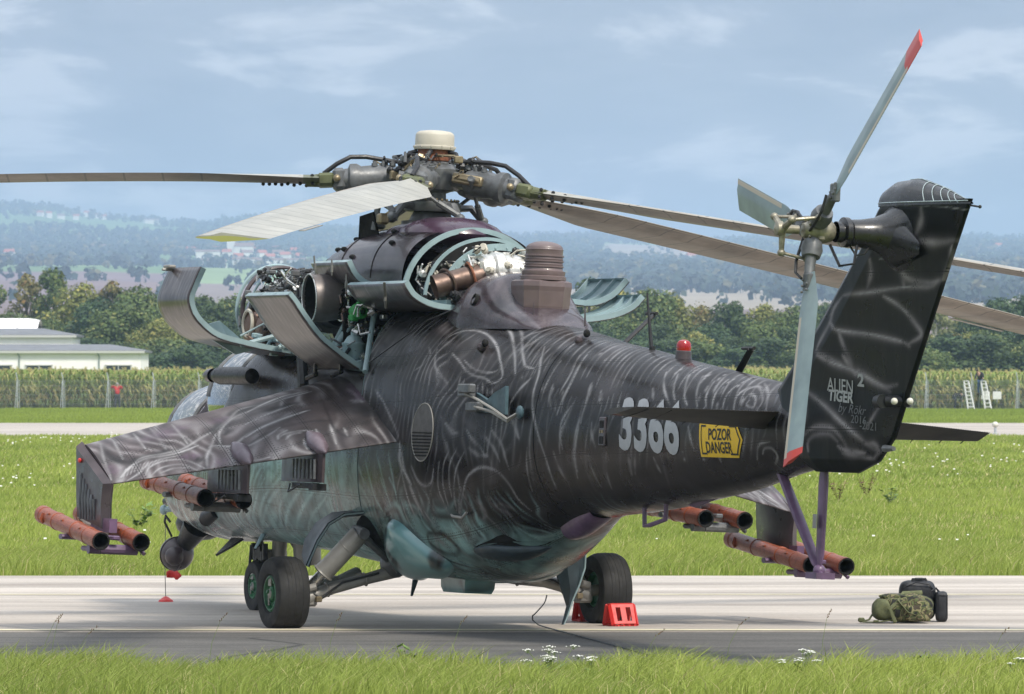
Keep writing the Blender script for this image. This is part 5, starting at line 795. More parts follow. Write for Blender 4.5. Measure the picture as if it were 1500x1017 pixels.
'fin': [(0.0273,0.95,'gr',[(-8.679,0.185,2.402),(-9.07,0.139,2.298),(-9.46,0.086,2.195),(-9.75,0.046,2.093)]),(0.0273,0.95,'gr',[(-8.887,0.175,2.622),(-9.022,0.167,2.56),(-9.478,0.11,2.525),(-9.928,0.052,2.473),(-10.038,0.037,2.436)]),(0.0242,0.95,'gr',[(-9.022,0.167,2.56),(-9.111,0.144,2.42),(-9.234,0.117,2.263)]),(0.0273,0.95,'gr',[(-9.107,0.171,2.831),(-9.507,0.138,2.851),(-9.955,0.084,2.878),(-10.332,0.036,2.885),(-10.427,0.026,2.91)]),(0.0242,0.84,'gr',[(-9.088,0.171,2.823),(-8.936,0.173,2.719),(-8.887,0.175,2.622),(-8.728,0.181,2.473),(-8.679,0.185,2.402)]),(0.0273,0.95,'gr',[(-9.696,0.111,2.819),(-9.943,0.072,2.732),(-10.126,0.039,2.611),(-10.202,0.024,2.525),(-10.023,0.04,2.456)]),(0.0364,0.9,'gr',[(-9.913,0.112,3.094),(-9.979,0.09,2.973),(-9.987,0.081,2.887)]),(0.0303,0.9,'gr',[(-9.535,0.163,3.097),(-9.538,0.15,2.993),(-9.479,0.146,2.89)]),(0.0364,0.95,'gr',[(-10.272,0.101,3.476),(-10.264,0.093,3.382),(-10.161,0.095,3.255)]),(0.0364,0.95,'gr',[(-10.159,0.093,3.237),(-10.449,0.051,3.217),(-10.712,-0.001,3.232)]),(0.0303,0.9,'gr',[(-10.032,0.106,3.196),(-9.942,0.106,3.076),(-10.04,0.08,2.955),(-10.334,0.039,2.916),(-10.524,-0.001,2.944)]),(0.0242,0.9,'gr',[(-10.66,0.02,3.189),(-10.595,-0.009,3.055),(-10.518,0.015,2.935)]),(0.0077,0.9,'p',[(-8.908,0.175,2.619),(-9.022,0.167,2.564),(-9.479,0.11,2.532),(-9.928,0.053,2.48)]),(0.0077,0.95,'p',[(-9.087,0.171,2.828),(-9.506,0.138,2.848),(-9.955,0.084,2.884),(-10.301,0.041,2.892)]),(0.0077,0.95,'p',[(-9.727,0.107,2.816),(-9.943,0.071,2.729),(-10.095,0.044,2.628)]),(0.0077,0.9,'p',[(-8.701,0.185,2.399),(-9.07,0.139,2.294),(-9.46,0.086,2.191)]),(0.0077,0.95,'p',[(-10.006,0.115,3.248),(-9.92,0.118,3.163),(-9.944,0.108,3.097)]),(0.0077,0.95,'p',[(-9.663,0.146,3.105),(-9.819,0.124,3.095),(-9.944,0.107,3.094)]),(0.0242,0.84,'gr',[(-9.948,0.147,3.507),(-9.912,0.145,3.404),(-10.086,0.108,3.281)]),(0.0062,0.95,'p',[(-9.881,0.154,3.513),(-10.287,0.1,3.496),(-10.621,0.052,3.479),(-10.86,0.016,3.455)]),(0.0303,0.95,'gr',[(-8.705,0.186,2.371),(-8.937,0.155,2.302),(-9.297,0.108,2.233),(-9.524,0.077,2.165),(-9.686,0.056,2.131),(-9.849,0.038,2.149)]),(0.0303,0.95,'gr',[(-8.487,0.19,2.105),(-8.804,0.156,1.984),(-9.043,0.126,1.863),(-9.27,0.093,1.761),(-9.442,0.054,1.677),(-9.583,0.023,1.636)]),(0.0242,0.9,'gr',[(-9.074,0.145,2.372),(-9.2,0.122,2.268),(-9.263,0.11,2.216)]),(0.0082,0.9,'p',[(-8.872,0.164,2.322),(-9.298,0.108,2.237),(-9.653,0.06,2.138)]),(0.0082,0.9,'p',[(-8.663,0.171,2.045),(-9.042,0.126,1.867),(-9.386,0.068,1.702)]),(0.0242,0.9,'gr',[(-8.611,0.187,1.628),(-8.606,0.188,1.699),(-8.699,0.175,1.753),(-8.89,0.147,1.765),(-9.014,0.125,1.705)]),(0.0242,0.9,'gr',[(-8.488,0.188,1.609),(-8.509,0.202,1.715),(-8.661,0.179,1.806),(-8.918,0.143,1.809),(-9.078,0.117,1.723),(-9.159,0.092,1.62)]),(0.0242,0.84,'gr',[(-9.068,0.108,1.618),(-9.246,0.074,1.604),(-9.477,0.028,1.582)]),(0.0242,0.84,'gr',[(-9.011,0.122,1.67),(-9.131,0.099,1.637),(-9.37,0.056,1.624)]),(0.0242,0.84,'gr',[(-9.384,0.066,1.693),(-9.508,0.048,1.695),(-9.555,0.029,1.644),(-9.48,0.03,1.591)]),(0.0364,0.72,'gr',[(-8.533,0.188,2.017),(-8.521,0.195,1.875),(-8.348,0.207,1.731)]),(0.0182,0.84,'gr',[(-9.651,0.054,2.027),(-9.522,0.065,1.921),(-9.395,0.076,1.798)])],
'front': [(0.1333,0.84,'t',[(1.884,0.685,0.841),(1.816,0.755,0.952),(1.563,0.801,1.067),(1.252,0.828,1.157)]),(0.0848,0.72,'t',[(1.318,0.655,0.792),(0.999,0.754,0.918),(0.648,0.813,1.045)]),(0.0727,0.72,'t',[(2.146,0.739,0.922),(2.034,0.784,1.022),(1.811,0.819,1.149)]),(0.0727,0.6,'t',[(-0.421,0.862,1.206),(-0.464,0.848,1.123),(-0.491,0.829,1.04)]),(0.0727,0.6,'t',[(0.568,0.758,0.902),(0.297,0.814,1.027),(0.123,0.846,1.15)]),(0.0242,0.84,'tr',[(2.389,0.7,0.868),(2.15,0.774,0.995),(1.921,0.819,1.148),(1.745,0.835,1.249)]),(0.0303,0.9,'tr',[(2.315,0.624,0.785),(1.996,0.734,0.912),(1.629,0.803,1.078),(1.276,0.834,1.194),(1.074,0.846,1.258)]),(0.0303,0.84,'tr',[(1.685,0.623,0.773),(1.371,0.747,0.923),(1.043,0.81,1.063),(0.682,0.846,1.202)]),(0.0303,0.84,'tr',[(1.412,0.625,0.766),(1.038,0.752,0.917),(0.624,0.823,1.082),(0.283,0.853,1.208)]),(0.0242,0.72,'tr',[(1.05,0.649,0.773),(0.706,0.759,0.911),(0.28,0.821,1.051),(0.097,0.842,1.126)]),(0.0155,0.84,'pr',[(0.058,0.863,1.271),(-0.028,0.844,1.128),(-0.025,0.797,0.96)]),(0.0155,0.84,'pr',[(-0.031,0.865,1.273),(-0.117,0.845,1.129),(-0.119,0.807,0.986)]),(0.0129,0.72,'pr',[(-0.119,0.866,1.274),(-0.192,0.849,1.143),(-0.2,0.813,0.999)]),(0.0242,0.6,'tr',[(-0.497,0.867,1.243),(-0.538,0.852,1.136),(-0.616,0.825,1.018)]),(0.0097,0.84,'b',[(2.125,0.792,1.045),(1.651,0.779,1.004),(1.163,0.774,0.97)]),(0.0121,0.72,'b',[(3.264,-0.709,0.987),(-1.275,0.854,1.136),(-1.728,0.858,1.249)]),(0.0485,0.6,'b',[(1.569,0.753,0.944),(1.29,0.81,1.083),(0.944,0.839,1.186)]),(0.0364,0.6,'b',[(1.377,0.701,0.851),(1.131,0.772,0.964),(0.855,0.814,1.066)]),(0.0485,0.6,'b',[(0.294,0.847,1.171),(0.484,0.823,1.072),(0.711,0.786,0.971)]),(0.0485,0.54,'b',[(-0.363,0.869,1.277),(-0.414,0.858,1.182),(-0.315,0.826,1.037)]),(0.0364,0.6,'b',[(1.748,0.799,1.064),(1.627,0.821,1.152),(1.415,0.837,1.229)]),(0.0848,0.72,'d',[(3.204,-0.701,0.956),(-0.952,0.796,0.93),(-0.986,0.74,0.813)]),(0.0206,0.6,'p',[(1.798,0.817,1.137),(1.762,0.809,1.101),(1.822,0.798,1.063)]),(0.0182,0.72,'tr',[(0.147,0.872,1.526),(0.029,0.869,1.338),(-0.023,0.853,1.182)]),(0.0182,0.72,'tr',[(-0.023,0.874,1.507),(-0.108,0.87,1.34),(-0.176,0.856,1.184)]),(0.0303,0.72,'tr',[(0.833,0.842,1.191),(0.586,0.861,1.342),(0.219,0.871,1.483)]),(0.1091,0.72,'t',[(0.749,0.855,1.287),(0.586,0.864,1.395)]),(0.0182,0.6,'tr',[(-0.264,0.876,1.509),(-0.425,0.874,1.354),(-0.645,0.862,1.191)]),(0.0121,0.6,'b',[(-0.733,0.88,1.576),(-0.77,0.88,1.514),(-0.689,0.88,1.451),(-0.61,0.879,1.492),(-0.616,0.879,1.565)]),(0.0303,0.48,'tr',[(1.963,0.821,1.164),(1.807,0.839,1.295)]),(0.0303,0.48,'tr',[(1.548,0.825,1.17),(1.192,0.85,1.324),(1.03,0.857,1.39)]),(0.0155,0.54,'p',[(5.113,0.473,0.916),(4.862,0.376,0.756),(4.084,0.296,0.679)]),(0.0155,0.54,'p',[(4.477,0.573,0.948),(3.852,0.538,0.818),(3.308,0.481,0.737)]),(0.0303,0.6,'tr',[(2.361,0.58,0.753),(2.062,0.748,0.938),(1.705,0.815,1.125),(1.105,0.851,1.315)]),(0.0303,0.6,'tr',[(1.744,0.612,0.765),(1.438,0.786,1.016),(0.842,0.85,1.251)]),(0.0242,0.6,'tr',[(2.172,0.786,1.027),(2.005,0.831,1.235),(1.723,0.845,1.399)]),(0.0242,0.6,'tr',[(2.25,0.81,1.117),(1.995,0.84,1.35)]),(0.0485,0.72,'b',[(-0.746,0.828,1.027),(-0.661,0.767,0.868),(-0.461,0.617,0.669)])]}

def apply_strokes(key, V, C):
    for (w_, k, cn, pts) in STROKES.get(key, []):
        col = {'p': PAL, 'b': BLK, 't': LTEAL, 'T': TEAL, 'u': PURP, 'g': GRY*1.7, 'n': BRN, 'd': TEALD}[cn[0]]
        (rib if cn.endswith('r') else brush)(V, C, pts, w_, k, col)

# ---- fuselage loft
ST = np.array([  # x, z top, z bottom, half width, z of width, exponent top, exponent bottom
    (6.28, 1.42, 1.15, .06, 1.28, 2, 2), (6.1, 1.58, .95, .26, 1.25, 2, 2), (5.75, 1.56, .79, .42, 1.22, 2.1, 2.2), (5.2, 1.58, .70, .53, 1.25, 2.2, 2.4), (4.5, 1.68, .64, .62, 1.3, 2.3, 2.6),
    (3.8, 1.82, .66, .70, 1.4, 2.6, 2.8), (3.2, 2.12, .66, .78, 1.5, 3.6, 3), (2.7, 2.42, .65, .82, 1.5, 4.5, 3), (1.5, 2.4, .60, .85, 1.55, 5, 2.8), (.3, 2.36, .53, .87, 1.55, 5, 2.7),
    (-.7, 2.34, .46, .88, 1.5, 5, 2.5)])
SA = np.array([(-.72, 2.86, .46, .88, 1.5, 3.2, 2.5), (-1.4, 2.83, .43, .88, 1.5, 2.9, 2.4), (-2.1, 2.78, .44, .85, 1.52, 2.6, 2.3), (-2.7, 2.70, .52, .78, 1.56, 2.4, 2.2), (-3.2, 2.64, .68, .70, 1.6, 2.3, 2.1),
    (-3.6, 2.60, .86, .64, 1.66, 2.2, 2.1), (-4.0, 2.55, .98, .585, 1.72, 2.15, 2.1), (-4.3, 2.51, 1.03, .55, 1.75, 2.1, 2.1), (-5.1, 2.43, 1.09, .48, 1.76, 2.1, 2.1), (-5.8, 2.35, 1.15, .43, 1.76, 2.1, 2.1), (-6.6, 2.27, 1.24, .365, 1.77, 2.1, 2.1),
    (-7.2, 2.21, 1.31, .315, 1.78, 2.1, 2.1), (-8.0, 2.13, 1.44, .25, 1.8, 2, 2), (-8.6, 2.05, 1.52, .18, 1.8, 2, 2), (-9.0, 1.97, 1.58, .10, 1.8, 2, 2), (-9.35, 1.88, 1.66, .03, 1.78, 2, 2)])
def smooth_interp(T, x):
    """cubic through the stations"""
    X = -T[:, 0]; x = -x; i = np.clip(np.searchsorted(X, x)-1, 0, len(X)-2); h = X[i+1]-X[i]; t = (x-X[i])/h
    m = np.gradient(T, X, axis=0); p0, p1 = T[i], T[i+1]; m0, m1 = m[i]*h[:, None], m[i+1]*h[:, None]; t = t[:, None]
    return (2*t**3-3*t**2+1)*p0+(t**3-2*t**2+t)*m0+(-2*t**3+3*t**2)*p1+(t**3-t**2)*m1
def hull(T, xs, th):
    s = smooth_interp(T, xs); ct, sn = np.cos(th), np.sin(th); up = sn >= 0
    n = np.where(up[None], s[:, 5:6], s[:, 6:7]); yy = s[:, 3:4]*np.sign(ct)[None]*np.abs(ct)[None]**(2/n)
    hh = np.where(up[None], s[:, 1:2]-s[:, 4:5], s[:, 4:5]-s[:, 2:3]); zz = s[:, 4:5]+hh*np.sign(sn)[None]*np.abs(sn)[None]**(2/n)
    return np.stack([np.broadcast_to(xs[:, None], yy.shape), yy, zz], -1)
def grid_faces(a, b, wrap=True):
    i = np.arange(a*b).reshape(a, b); j = np.roll(i, -1, 1) if wrap else i[:, 1:]; i = i if wrap else i[:, :-1]
    return np.stack([i[:-1], i[1:], j[1:], j[:-1]], -1).reshape(-1, 4)
# angles: fine on the port side, coarser on the other; 0 = port, pi/2 = top
def angles(nf, nc): return np.concatenate([np.linspace(-1.75, 1.85, nf, endpoint=False), np.linspace(1.85, 2*np.pi-1.75, nc, endpoint=False)])
def arc_uv(G):
    d = np.linalg.norm(np.diff(G, axis=1), axis=2); a = np.concatenate([np.zeros((len(G), 1)), np.cumsum(d, 1)], 1); a -= a[:, [G.shape[1]//3]]
    return np.stack([G[:, :, 0], a], -1)
def hull_part(name, T, x0, x1, dx, nf, nc, paint, mat, deform=None):
    xs = np.linspace(x0, x1, int(abs(x1-x0)/dx)+1); th = angles(nf, nc); G = hull(T, xs, th)
    if deform is not None: G = deform(G)
    V = G.reshape(-1, 3); C = paint(V, G); F = grid_faces(len(xs), len(th)); UV = arc_uv(G).reshape(-1, 2)
    o = B(npmesh(name, V, F, mat, heli, True, UV, C)); return o, V, F
def fz(V, s=1., seed=0, o=4): return vnoise(V*s, seed, o)
def base_paint(V, G=None):
    x, y, z = V.T; n = fz(V, 1.3, 1); n2 = fz(V*np.array([1.2, 1, 3.5]), 1.6, 2)
    C = BLK[None]*(1-np.clip(n*1.3-.2, 0, 1)[:, None]*.7)+BRN[None]*np.clip(n*1.3-.2, 0, 1)[:, None]*.7
    # under the belly and on the cabin side the black fades to blue-green
    low = np.interp(x, [-4.2, -3.4, -2.6, -1.6, -.9, -.3, .4, 1.5, 3, 5, 6], [.3, .98, 1.1, 1.15, 1.25, 1.65, 1.95, 1.9, 1.3, .9, .8])
    t = np.clip((low+.30*(n2-.5)-z)/.42, 0, 1)
    t = np.where((x > -1.2), t, t*np.clip((n2-.24)*4.2, .1, 1))
    teal = TEAL[None]*(.45+.95*n2[:, None]); C = C*(1-t[:, None])+teal*t[:, None]*1.15
    # grey-brown underside of boom, grey nose
    tb = np.clip((1.75-z)/.5, 0, 1)*np.clip((-3.7-x)/.5, 0, 1); C = C*(1-.5*tb[:, None])+(BRN*1.25)[None]*.5*tb[:, None]
    tn = np.clip((x-1.6)/1., 0, 1); C = C*(1-.7*tn[:, None])+(GRY*(.5+1.*n2[:, None]))*.7*tn[:, None]
    return C
def ribs_paint(V, C):
    R = np.random.RandomState(3)
    # boom: ribs wrapping over the top and fading down the side
    x = -3.2
    while x > -8.4:
        s = smooth_interp(SA, np.array([min(x, -.75)]))[0]; w_, zt, zc = s[3], s[1], s[4]
        pts = [(x-.1+.16*(1-math.cos(a)), w_*math.cos(a)**(2/s[5]) if a < 1.57 else 0, zc+(zt-zc)*max(0, math.sin(a))**(2/s[5])) for a in np.linspace(1.5, .45+.25*R.rand(), 8)]
        brush(V, C, pts, .013+.006*R.rand(), .38+.3*R.rand(), PAL*.9)
        # lower ribs run from behind the shoulder to the flank
        if R.rand() < .95:
            a0 = .5-.2*R.rand(); a1 = a0-.6-.9*R.rand(); lean = .14+.2*R.rand()
            pts = [(x+lean*(k/6.)**1.3+.03*math.sin(k+x*3), w_*max(.02, math.cos(a))**(2/s[5]), zc+((zt-zc) if a > 0 else (zc-s[2]))*math.sin(a)) for k, a in enumerate(np.linspace(a0, a1, 7))]
            (rib if R.rand() < .5 else brush)(V, C, pts, .011+.012*R.rand(), .3+.45*R.rand(), PAL*(.75+.3*R.rand()))
        x -= .075+.09*R.rand()
    for k in range(26):   # little almond highlights on the boom
        x = -3.6-4.6*R.rand(); s = smooth_interp(SA, np.array([x]))[0]; a = .15+.9*R.rand()
        p = np.array([x, s[3]*math.cos(a), s[4]+(s[1]-s[4])*math.sin(a)]); brush(V, C, [p+(.02, 0, .04), p-(.01, 0, .05)], .02+.012*R.rand(), .5, PAL)
def fibres(V, C, col, k, per, lean, seed, warp=1.6, sharp=7, th=.42, zmin=-9, zmax=9):
    n = fz(V*np.array([1, .6, 1]), 1.5, seed, 3); m = np.clip((fz(V, 1.1, seed+5, 3)-th)*5, 0, 1); br = fz(V, 4.5, seed+9, 3)
    ph = (V[:, 0]+lean*(V[:, 2]-1.8))/per+warp*(n-.5)*6
    w_ = np.clip(.5+.5*np.cos(2*np.pi*ph), 0, 1); q = m*np.clip((V[:, 2]-zmin)/.15, 0, 1)*np.clip((zmax-V[:, 2])/.15, 0, 1)
    a = w_**sharp*k*np.clip(br*2-.4, 0, 1)*q; d = (1-w_)**3*k*.8*q
    C[:] = C*(1-d[:, None])+(C*.25)*d[:, None]; C[:] = C*(1-a[:, None])+np.asarray(col)*a[:, None]
def paint_aft(V, G):
    C = base_paint(V, G); smoke = np.clip((fz(V*np.array([1, 1, 1.4]), 2.1, 23, 4)-.52)*4, 0, 1)[:, None]; C = C*(1-.6*smoke)+GRY*1.1*.6*smoke
    fibres(V, C, PAL*.8, .6, .125, .5, 51, 1.2, 5, .42, 1.35); fibres(V, C, LTEAL, .6, .16, -.35, 57, 2.2, 5, .30, -1, 1.25); ribs_paint(V, C)
    if True:
        R = np.random.RandomState(8)      # flowing cords on the flank under the engine bay
        for k in range(22):
            x = -1.2-.1*k*.9+.1*R.rand(); z0 = 1.5-.5*R.rand(); pts = [(x+.15*math.sin(q*.9+k), .8, z0-q*.16) for q in range(5)]
            pts = [(px_, _y(px_, pz), pz) for px_, _, pz in pts]; rib(V, C, pts, .012+.01*R.rand(), .22+.25*R.rand(), PAL*.7)
    apply_strokes('aft', V, C); return np.clip(C*np.where((C.mean(1) < .09) & (C[:, 1]-C[:, 0] < .006), .72, 1.)[:, None], .003, 1)
def _y(x, z):
    T = SA if x < -.72 else ST; s = smooth_interp(T, np.array([np.clip(x, T[-1, 0], T[0, 0])]))[0]
    n = s[5] if z > s[4] else s[6]; h = (s[1]-s[4]) if z > s[4] else (s[4]-s[2]); q = min(.999, abs(z-s[4])/h); return s[3]*(1-q**n)**(1/n)
def paint_front(V, G):
    C = base_paint(V, G); fibres(V, C, LTEAL*1.1, .8, .24, .55, 63, 1.5, 3, .16, .62, 1.9); fibres(V, C, LTEAL, .5, .09, .3, 67, .8, 5, .45, .7, 1.8);  R = np.random.RandomState(5)
    for k in range(46):      # tendons of the cabin side
        x = 1.9-.065*k+.03*R.rand(); z0 = 1.75; pts = [(x-.05*q+.05*math.sin(q*1.1+k*.7), _y(x, z0-q*.2), z0-q*.2) for q in range(6)]
        rib(V, C, pts, .009+.012*R.rand(), .3*R.rand()+.12, LTEAL if R.rand() < .6 else PAL*.8, TEALD)
    for k in range(7): blob(V, C, (1.3-.33*k, .86, 1.15+.2*R.rand()), (.12, .3, .3+.15*R.rand()), LTEAL*1.15, .55)
    for k in range(30):      # fine grey streaks above
        x = 2.9-.06*k; brush(V, C, [(x, .83, 2.38), (x-.02, .85, 2.0)], .012, .35*R.rand()+.1, PAL*.6)
    apply_strokes('front', V, C); return np.clip(C, .004, 1)
front, FV, FF = hull_part('front_fuselage', ST, 6.28, -.70, .015, 230, 50, paint_front, M_skin)
aft, AV, AF = hull_part('rear_fuselage', SA, -.722, -3.995, .0125, 260, 60, paint_aft, M_skin)
boom, BV, BF = hull_part('tail_boom', SA, -4.005, -9.33, .0125, 230, 50, paint_aft, M_skin)
# bulkhead that closes the tall rear fuselage, with lightening holes
G_ = hull(SA, np.array([-.735]), np.linspace(0, 2*np.pi, 60, endpoint=False))[0]
m = MB(); m.add([tuple(p) for p in G_]+[(-.74, 0, 1.5)], [(i, (i+1) % 60, 60) for i in range(60)])
inner = [((p-np.array([0, 0, 1.6]))*np.array([1, .93, .94])+np.array([.02, 0, 1.6])) for p in G_]
m.loft([[tuple(p+np.array([.03, 0, 0])) for p in G_], [tuple(p) for p in inner]], True, False)
bk = part(m, 'bulkhead', M_in, smooth=False)

def bvh_of(*VF):
    Vs = []; Fs = []; o = 0
    for v, f in VF: Vs.append(v); Fs.append(f+o); o += len(v)
    return BVHTree.FromPolygons(np.vstack(Vs).tolist(), np.vstack(Fs).tolist())
def text_on(name, s, p0, dx, size, mat, parent, tree, sx=1., bold=0., slope=0., shear=0., lift=.006, rot=0.):
    """paint lettering: text laid on the port surface, read from port; p0 = (x, z) of its left end"""
    cu = bpy.data.curves.new(name, 'FONT'); cu.body = s; cu.size = size; cu.offset = bold; cu.shear = shear; cu.resolution_u = 4
    t = bpy.data.objects.new(name, cu); COL.objects.link(t); dg = bpy.context.evaluated_depsgraph_get(); me = bpy.data.meshes.new_from_object(t.evaluated_get(dg))
    bpy.data.objects.remove(t); import bmesh
    bm = bmesh.new(); bm.from_mesh(me); bmesh.ops.triangulate(bm, faces=bm.faces)
    for _ in range(3):
        lg = [e for e in bm.edges if e.calc_length() > .05]
        if lg: bmesh.ops.subdivide_edges(bm, edges=lg, cuts=1)
        bmesh.ops.triangulate(bm, faces=bm.faces)
    cr_, sr = math.cos(rot), math.sin(rot)
    for v in bm.verts:
        u_, v_ = v.co.x*sx, v.co.y; x = p0[0]-(u_*cr_-v_*sr); z = p0[1]+(u_*sr+v_*cr_)+slope*u_
        h = tree.ray_cast(Vector((x, 3, z)), Vector((0, -1, 0)))[0]
        v.co = (x, (h.y if h is not None else 0)+lift, z)
    bm.to_mesh(me); bm.free(); me.materials.clear(); me.materials.append(mat); me.name = name
    o = bpy.data.objects.new(name, me); COL.objects.link(o); o.parent = parent; return o
TB = bvh_of((BV, BF), (AV, AF))
num = text_on('number_3366', '3366', ((-5.494, 0.460, 1.615)[0], (-5.494, 0.460, 1.615)[2]), 1, .57, M_num, boom, TB, sx=.92, bold=.018, slope=-.03)
# danger sign, painted on the boom
def decal(name, pts, mat, parent, tree, lift=.004, sub_n=4):
    import bmesh
    bm = bmesh.new(); vs = [bm.verts.new((p[0], 0, p[1])) for p in pts]; bm.faces.new(vs); bmesh.ops.triangulate(bm, faces=bm.faces)
    for _ in range(sub_n):
        lg = [e for e in bm.edges if e.calc_length() > .06]
        if lg: bmesh.ops.subdivide_edges(bm, edges=lg, cuts=1)
        bmesh.ops.triangulate(bm, faces=bm.faces)
    for v in bm.verts:
        h = tree.ray_cast(Vector((v.co.x, 3, v.co.z)), Vector((0, -1, 0)))[0]; v.co.y = (h.y if h is not None else 0)+lift
    me = bpy.data.meshes.new(name); bm.to_mesh(me); bm.free(); me.materials.append(mat)
    o = bpy.data.objects.new(name, me); COL.objects.link(o); o.parent = parent; return o
sx0, sz0 = (-6.877, 0.360, 1.616)[0], (-6.877, 0.360, 1.616)[2]
sh = .275; sw = .60; sz0 -= .06
sgn = decal('danger_sign', [(sx0, sz0), (sx0-sw, sz0), (sx0-sw-.11, sz0+sh*.52), (sx0-sw, sz0+sh+.01), (sx0, sz0+sh+.01)], M_yellow, boom, TB, .006)
for a in ((.03, .02, .03, sh-.02), (.03, .02, .10, .035), (.03, sh-.035, .10, sh-.02), (sw-.11, .02, sw, .035), (sw-.11, sh-.035, sw, sh-.02)):
    decal('sign_bracket', [(sx0-a[0], sz0+a[1]), (sx0-a[2]-.012, sz0+a[1]), (sx0-a[2]-.012, sz0+a[3]), (sx0-a[0], sz0+a[3])], M_ink, boom, TB, .009, 2)
for z0_, z1_ in ((.035, .52*sh), (.52*sh, sh-.035)):
    d_ = .07; xa, xb = (sw-.01, sw-.01+d_) if z0_ < .1 else (sw-.01+d_, sw-.01)
    decal('sign_bracket', [(sx0-xa, sz0+z0_), (sx0-xa-.02, sz0+z0_), (sx0-xb-.02, sz0+z1_), (sx0-xb, sz0+z1_)], M_ink, boom, TB, .009, 2)
text_on('sign_text', 'POZOR', (sx0-.15, sz0+.14), 1, .125, M_ink, boom, TB, sx=.88, bold=.003, lift=.009)
text_on('sign_text', 'DANGER', (sx0-.10, sz0+.035), 1, .125, M_ink, boom, TB, sx=.84, bold=.003, lift=.009)
decal('accent', [(sx0-.40, sz0+.25), (sx0-.412, sz0+.25), (sx0-.44, sz0+.262), (sx0-.428, sz0+.262)], M_ink, boom, TB, .009, 0)

# ---- fin
FZ = np.array([1.47, 1.56, 1.75, 2.1, 2.6, 3.17, 3.47, 3.54]); FLE = np.array([-8.5, -8.3, -7.9, -7.72, -8.42, -9.12, -9.42, -9.5])
FTE = np.array([-9.15, -9.5, -9.76, -9.98, -10.3, -10.67, -10.87, -10.92]); FTH = np.array([.11, .18, .21, .20, .175, .165, .16, .15])
def fin_ring(z, n):
    le, te, h = np.interp(z, FZ, FLE), np.interp(z, FZ, FTE), np.interp(z, FZ, FTH)
    s = np.linspace(0, 1, n); prof = h*np.minimum(1, np.sqrt(np.clip(s/.16, 0, 1)))*np.interp(s, [0, .3, 1], [1, 1, .10]); x = le+(te-le)*s
    return np.concatenate([np.stack([x, prof, np.full(n, z)], 1), np.stack([x[::-1], -prof[::-1], np.full(n, z)], 1)])
nz, nn = 175, 130; G = np.stack([fin_ring(z, nn) for z in np.linspace(1.47, 3.54, nz)])
V = G.reshape(-1, 3); C = (BLK*.55)[None]*(.7+.7*fz(V, 2, 4))[:, None]+np.array([.001, .003, .002])
def fin_y(x, z):
    le, te, h = np.interp(z, FZ, FLE), np.interp(z, FZ, FTE), np.interp(z, FZ, FTH); s = np.clip((x-le)/(te-le), 0, 1)
    return h*min(1, math.sqrt(s/.16) if s > 0 else 0)*np.interp(s, [0, .3, 1], [1, 1, .10])
apply_strokes('fin', V, C)
C = np.clip(C, .004, 1); Ff = grid_faces(nz, 2*nn)
fin = B(npmesh('tail_fin', V, Ff, M_fin, heli, True, np.stack([G[:, :, 0]+.45*G[:, :, 2], G[:, :, 2]], -1).reshape(-1, 2), C))
cap_ = MB(); cap_.add([tuple(p) for p in G[0]], [tuple(range(2*nn))]); sub(cap_, 'fin_underside', M_cowl, fin)
TF = bvh_of((V, Ff))
# rounded fin top with a pointed tail and raised white piping
def ftop(x, t):
    s = (x+9.46)/(-10.93+9.46); w_ = .15*math.sqrt(max(0, min(1, s/.12)))*np.interp(s, [0, .35, .7, 1], [1, 1, .55, .08])
    h = np.interp(s, [0, .06, .2, .42, .7, .9, 1], [.0, .12, .20, .21, .13, .05, .015])
    return (x, w_*math.cos(t)*1.05, 3.50+h*math.sin(t)**.8 if math.sin(t) > 0 else 3.50)
m = MB(); m.loft([[ftop(x, t) for t in np.linspace(0, math.pi, 16)] for x in np.linspace(-9.46, -10.93, 26)], False, False)
ft = part(m, 'fin_top_fairing', bpy.data.materials.get('gloss_black') or simple('gloss_black', (.012, .012, .013), .3, var=.3, coat=.3))
M_pipe_w = simple('pale_paint_line', (.35, .42, .45), .4)
m = MB(); m.tube([ftop(x, .06)[:1]+(ftop(x, .06)[1]+.004, 3.525) for x in np.linspace(-9.48, -10.9, 16)], .004, 5)
m.tube([Vector(ftop(x, 1.45))+Vector((0, 0, .003)) for x in np.linspace(-9.9, -10.9, 16)], .004, 5)
for x in (-10.35, -10.48, -10.6, -10.7, -10.79): m.tube([Vector(ftop(x+.12*math.sin(t), t))+Vector((0, .003, .003)) for t in np.linspace(.1, 1.5, 8)], .0035, 5)
sub(m, 'painted_line', M_pipe_w, ft)
m = MB(); m.tube([(-10.9, 0, 3.49), (-11.06, 0, 3.475)], .008, 6); m.ell((-11.07, 0, 3.475), (.014, .014, .014), 8, 5); sub(m, 'static_probe', M_dark, ft)
for s_, (px_, pz_), sz, sx_, bd in (('ALIEN', (-8.848, 0.130, 2.099)[::2], .145, .98, .001), ('2', (-9.289, 0.130, 2.137)[::2], .13, 1.5, .004), ('TIGER', (-8.867, 0.130, 2.025)[::2], .115, 1.15, .004),
                                    ('by Rökr', (-9.013, 0.130, 1.936)[::2], .10, 1.2, 0), ('2016', (-9.197, 0.120, 1.854)[::2], .09, 1.25, 0), ('-2021', (-9.324, 0.120, 1.808)[::2], .09, 1.2, 0)):
    text_on('signature_text', s_, (px_, pz_), 1, sz, M_art if sz > .1 else M_grey, fin, TF, sx=sx_, bold=bd, rot=-.06, shear=.25 if s_.startswith('by') else 0)
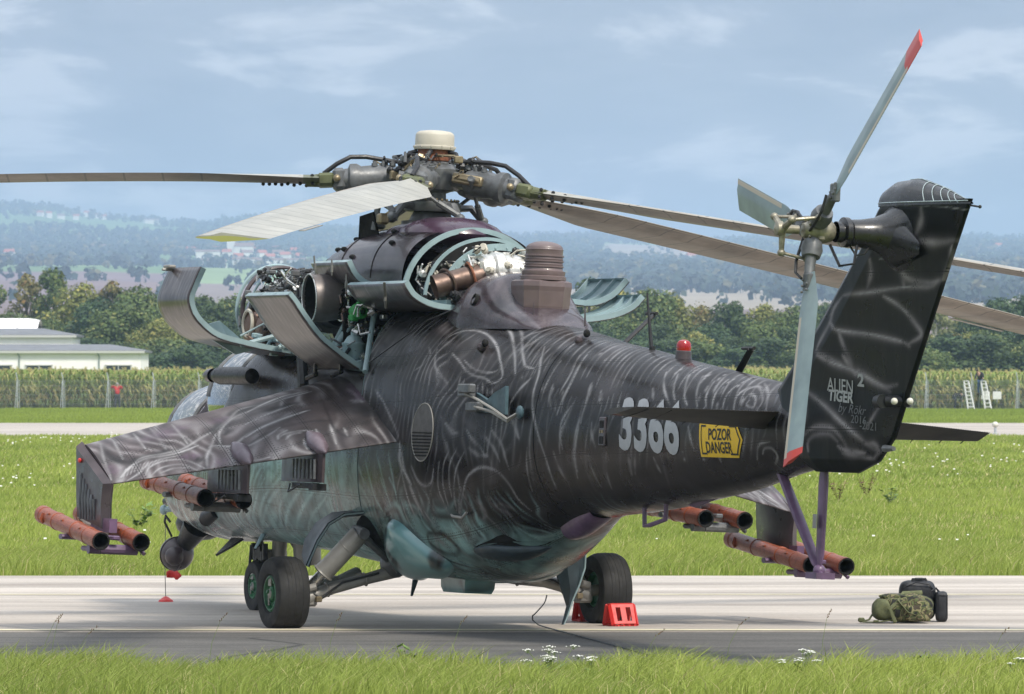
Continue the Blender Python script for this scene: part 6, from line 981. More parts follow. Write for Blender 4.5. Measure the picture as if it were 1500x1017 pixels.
# tail lamps on the rear edge
m = MB(); a = (-9.797, 0.100, 2.019); m.tube([a, (-9.914, -0.050, 2.026)], .05, 12, flat=.9); m.tube([(a[0]+.1, .12, a[2]), (a[0]-.02, .13, a[2])], [.05, .055], 12)
lb = part(m, 'lamp_bracket', M_dark)
for p in ((-10.066, 0.160, 2.018), (-10.006, 0.000, 2.025)): sub(MB().ell(p, (.027, .027, .027), 12, 8), 'tail_lamp', M_lamp, lb)
m = MB(); p = (-9.659, 0.030, 1.663); m.tube([p, (p[0]-.16, p[1], p[2]+.0)], [.03, .018], 8); part(m, 'rear_light_stub', M_grey)

# ---- tail rotor gearbox and tail rotor
TH = (-9.878, 0.800, 3.278)
gx, gz = TH[0], TH[2]
m = MB(); m.lathe((gx, .0, gz), (0, 1, 0), [(.05, .30), (.12, .25), (.2, .17), (.3, .125), (.42, .105), (.5, .10), (.52, .115), (.56, .115), (.57, .08), (.62, .08)], 22)
tg = part(m, 'tail_gearbox_fairing', bpy.data.materials['gloss_black'])
# long flared fairing running into the fin
m = MB(); rings = []
for s in np.linspace(0, 1, 9):
    r_ = .3+.05*s; rings.append([(gx-.35*s+.22*math.cos(t)*(1-.2*s), .02+.14*(1-s)+.05*math.sin(t)*0, gz-.05-.12*s+r_*.62*math.sin(t)*(1-.35*s)) for t in [2*math.pi*k/16 for k in range(16)]])
m = MB(); m.lathe((gx, .02, gz), (0, 1, 0), [(.0, .36), (.05, .33), (.08, .28), (.12, .22)], 24)
rings = []
for t in np.linspace(0, 1, 12): rings.append([(gx-.07-.34*t, .11+.15*(1-t)**1.0*max(0, math.cos(a)), gz-.03-.08*t+(.21-.17*t)*math.sin(a)) for a in np.linspace(-1.6, 1.6, 14)])
m.loft(rings, False, False); sub(m, 'gearbox_root', bpy.data.materials['gloss_black'], tg)
m = MB(); m.tube([(gx+.02, .5, gz-.08), (gx-.04, .46, gz-.17), (gx-.06, .40, gz-.16), (gx-.05, .33, gz-.06)], .008, 6); m.tube([(gx, .66, gz-.1), (gx-.1, .62, gz-.26), (gx-.18, .54, gz-.24), (gx-.14, .5, gz-.1)], .012, 6); sub(m, 'cable', M_black, tg)
hub = (gx, .78, gz)
m = MB(); m.lathe((gx, .64, gz), (0, 1, 0), [(0, .06), (.02, .08), (.08, .095), (.17, .095), (.21, .07), (.25, .05), (.26, .0)], 18); m.bbox((gx, .77, gz), (.17, .08, .17), .02)
for k in range(10): m.ell((gx+.08*math.cos(k*.63), .86, gz+.08*math.sin(k*.63)), (.012, .012, .012), 6, 4)
M_hubp = simple('pale_primer_metal', (.25, .23, .18), .42, .4, var=.35, scale=22)
th = part(m, 'tail_rotor_hub', M_hubp)
# spider with pitch links
m = MB(); m.lathe((gx, .93, gz), (0, 1, 0), [(0, .035), (.12, .035), (.14, .06), (.18, .05), (.2, 0)], 12)
HB = Vector(TH); tips = [(-10.482, 1.206, 1.501), (-11.489, 0.737, 4.653), (-8.195, 0.687, 3.652)]
for i, t in enumerate(tips):
    d = (Vector(t)-HB); d.y = 0; d.normalize(); e = Vector((-d.z, 0, d.x))
    m.tube([(gx, 1.06, gz), Vector((gx, 1.06, gz))+d*.17+e*.06], [.03, .02], 8); q = Vector((gx, 1.06, gz))+d*.17+e*.06; m.ell(q, (.03, .035, .03), 8, 6); m.tube([q, q-Vector((0, .2, 0))+d*.04], .013, 8)
    m.ell(q-Vector((0, .2, 0))+d*.04, (.026, .026, .026), 8, 6)
sub(m, 'pitch_spider', M_hubp, th)
def blade_mesh(P0, P1, ch0, ch1, chord, thick, nseg=24, sag=0, root=(.0, .3), tip_cut=0., up=None):
    """P root to tip; ch = chord direction vector (towards the leading edge) at root, tip. returns grid, uv"""
    P0, P1 = Vector(P0), Vector(P1); span = (P1-P0); L = span.length; prof = []
    for s in (0, .03, .1, .2, .35, .55, .8, 1): prof.append((s, .5*thick/chord*2*(1.48*math.sqrt(s)-.63*s*2+.0*s)*.6 if s < .35 else .5*thick/chord*2*(1-s)/.65*.58+.004))
    pts = [(s, t) for s, t in prof]+[(s, -t*.75) for s, t in reversed(prof[:-1])]
    G = []; UV = []
    for i in range(nseg+1):
        q = i/nseg; p = P0.lerp(P1, q); p.z += sag*4*q*(1-q)
        c = Vector(ch0).lerp(Vector(ch1), q); d = span.normalized(); c = (c-d*c.dot(d)).normalized(); nrm = d.cross(c).normalized()
        if nrm.z < 0 and up is None: nrm = -nrm
        k = min(1, .45+.55*min(1, max(0, (q-root[0])/(root[1]-root[0])))); ring = []
        for s, t in pts:
            w_ = chord*k; off = d*(-tip_cut*s*(q > .999)); ring.append(tuple(p+c*(w_*(.3-s))+nrm*(t*chord*(1.3-.3*k))+off))
            UV.append((s if t >= 0 else 2-s, q*L))
        G.append(ring)
    return G, UV
MT = Mat('tail_blade_paint', (.2, .27, .28), .4, coat=.1); uvs = MT.n('ShaderNodeSeparateXYZ'); MT.L(MT.tc.outputs['UV'], uvs.inputs[0])
L_ = 1.62
def col_by(M_, u, v, base, rules):
    c = base
    for (u0, u1, v0, v1, col) in rules:
        k = M_.math('MULTIPLY', M_.math('MULTIPLY', M_.math('GREATER_THAN', u, u0), M_.math('LESS_THAN', u, u1)), M_.math('MULTIPLY', M_.math('GREATER_THAN', v, v0), M_.math('LESS_THAN', v, v1)))
        c = M_.mix(k, c, col)
    return c
nb = MT.ramp(MT.noise(4, 5), (.3, (.15, .2, .21)), (.7, (.24, .31, .32)))
c = col_by(MT, uvs.outputs[0], uvs.outputs[1], nb, [(-1, 3, 1.46, 3, (.5, .035, .02)), (-1, .17, .35, 1.5, (.50, .43, .34)), (1.83, 3, .35, 1.5, (.46, .39, .30))])
fr_ = MT.math('GREATER_THAN', MT.math('FRACT', MT.math('MULTIPLY', uvs.outputs[1], 26)), .62)
edge_k = MT.math('MULTIPLY', MT.math('MULTIPLY', fr_, MT.math('LESS_THAN', uvs.outputs[0], .06)), MT.math('GREATER_THAN', uvs.outputs[1], .5))
MT.color(MT.mix(edge_k, c, (.05, .045, .04))); M_tblade = MT.m
nrm_t = Vector((0, 1, 0))
chords = []
for i, t in enumerate(tips):
    d = (Vector(t)-HB).normalized(); n_ = Vector((0, 1, 0)); c_ = d.cross(n_).normalized()
    # leading edges: bottom blade forwards, upper blade down and aft, front blade up
    want = [Vector((1, 0, 0)), Vector((-.3, 0, -1)), Vector((0, 0, 1))][i]
    if c_.dot(want) < 0: c_ = -c_
    c_ = (c_+n_*(.18, .30, .10)[i]).normalized()
    r0 = HB+d*.36; G, UV = blade_mesh(r0, t, c_, c_, .245, .030, 18, 0, (0, .18), .05, up=1)
    m = MB(); m.loft(G, True, True); m.uv = UV; m.uv = UV
    bl = part(m, 'tail_rotor_blade', M_tblade)
    g_ = MB(); g_.tube([HB+d*.08, HB+d*.16, HB+d*.22, HB+d*.40], [.06, .062, .045, .035], 12); g_.lathe(HB+d*.1, d, [(0, .075), (.06, .085), (.12, .07), (.13, 0)], 14); sub(g_, 'blade_grip', M_grey, bl)
    g_ = MB(); g_.bbox(HB+d*.43, (.1, .05, .14), .01); 
    for k in range(6): g_.ell(HB+d*(.40+.05*(k//2))+c_*(.03 if k % 2 else -.03)+n_*.028, (.012, .012, .012), 6, 4)
    sub(g_, 'root_bolts', M_grey, bl)
    g_ = MB(); q = HB+d*.2+n_*.06; g_.tube([HB+d*.05+n_*.05+c_*.05, q+c_*.1+d*.02, q+c_*.09+d*.12, q+d*.2], .012, 6); sub(g_, 'de_icing_cable', M_black, bl)

# ---- tailplane
def wing_loft(rings): return MB().loft(rings, True, True)
MTP = Mat('tailplane_skin', (.06, .055, .05), .5, coat=.1); x_ = MTP.noise(1.6, 5, .6, stretch=(5, 1, 1)); MTP.color(MTP.ramp(x_, (.3, (.028, .024, .024)), (.7, (.075, .062, .055)))); MTP.bump(MTP.noise(12, 3), .2, .003); M_tp = MTP.m
for sgn_ in (1, -1):
    yr, yt_ = sgn_*.12, sgn_*1.62
    LEr, TEr = Vector((-7.85, yr, 1.80)), Vector((-8.62, yr, 1.99)); LEt, TEt = Vector((-7.98, yt_, 1.87)), Vector((-8.45, yt_, 1.97))
    LEt = Vector((-7.905, 1.620, 1.856)) if sgn_ > 0 else Vector((-7.933, -1.500, 1.758)); 
    if sgn_ > 0: TEt = Vector((-8.353, 1.550, 1.908)); TEr = Vector((-8.093, 0.100, 1.928)); LEr = Vector((-7.855, 0.150, 1.796))
    else: LEt = Vector((-8.014, -1.520, 1.776)); TEt = Vector((-8.110, -1.620, 1.840)); TEr = Vector((-8.568, -0.120, 1.908)); LEr = Vector((-8.269, -0.150, 1.748))
    rings = []
    for q in np.linspace(0, 1, 8):
        le, te = LEr.lerp(LEt, q), TEr.lerp(TEt, q); c_ = te-le; n_ = Vector((0, -sgn_, 0)).cross(c_).normalized()
        if n_.z < 0: n_ = -n_
        th_ = .045*(1-.4*q); rings.append([tuple(le+c_*s+n_*th_*h) for s, h in ((0, 0), (.04, .5), (.25, 1), (.6, .6), (1, .06), (1, -.06), (.6, -.6), (.25, -1), (.04, -.5))])
    o = part(wing_loft(rings), 'tailplane', M_tp)
    m = MB()
    for q in np.linspace(.02, .98, 60): m.ell(TEr.lerp(TEt, q), (.008, .008, .004), 4, 3)
    for q in (.15, .35, .55, .75, .9): m.tube([LEr.lerp(LEt, q)+Vector((-.03, 0, -.03)), TEr.lerp(TEt, q)-Vector((-.05, 0, .015))], .004, 4)
    sub(m, 'edge_rivets', M_dark, o)

# ---- tail bumper
foot = Vector((-8.504, 0.000, 0.703)); m = MB(); A1 = Vector((-7.804, 0.060, 1.499)); A2 = Vector((-8.522, 0.000, 1.552))
m.tube([A1, A1.lerp(foot, .5), A1.lerp(foot, .92), foot], [.045, .05, .045, .02], 10, flat=.6); ts = part(m, 'tail_bumper_strut', M_purp)
m = MB(); m.tube([A2, A2.lerp(foot, .2), A2.lerp(foot, .85), foot], [.05, .065, .055, .02], 10, flat=.5); m.box(A2.lerp(foot, .55)+Vector((0, .06, 0)), (.07, .004, .11), mi=1); part(m, 'tail_bumper_strut', [M_purp, M_lgrey])
m = MB(); m.ell(foot, (.05, .05, .05), 10, 8); m.box(foot+Vector((-.02, 0, -.04)), (.2, .16, .05)); m.tube([foot, foot+Vector((-.1, .02, -.05))], .02, 8); part(m, 'tail_bumper_shoe', M_purp)
m = MB(); m.ell(A2+Vector((0, .02, .05)), (.16, .16, .13), 14, 8); part(m, 'strut_recess', M_void)

# ---- stub wings
WR_LE, WR_TE = Vector((.02, .84, 2.17)), Vector((-1.72, .84, 1.60)); WT_LE, WT_TE = Vector((-.10, 3.24, 1.485)), Vector((-.86, 3.24, 1.135))
WR_LE, WR_TE, WT_LE, WT_TE = [Vector(q) for q in ((-.02, .84, 2.16), (-1.625, 0.860, 1.614), (-0.151, 3.220, 1.467), (-0.926, 3.220, 1.144))]
def wing_grid(side, nc, ns):
    G = np.zeros((ns, 2*nc, 3)); s = np.linspace(0, 1, nc)**1.15; th_ = .5*(1.3*np.sqrt(s)*(1-s)+.42*s*(1-s)*1.2)
    for j, q in enumerate(np.linspace(0, 1, ns)):
        le, te = np.array(WR_LE.lerp(WT_LE, q)), np.array(WR_TE.lerp(WT_TE, q)); c_ = te-le; L = np.linalg.norm(c_); n_ = np.cross(c_/L, [0, 1, 0]); n_ = n_ if n_[2] > 0 else -n_
        n_ = n_/np.linalg.norm(n_); t_ = .155*L*(1-.1*q)
        up = le+c_*s[:, None]+n_*(th_*t_)[:, None]; lo = le+c_*s[::-1][:, None]-n_*(th_[::-1]*t_*.55)[:, None]-n_*.012
        G[j] = np.concatenate([up, lo])
    G[:, :, 1] *= side; return G
def wing_paint(V, side):
    n = fz(V*np.array([1, 1, 1]), 2.2, 7); n2 = fz(V, 6, 9); r = np.clip((V[:, 1]*side-.85)/1.3, 0, 1)
    C = BRN[None]*(1-r[:, None])*.8+(np.array([.095, .077, .082])*(.45+1.1*n[:, None]))*r[:, None]+.02*n2[:, None]
    C = C*(1-.3*np.clip(n2*2-1.1, 0, 1)[:, None]); return C
for side in (1, -1):
    G = wing_grid(side, 95 if side > 0 else 40, 230 if side > 0 else 90); V = G.reshape(-1, 3); C = wing_paint(V, side); Vw = V*np.array([1, side, 1]); fibres(Vw[:, [1, 0, 2]]*np.array([1, 1, 0])+np.array([0, 0, 1.8]), C, PAL*1.0, .6, .19, 0, 71, 1.6, 4, .30)
    M_ = V*np.array([1, side, 1]); apply_strokes('wing', M_, C); C = np.clip(C, .004, 1)
    F_ = grid_faces(*G.shape[:2]); wg = B(npmesh('stub_wing', V, F_, M_wing, heli, True, np.stack([V[:, 0], V[:, 1]], -1), C))
    if side > 0: WV, WF = V, F_
    e = MB(); e.add([tuple(p) for p in G[-1]], [tuple(range(G.shape[1]))]); sub(e, 'wing_tip_rib', M_cowl, wg)
    # wing tip end plate
    t_le, t_te = WT_LE.copy(), WT_TE.copy()
    pl = [t_le+Vector((.03, 0, .03)), t_le+Vector((-.02, 0, .0)), t_te+Vector((-.05, 0, .0)), Vector((t_te.x-.02, 0, .95)), Vector((t_te.x-.03, 0, .72)), Vector((-.22, 0, .80)), Vector((-.16, 0, 1.0))]
    m = MB(); mid = sum([Vector(p) for p in pl], Vector())/len(pl); r0, r1, r2 = [], [], []
    for p in pl:
        p = Vector((p.x, 0, p.z)); q = p+(Vector((mid.x, 0, mid.z))-p).normalized()*.06
        r0.append(Vector((q.x, side*3.20, q.z))); r1.append(Vector((p.x, side*3.235, p.z))); r2.append(Vector((q.x, side*3.30, q.z)))
    m.loft([r0, r1, r2], True, True); ep = part(m, 'wing_end_plate', M_cowl)
    m = MB()
    for k in range(6):
        x0_ = -.34-.075*k; m.tube([(x0_, side*3.302, 1.22-.045*k), (x0_-.01, side*3.307, 1.0), (x0_-.02, side*3.302, .82)], [.012, .017, .01], 6)
    sub(m, 'painted_fluting', M_grey, ep)
    m = MB(); m.ell((-.3, side*3.31, 1.33), (.035, .014, .022), 12, 6); sub(m, 'navigation_lamp', M_red, ep)
    # pylons
    for yy_ in (2.12, 1.5):
        q = (yy_-.84)/2.4; le, te = WR_LE.lerp(WT_LE, q), WR_TE.lerp(WT_TE, q); zb_ = te.z-.26; m = MB(); Y_ = yy_*side
        xs_ = np.linspace(te.x+.85, te.x-.08, 12)
        rings = []
        for x in xs_:
            s = (xs_[0]-x)/(xs_[0]-xs_[-1]); w_ = .05*math.sin(math.pi*min(1, s*.9+.1))**.5+.012; zt_ = le.z+(te.z-le.z)*(le.x-x)/(le.x-te.x)+.02
            rings.append([(x, Y_-w_, zb_), (x, Y_+w_, zb_), (x, Y_+w_, zt_), (x, Y_-w_, zt_)])
        m.loft(rings, True, True); py_ = part(m, 'weapon_pylon', M_cowl)
        m = MB()
        for k in range(7): m.tube([(xs_[0]-.35-.085*k, Y_+side*.055, zb_+.03), (xs_[0]-.35-.085*k, Y_+side*.06, zb_+.2)], .012, 6)
        sub(m, 'painted_fluting', M_grey, py_)
        m = MB(); a = Vector((te.x+.32, Y_, te.z+.16)); b = Vector((te.x-.12, Y_, te.z+.0)); m.tube([a, a.lerp(b, .4), a.lerp(b, .8), b], [.03, .085, .06, .008], 14); sub(m, 'pylon_fairing_cone', simple('pale_purple_paint', (.13, .10, .12), .38, coat=.15) if 'pale_purple_paint' not in bpy.data.materials else bpy.data.materials['pale_purple_paint'], py_)
        m = MB(); m.box((te.x+.35, Y_, zb_-.03), (.5, .07, .05)); m.box((te.x+.05, Y_, zb_-.04), (.12, .12, .06)); m.tube([(te.x+.6, Y_+.05*side, zb_-.02), (te.x+.4, Y_+.14*side, zb_-.09), (te.x+.2, Y_+.1*side, zb_-.02)], .008, 6); sub(m, 'rack_fittings', M_dark, py_)
# missile launch tubes
def launcher(ends, side):
    for (rear, front_) in ends:
        a, b = Vector(rear), Vector(front_); d = (b-a).normalized(); L = (b-a).length; R_ = .078
        m = MB(); m.lathe(a, d, [(0, R_*.86), (0, R_), (.02, R_*1.03), (.05, R_*1.03), (.055, R_*.97), (.30, R_*.96), (.31, R_*1.02), (.34, R_*1.02), (.35, R_*.96), (.62, R_*.96), (.63, R_*1.03), (.67, R_*1.03), (.68, R_*.95),
                                 (1.15, R_*.95), (1.16, R_*1.02), (1.2, R_*1.02), (1.21, R_*.94), (L-.12, R_*.94), (L-.1, R_*1.02), (L-.02, R_*1.02), (L, R_*.9)], 26)
        tb = part(m, 'missile_tube', M_orange, angle=12)
        m = MB(); m.lathe(a-d*.004, d, [(0, R_*1.0), (0, R_*.84), (.02, R_*.8), (.4, R_*.78), (.42, 0)], 22); sub(m, 'tube_bore', M_void, tb)
        m = MB(); m.torus(a+d*.006, d, R_*.93, R_*.1, 24, 6); e1 = d.orthogonal().normalized(); e2 = d.cross(e1)
        for k in range(7): m.box(a+d*.0+(e1*math.cos(k*.9)+e2*math.sin(k*.9))*R_*.86, (.01, .01, .01))
        m.tube([a-Vector((0, 0, R_)), a-Vector((-.0, 0, R_+.03))], .004, 4); sub(m, 'tube_muzzle_ring', M_dark, tb)
        for s_ in (.42, .9, 1.28):
            m = MB(); m.bbox(a+d*s_+Vector((0, R_*.7, R_*.62)), (.045, .022, .02), .005); sub(m, 'tube_clamp', M_orange, tb)
        m = MB(); m.tube([a+d*L*.86+Vector((0, R_*.85, R_*.5)), a+d*L*.86+Vector((0, R_*1.1, -.01)), a+d*L*.86+Vector((0, R_*.8, -R_*.6))], .018, 6)
        sub(m, 'tube_clamp', M_orange, tb)
def rail(c, side, col):
    m = MB(); c = Vector(c); m.bbox(c, (.28, .42, .045), .015); m.tube([c+Vector((-.1, -.22, .0)), c+Vector((-.1, .22, .0))], .045, 10); m.tube([c+Vector((.42, -.12, .09)), c+Vector((.42, .3, .09))], .05, 10, flat=.5)
    m.tube([c+Vector((-.12, -.25, .0)), c+Vector((-.16, -.27, -.03))], .018, 8); m.bbox(c+Vector((.25, 0, .1)), (.9, .07, .04), .01); part(m, 'launch_rail', col)
for side in (1, -1):
    if side > 0: T_ = [((-1.433, 3.470, 0.647), (0.181, 3.470, 0.849)), ((-1.386, 3.090, 0.648), (0.264, 3.090, 0.868))]; T2 = [((-0.844, 2.330, 1.048), (0.717, 2.330, 1.180)), ((-0.771, 1.950, 1.044), (0.772, 1.950, 1.182))]
    else: T_ = [((-1.763, -3.050, 0.678), (-0.001, -3.050, 0.875)), ((-1.714, -3.420, 0.678), (0.034, -3.420, 0.881))]; T2 = [((-1.841, -1.980, 1.051), (-0.567, -1.980, 1.136)), ((-1.875, -2.340, 1.047), (-0.504, -2.340, 1.173))]
    launcher(T_, side); launcher(T2, side)
    for T, col in ((T_, M_purp), (T2, M_grey)):
        c = (Vector(T[0][0])+Vector(T[1][0]))/2; rail((c.x+.32, c.y, c.z-.07), side, col)
    part(MB().box((-1.2+.35, side*3.25, .78), (.5, .07, .12)), 'end_plate_hardpoint', M_purp)

# ---- main undercarriage
def wheel(c, r, w_, name, side, rimr, parts_rim=True):
    o = empty(name, c); o.parent = heli; k = w_/2
    prof = [(-k*.72, rimr), (-k*.92, rimr*1.15), (-k*1.02, r*.78), (-k*.9, r*.92), (-k*.62, r*.985), (-k*.2, r), (k*.2, r), (k*.62, r*.985), (k*.9, r*.92), (k*1.02, r*.78), (k*.92, rimr*1.15), (k*.72, rimr)]
    # tread grooves
    p2 = []
    for h, q in prof: p2.append((h, q))
    m = MB(); m.lathe((0, 0, 0), (0, 1, 0), p2, 56)
    for h in (-.45, -.22, 0, .22, .45): m.torus((0, h*k, 0), (0, 1, 0), r*(.996-.02*abs(h)), .004, 56, 4)
    # flat spot where it carries the weight
    m.v = [(x, y*(1+.06*max(0, -z/r)), max(z, -r*.955)) for x, y, z in m.v]
    sub(m, 'tyre', M_tyre, o)
    m = MB(); m.lathe((0, 0, 0), (0, side, 0), [(k*.74, rimr*1.02), (k*.84, rimr*1.02), (k*.86, rimr*.9), (k*.62, rimr*.8), (k*.6, rimr*.45), (k*.78, rimr*.4), (k*.86, rimr*.3), (k*.86, 0)], 32)
    m.lathe((0, 0, 0), (0, -side, 0), [(k*.74, rimr*1.02), (k*.8, rimr*.9), (k*.5, rimr*.8), (k*.5, 0)], 32)
    m.torus((0, side*k*.82, 0), (0, 1, 0), rimr*.93, rimr*.07, 32, 6)
    for q in range(8): a = q*math.pi/4; m.ell((rimr*.62*math.cos(a), side*k*.66, rimr*.62*math.sin(a)), (.014, .012, .014), 6, 4)
    m.tube([(0, side*k*.6, 0), (0, side*k*1.05, .02)], .018, 8); sub(m, 'rim', M_green, o)
    m = MB(); m.ell((0, side*k*.85, 0), (.04, .02, .04), 10, 6); m.box((.07, side*k*.75, -.06), (.02, .01, .09)); m.bbox((.03, side*k*.78, .1), (.07, .01, .07), .004); sub(m, 'hub_cap', M_lgrey, o)
    return o
WP, WS = Vector((-0.692, 1.520, 0.298)), Vector((-0.559, -1.520, 0.263))
WP.z = WS.z = .312; XM = (WP.x+WS.x)/2
wheel((XM, 1.53, .312), .325, .30, 'main_wheel', 1, .155); wheel((XM, -1.53, .312), .325, .30, 'main_wheel', -1, .155)
def Gp(mb, name, mats): return mb.build(name, mats, heli)
for s in (1, -1):
    ax = Vector((XM, s*1.34, .29))
    top = Vector((-0.894, 0.920, 0.834)); top.y *= s; low = Vector((XM-.02, s*1.30, .36))
    m = MB(); a, b = top, top.lerp(low, .72); m.tube([a, a.lerp(b, .05), a.lerp(b, .9), b], [.075, .088, .088, .094], 16); leg = Gp(m, 'shock_strut', M_lgrey)
    m = MB(); m.tube([top.lerp(low, .7), low], .047, 14); sub(m, 'chromed_piston', M_steel, leg)
    m = MB(); m.torus(b, (b-a).normalized(), .09, .012, 18, 6); m.torus(a.lerp(b, .35), (b-a).normalized(), .086, .006, 18, 6); sub(m, 'strut_collar', M_lgrey, leg)
    p1 = Vector((-0.656, 0.500, 0.495)); p1.y *= s; p2 = Vector((0.025, 0.560, 0.459)); p2.y *= s; p2.x += .1
    m = MB(); m.tube([p1, p1.lerp(ax, .3), p1.lerp(ax, .7), ax+Vector((-.04, 0, -.03))], [.06, .05, .055, .06], 12); m.torus(p1.lerp(ax, .33), (ax-p1).normalized(), .055, .01, 14, 5); m.torus(p1.lerp(ax, .75), (ax-p1).normalized(), .058, .012, 14, 5); Gp(m, 'lower_arm', M_lgrey)
    m = MB(); m.tube([p2, p2.lerp(ax, .4), ax+Vector((.03, 0, .06))], [.055, .045, .055], 12); m.torus(p2.lerp(ax, .4), (ax-p2).normalized(), .05, .01, 14, 5); Gp(m, 'lower_arm', M_lgrey)
    m = MB(); m.bbox(ax+Vector((0, -s*.03, -.02)), (.16, .14, .15), .02); m.tube([ax, ax+Vector((0, s*.12, .02))], .05, 12); m.tube([ax+Vector((-.07, 0, .06)), ax+Vector((-.09, -s*.08, .08))], .035, 10); Gp(m, 'axle_block', M_lgrey)
    m = MB(); m.tube([ax+Vector((-.08, -s*.06, .02)), ax+Vector((-.1, -s*.12, -.02)), p1.lerp(ax, .6)+Vector((-.05, 0, .03)), p1.lerp(ax, .2)+Vector((-.06, 0, .03))], .01, 6); m.bbox(ax+Vector((-.09, -s*.1, -.03)), (.05, .06, .05), .008, mi=1); Gp(m, 'brake_line', [M_black, M_brass])
    m = MB(); m.ell(p1+Vector((0, 0, .07)), (.20, .12, .13), 16, 10); m.tube([p1+Vector((.16, 0, .02)), p1+Vector((-.16, 0, .02))], .05, 12); Gp(m, 'arm_pivot', M_grey)
    # brace inside the wheel well
    m = MB(); m.tube([top+Vector((-.02, -s*.02, -.02)), p1+Vector((-.02, 0, .05))], .035, 10); m.tube([top+Vector((.1, 0, .03)), top+Vector((-.12, 0, .0))], .05, 10); Gp(m, 'well_brace', M_grey)
    # wheel well darkness and outboard door
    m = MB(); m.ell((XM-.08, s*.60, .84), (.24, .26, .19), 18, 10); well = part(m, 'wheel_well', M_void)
    if s > 0:
        pr = [(-0.750, 0.817, 0.979), (-0.600, 0.938, 0.954), (-0.500, 1.044, 0.864), (-0.450, 1.121, 0.715), (-0.420, 1.167, 0.575), (-0.420, 1.202, 0.490)]
        off = Vector((.30, 0, 0))
    else:
        pr = [(-0.900, -1.094, 0.890), (-0.900, -1.190, 0.809), (-0.900, -1.242, 0.690), (-0.900, -1.241, 0.569), (-0.880, -1.203, 0.416), (-0.860, -1.152, 0.274), (-0.860, -1.107, 0.127), (-0.860, -1.065, 0.035)]
        off = Vector((.1, .22, 0))
    m = MB(); P = [Vector(p) for p in pr]; rings = []
    if s < 0:
        Q_ = [Vector(p) for p in ((-0.900, -0.942, 0.776), (-0.900, -0.946, 0.704), (-0.900, -0.956, 0.619), (-0.900, -0.988, 0.481), (-0.880, -1.055, 0.344), (-0.860, -1.102, 0.224), (-0.860, -1.080, 0.126), (-0.860, -1.058, 0.041))]
        for i, (p, q) in enumerate(zip(P, Q_)):
            k = .06 if i < 5 else .02; e_ = Vector((k*.5, 0, 0)); rings.append([p, p.lerp(q, .3)+Vector((-k, 0, 0)), p.lerp(q, .7)+Vector((-k, 0, 0)), q, q+e_, p.lerp(q, .5)+e_-Vector((k, 0, 0)), p+e_])
    else:
        for i, p in enumerate(P):
            k = 1 if i < len(P)-2 else (.7 if i == len(P)-2 else .12); t_ = (P[min(i+1, len(P)-1)]-P[max(i-1, 0)]).normalized(); n_ = t_.cross(off.normalized()).normalized()*.016
            o_ = off*k; rings.append([p-n_, p+n_, p+o_*.5+n_*2.2, p+o_+n_, p+o_-n_, p+o_*.5+n_*.4])
    m.loft(rings, True, True); dr = part(m, 'wheel_door', M_door)
    sub(MB().tube([p+Vector((-.012, 0, 0)) for p in P], .008, 6), 'door_stiffener', M_in, dr)

# ---- nose undercarriage
XN = (3.682, 0.200, 0.216)[0]
for s in (1, -1): wheel((XN, s*.17, .235), .245, .17, 'nose_wheel', s, .115)
m = MB(); m.tube([(XN-.1, 0, .75), (XN-.02, 0, .25)], [.075, .06], 14); m.tube([(XN, -.2, .24), (XN, .2, .24)], .035, 10); m.bbox((XN+.05, .02, .52), (.22, .22, .12), .02); m.tube([(XN+.45, .05, .72), (XN+.02, .04, .42)], .035, 10); Gp(m, 'nose_leg', M_lgrey)
m = MB()
for k in range(7): m.bbox((XN+.18-.05*k, .16, .56-.03*(k % 3)), (.04, .05, .16-.02*(k % 2)), .006)
m.tube([(XN+.2, .18, .62), (XN+.2, .2, .4), (XN, .18, .36)], .014, 6); Gp(m, 'nose_leg_linkage', M_dark)
m = MB(); m.tube([(XN-.32, -.18, .70), (XN-.30, -.2, .45)], .13, 16); Gp(m, 'taxi_light_housing', M_lgrey)
for s in (1, -1):
    m = MB(); a = Vector((XN+.36, s*.28, .66)); m.plate([a, a+Vector((-.3, 0, 0)), a+Vector((-.26, s*.10, -.08)), a+Vector((.05, s*.14, -.17))], (0, s*.015, .015)); part(m, 'nose_gear_door', M_dark, smooth=False)
m = MB(); m.tube([(2.489, 0.550, 0.727), (2.284, 0.700, 0.600)], [.028, .012], 8, flat=.5); part(m, 'belly_blade_aerial', M_in)


# ---- nose, canopies
m = MB(); c = Vector((3.75, 0, 1.94))
m.ell(c, (1.05, .60, .60), 36, 20); rear_can = part(m, 'rear_canopy', M_glass)
m = MB()
for x in (2.95, 3.45, 4.15):
    q = (x-3.75)/1.05; k = math.sqrt(max(0, 1-q*q)); m.tube([(x, .602*k*math.cos(t), 1.94+.602*k*math.sin(t)) for t in np.linspace(.1, math.pi-.1, 16)], .022, 6)
m.tube([(3.75+1.05*math.cos(t), .05, 1.94+.602*math.sin(t)) for t in np.linspace(.1, math.pi-.1, 16)], .015, 6)
sub(m, 'canopy_frame', M_grey, rear_can)
m = MB(); m.bbox((3.25, 0, 2.1), (.16, .42, .62), .06); m.bbox((3.5, 0, 1.9), (.4, .42, .12), .04); m.ell((3.22, 0, 2.42), (.09, .13, .1), 12, 8); sub(m, 'pilot_seat', M_dark, rear_can)
m = MB(); c2 = Vector((5.12, 0, 1.55)); m.ell(c2, (.90, .54, .60), 36, 20); fc = part(m, 'front_canopy', M_glass)
m = MB()
for x in (4.55, 4.8, 5.5):
    q = (x-5.12)/.90; k = math.sqrt(max(0, 1-q*q)); m.tube([(x, .542*k*math.cos(t), 1.55+.602*k*math.sin(t)) for t in np.linspace(.1, math.pi-.1, 16)], .02, 6)
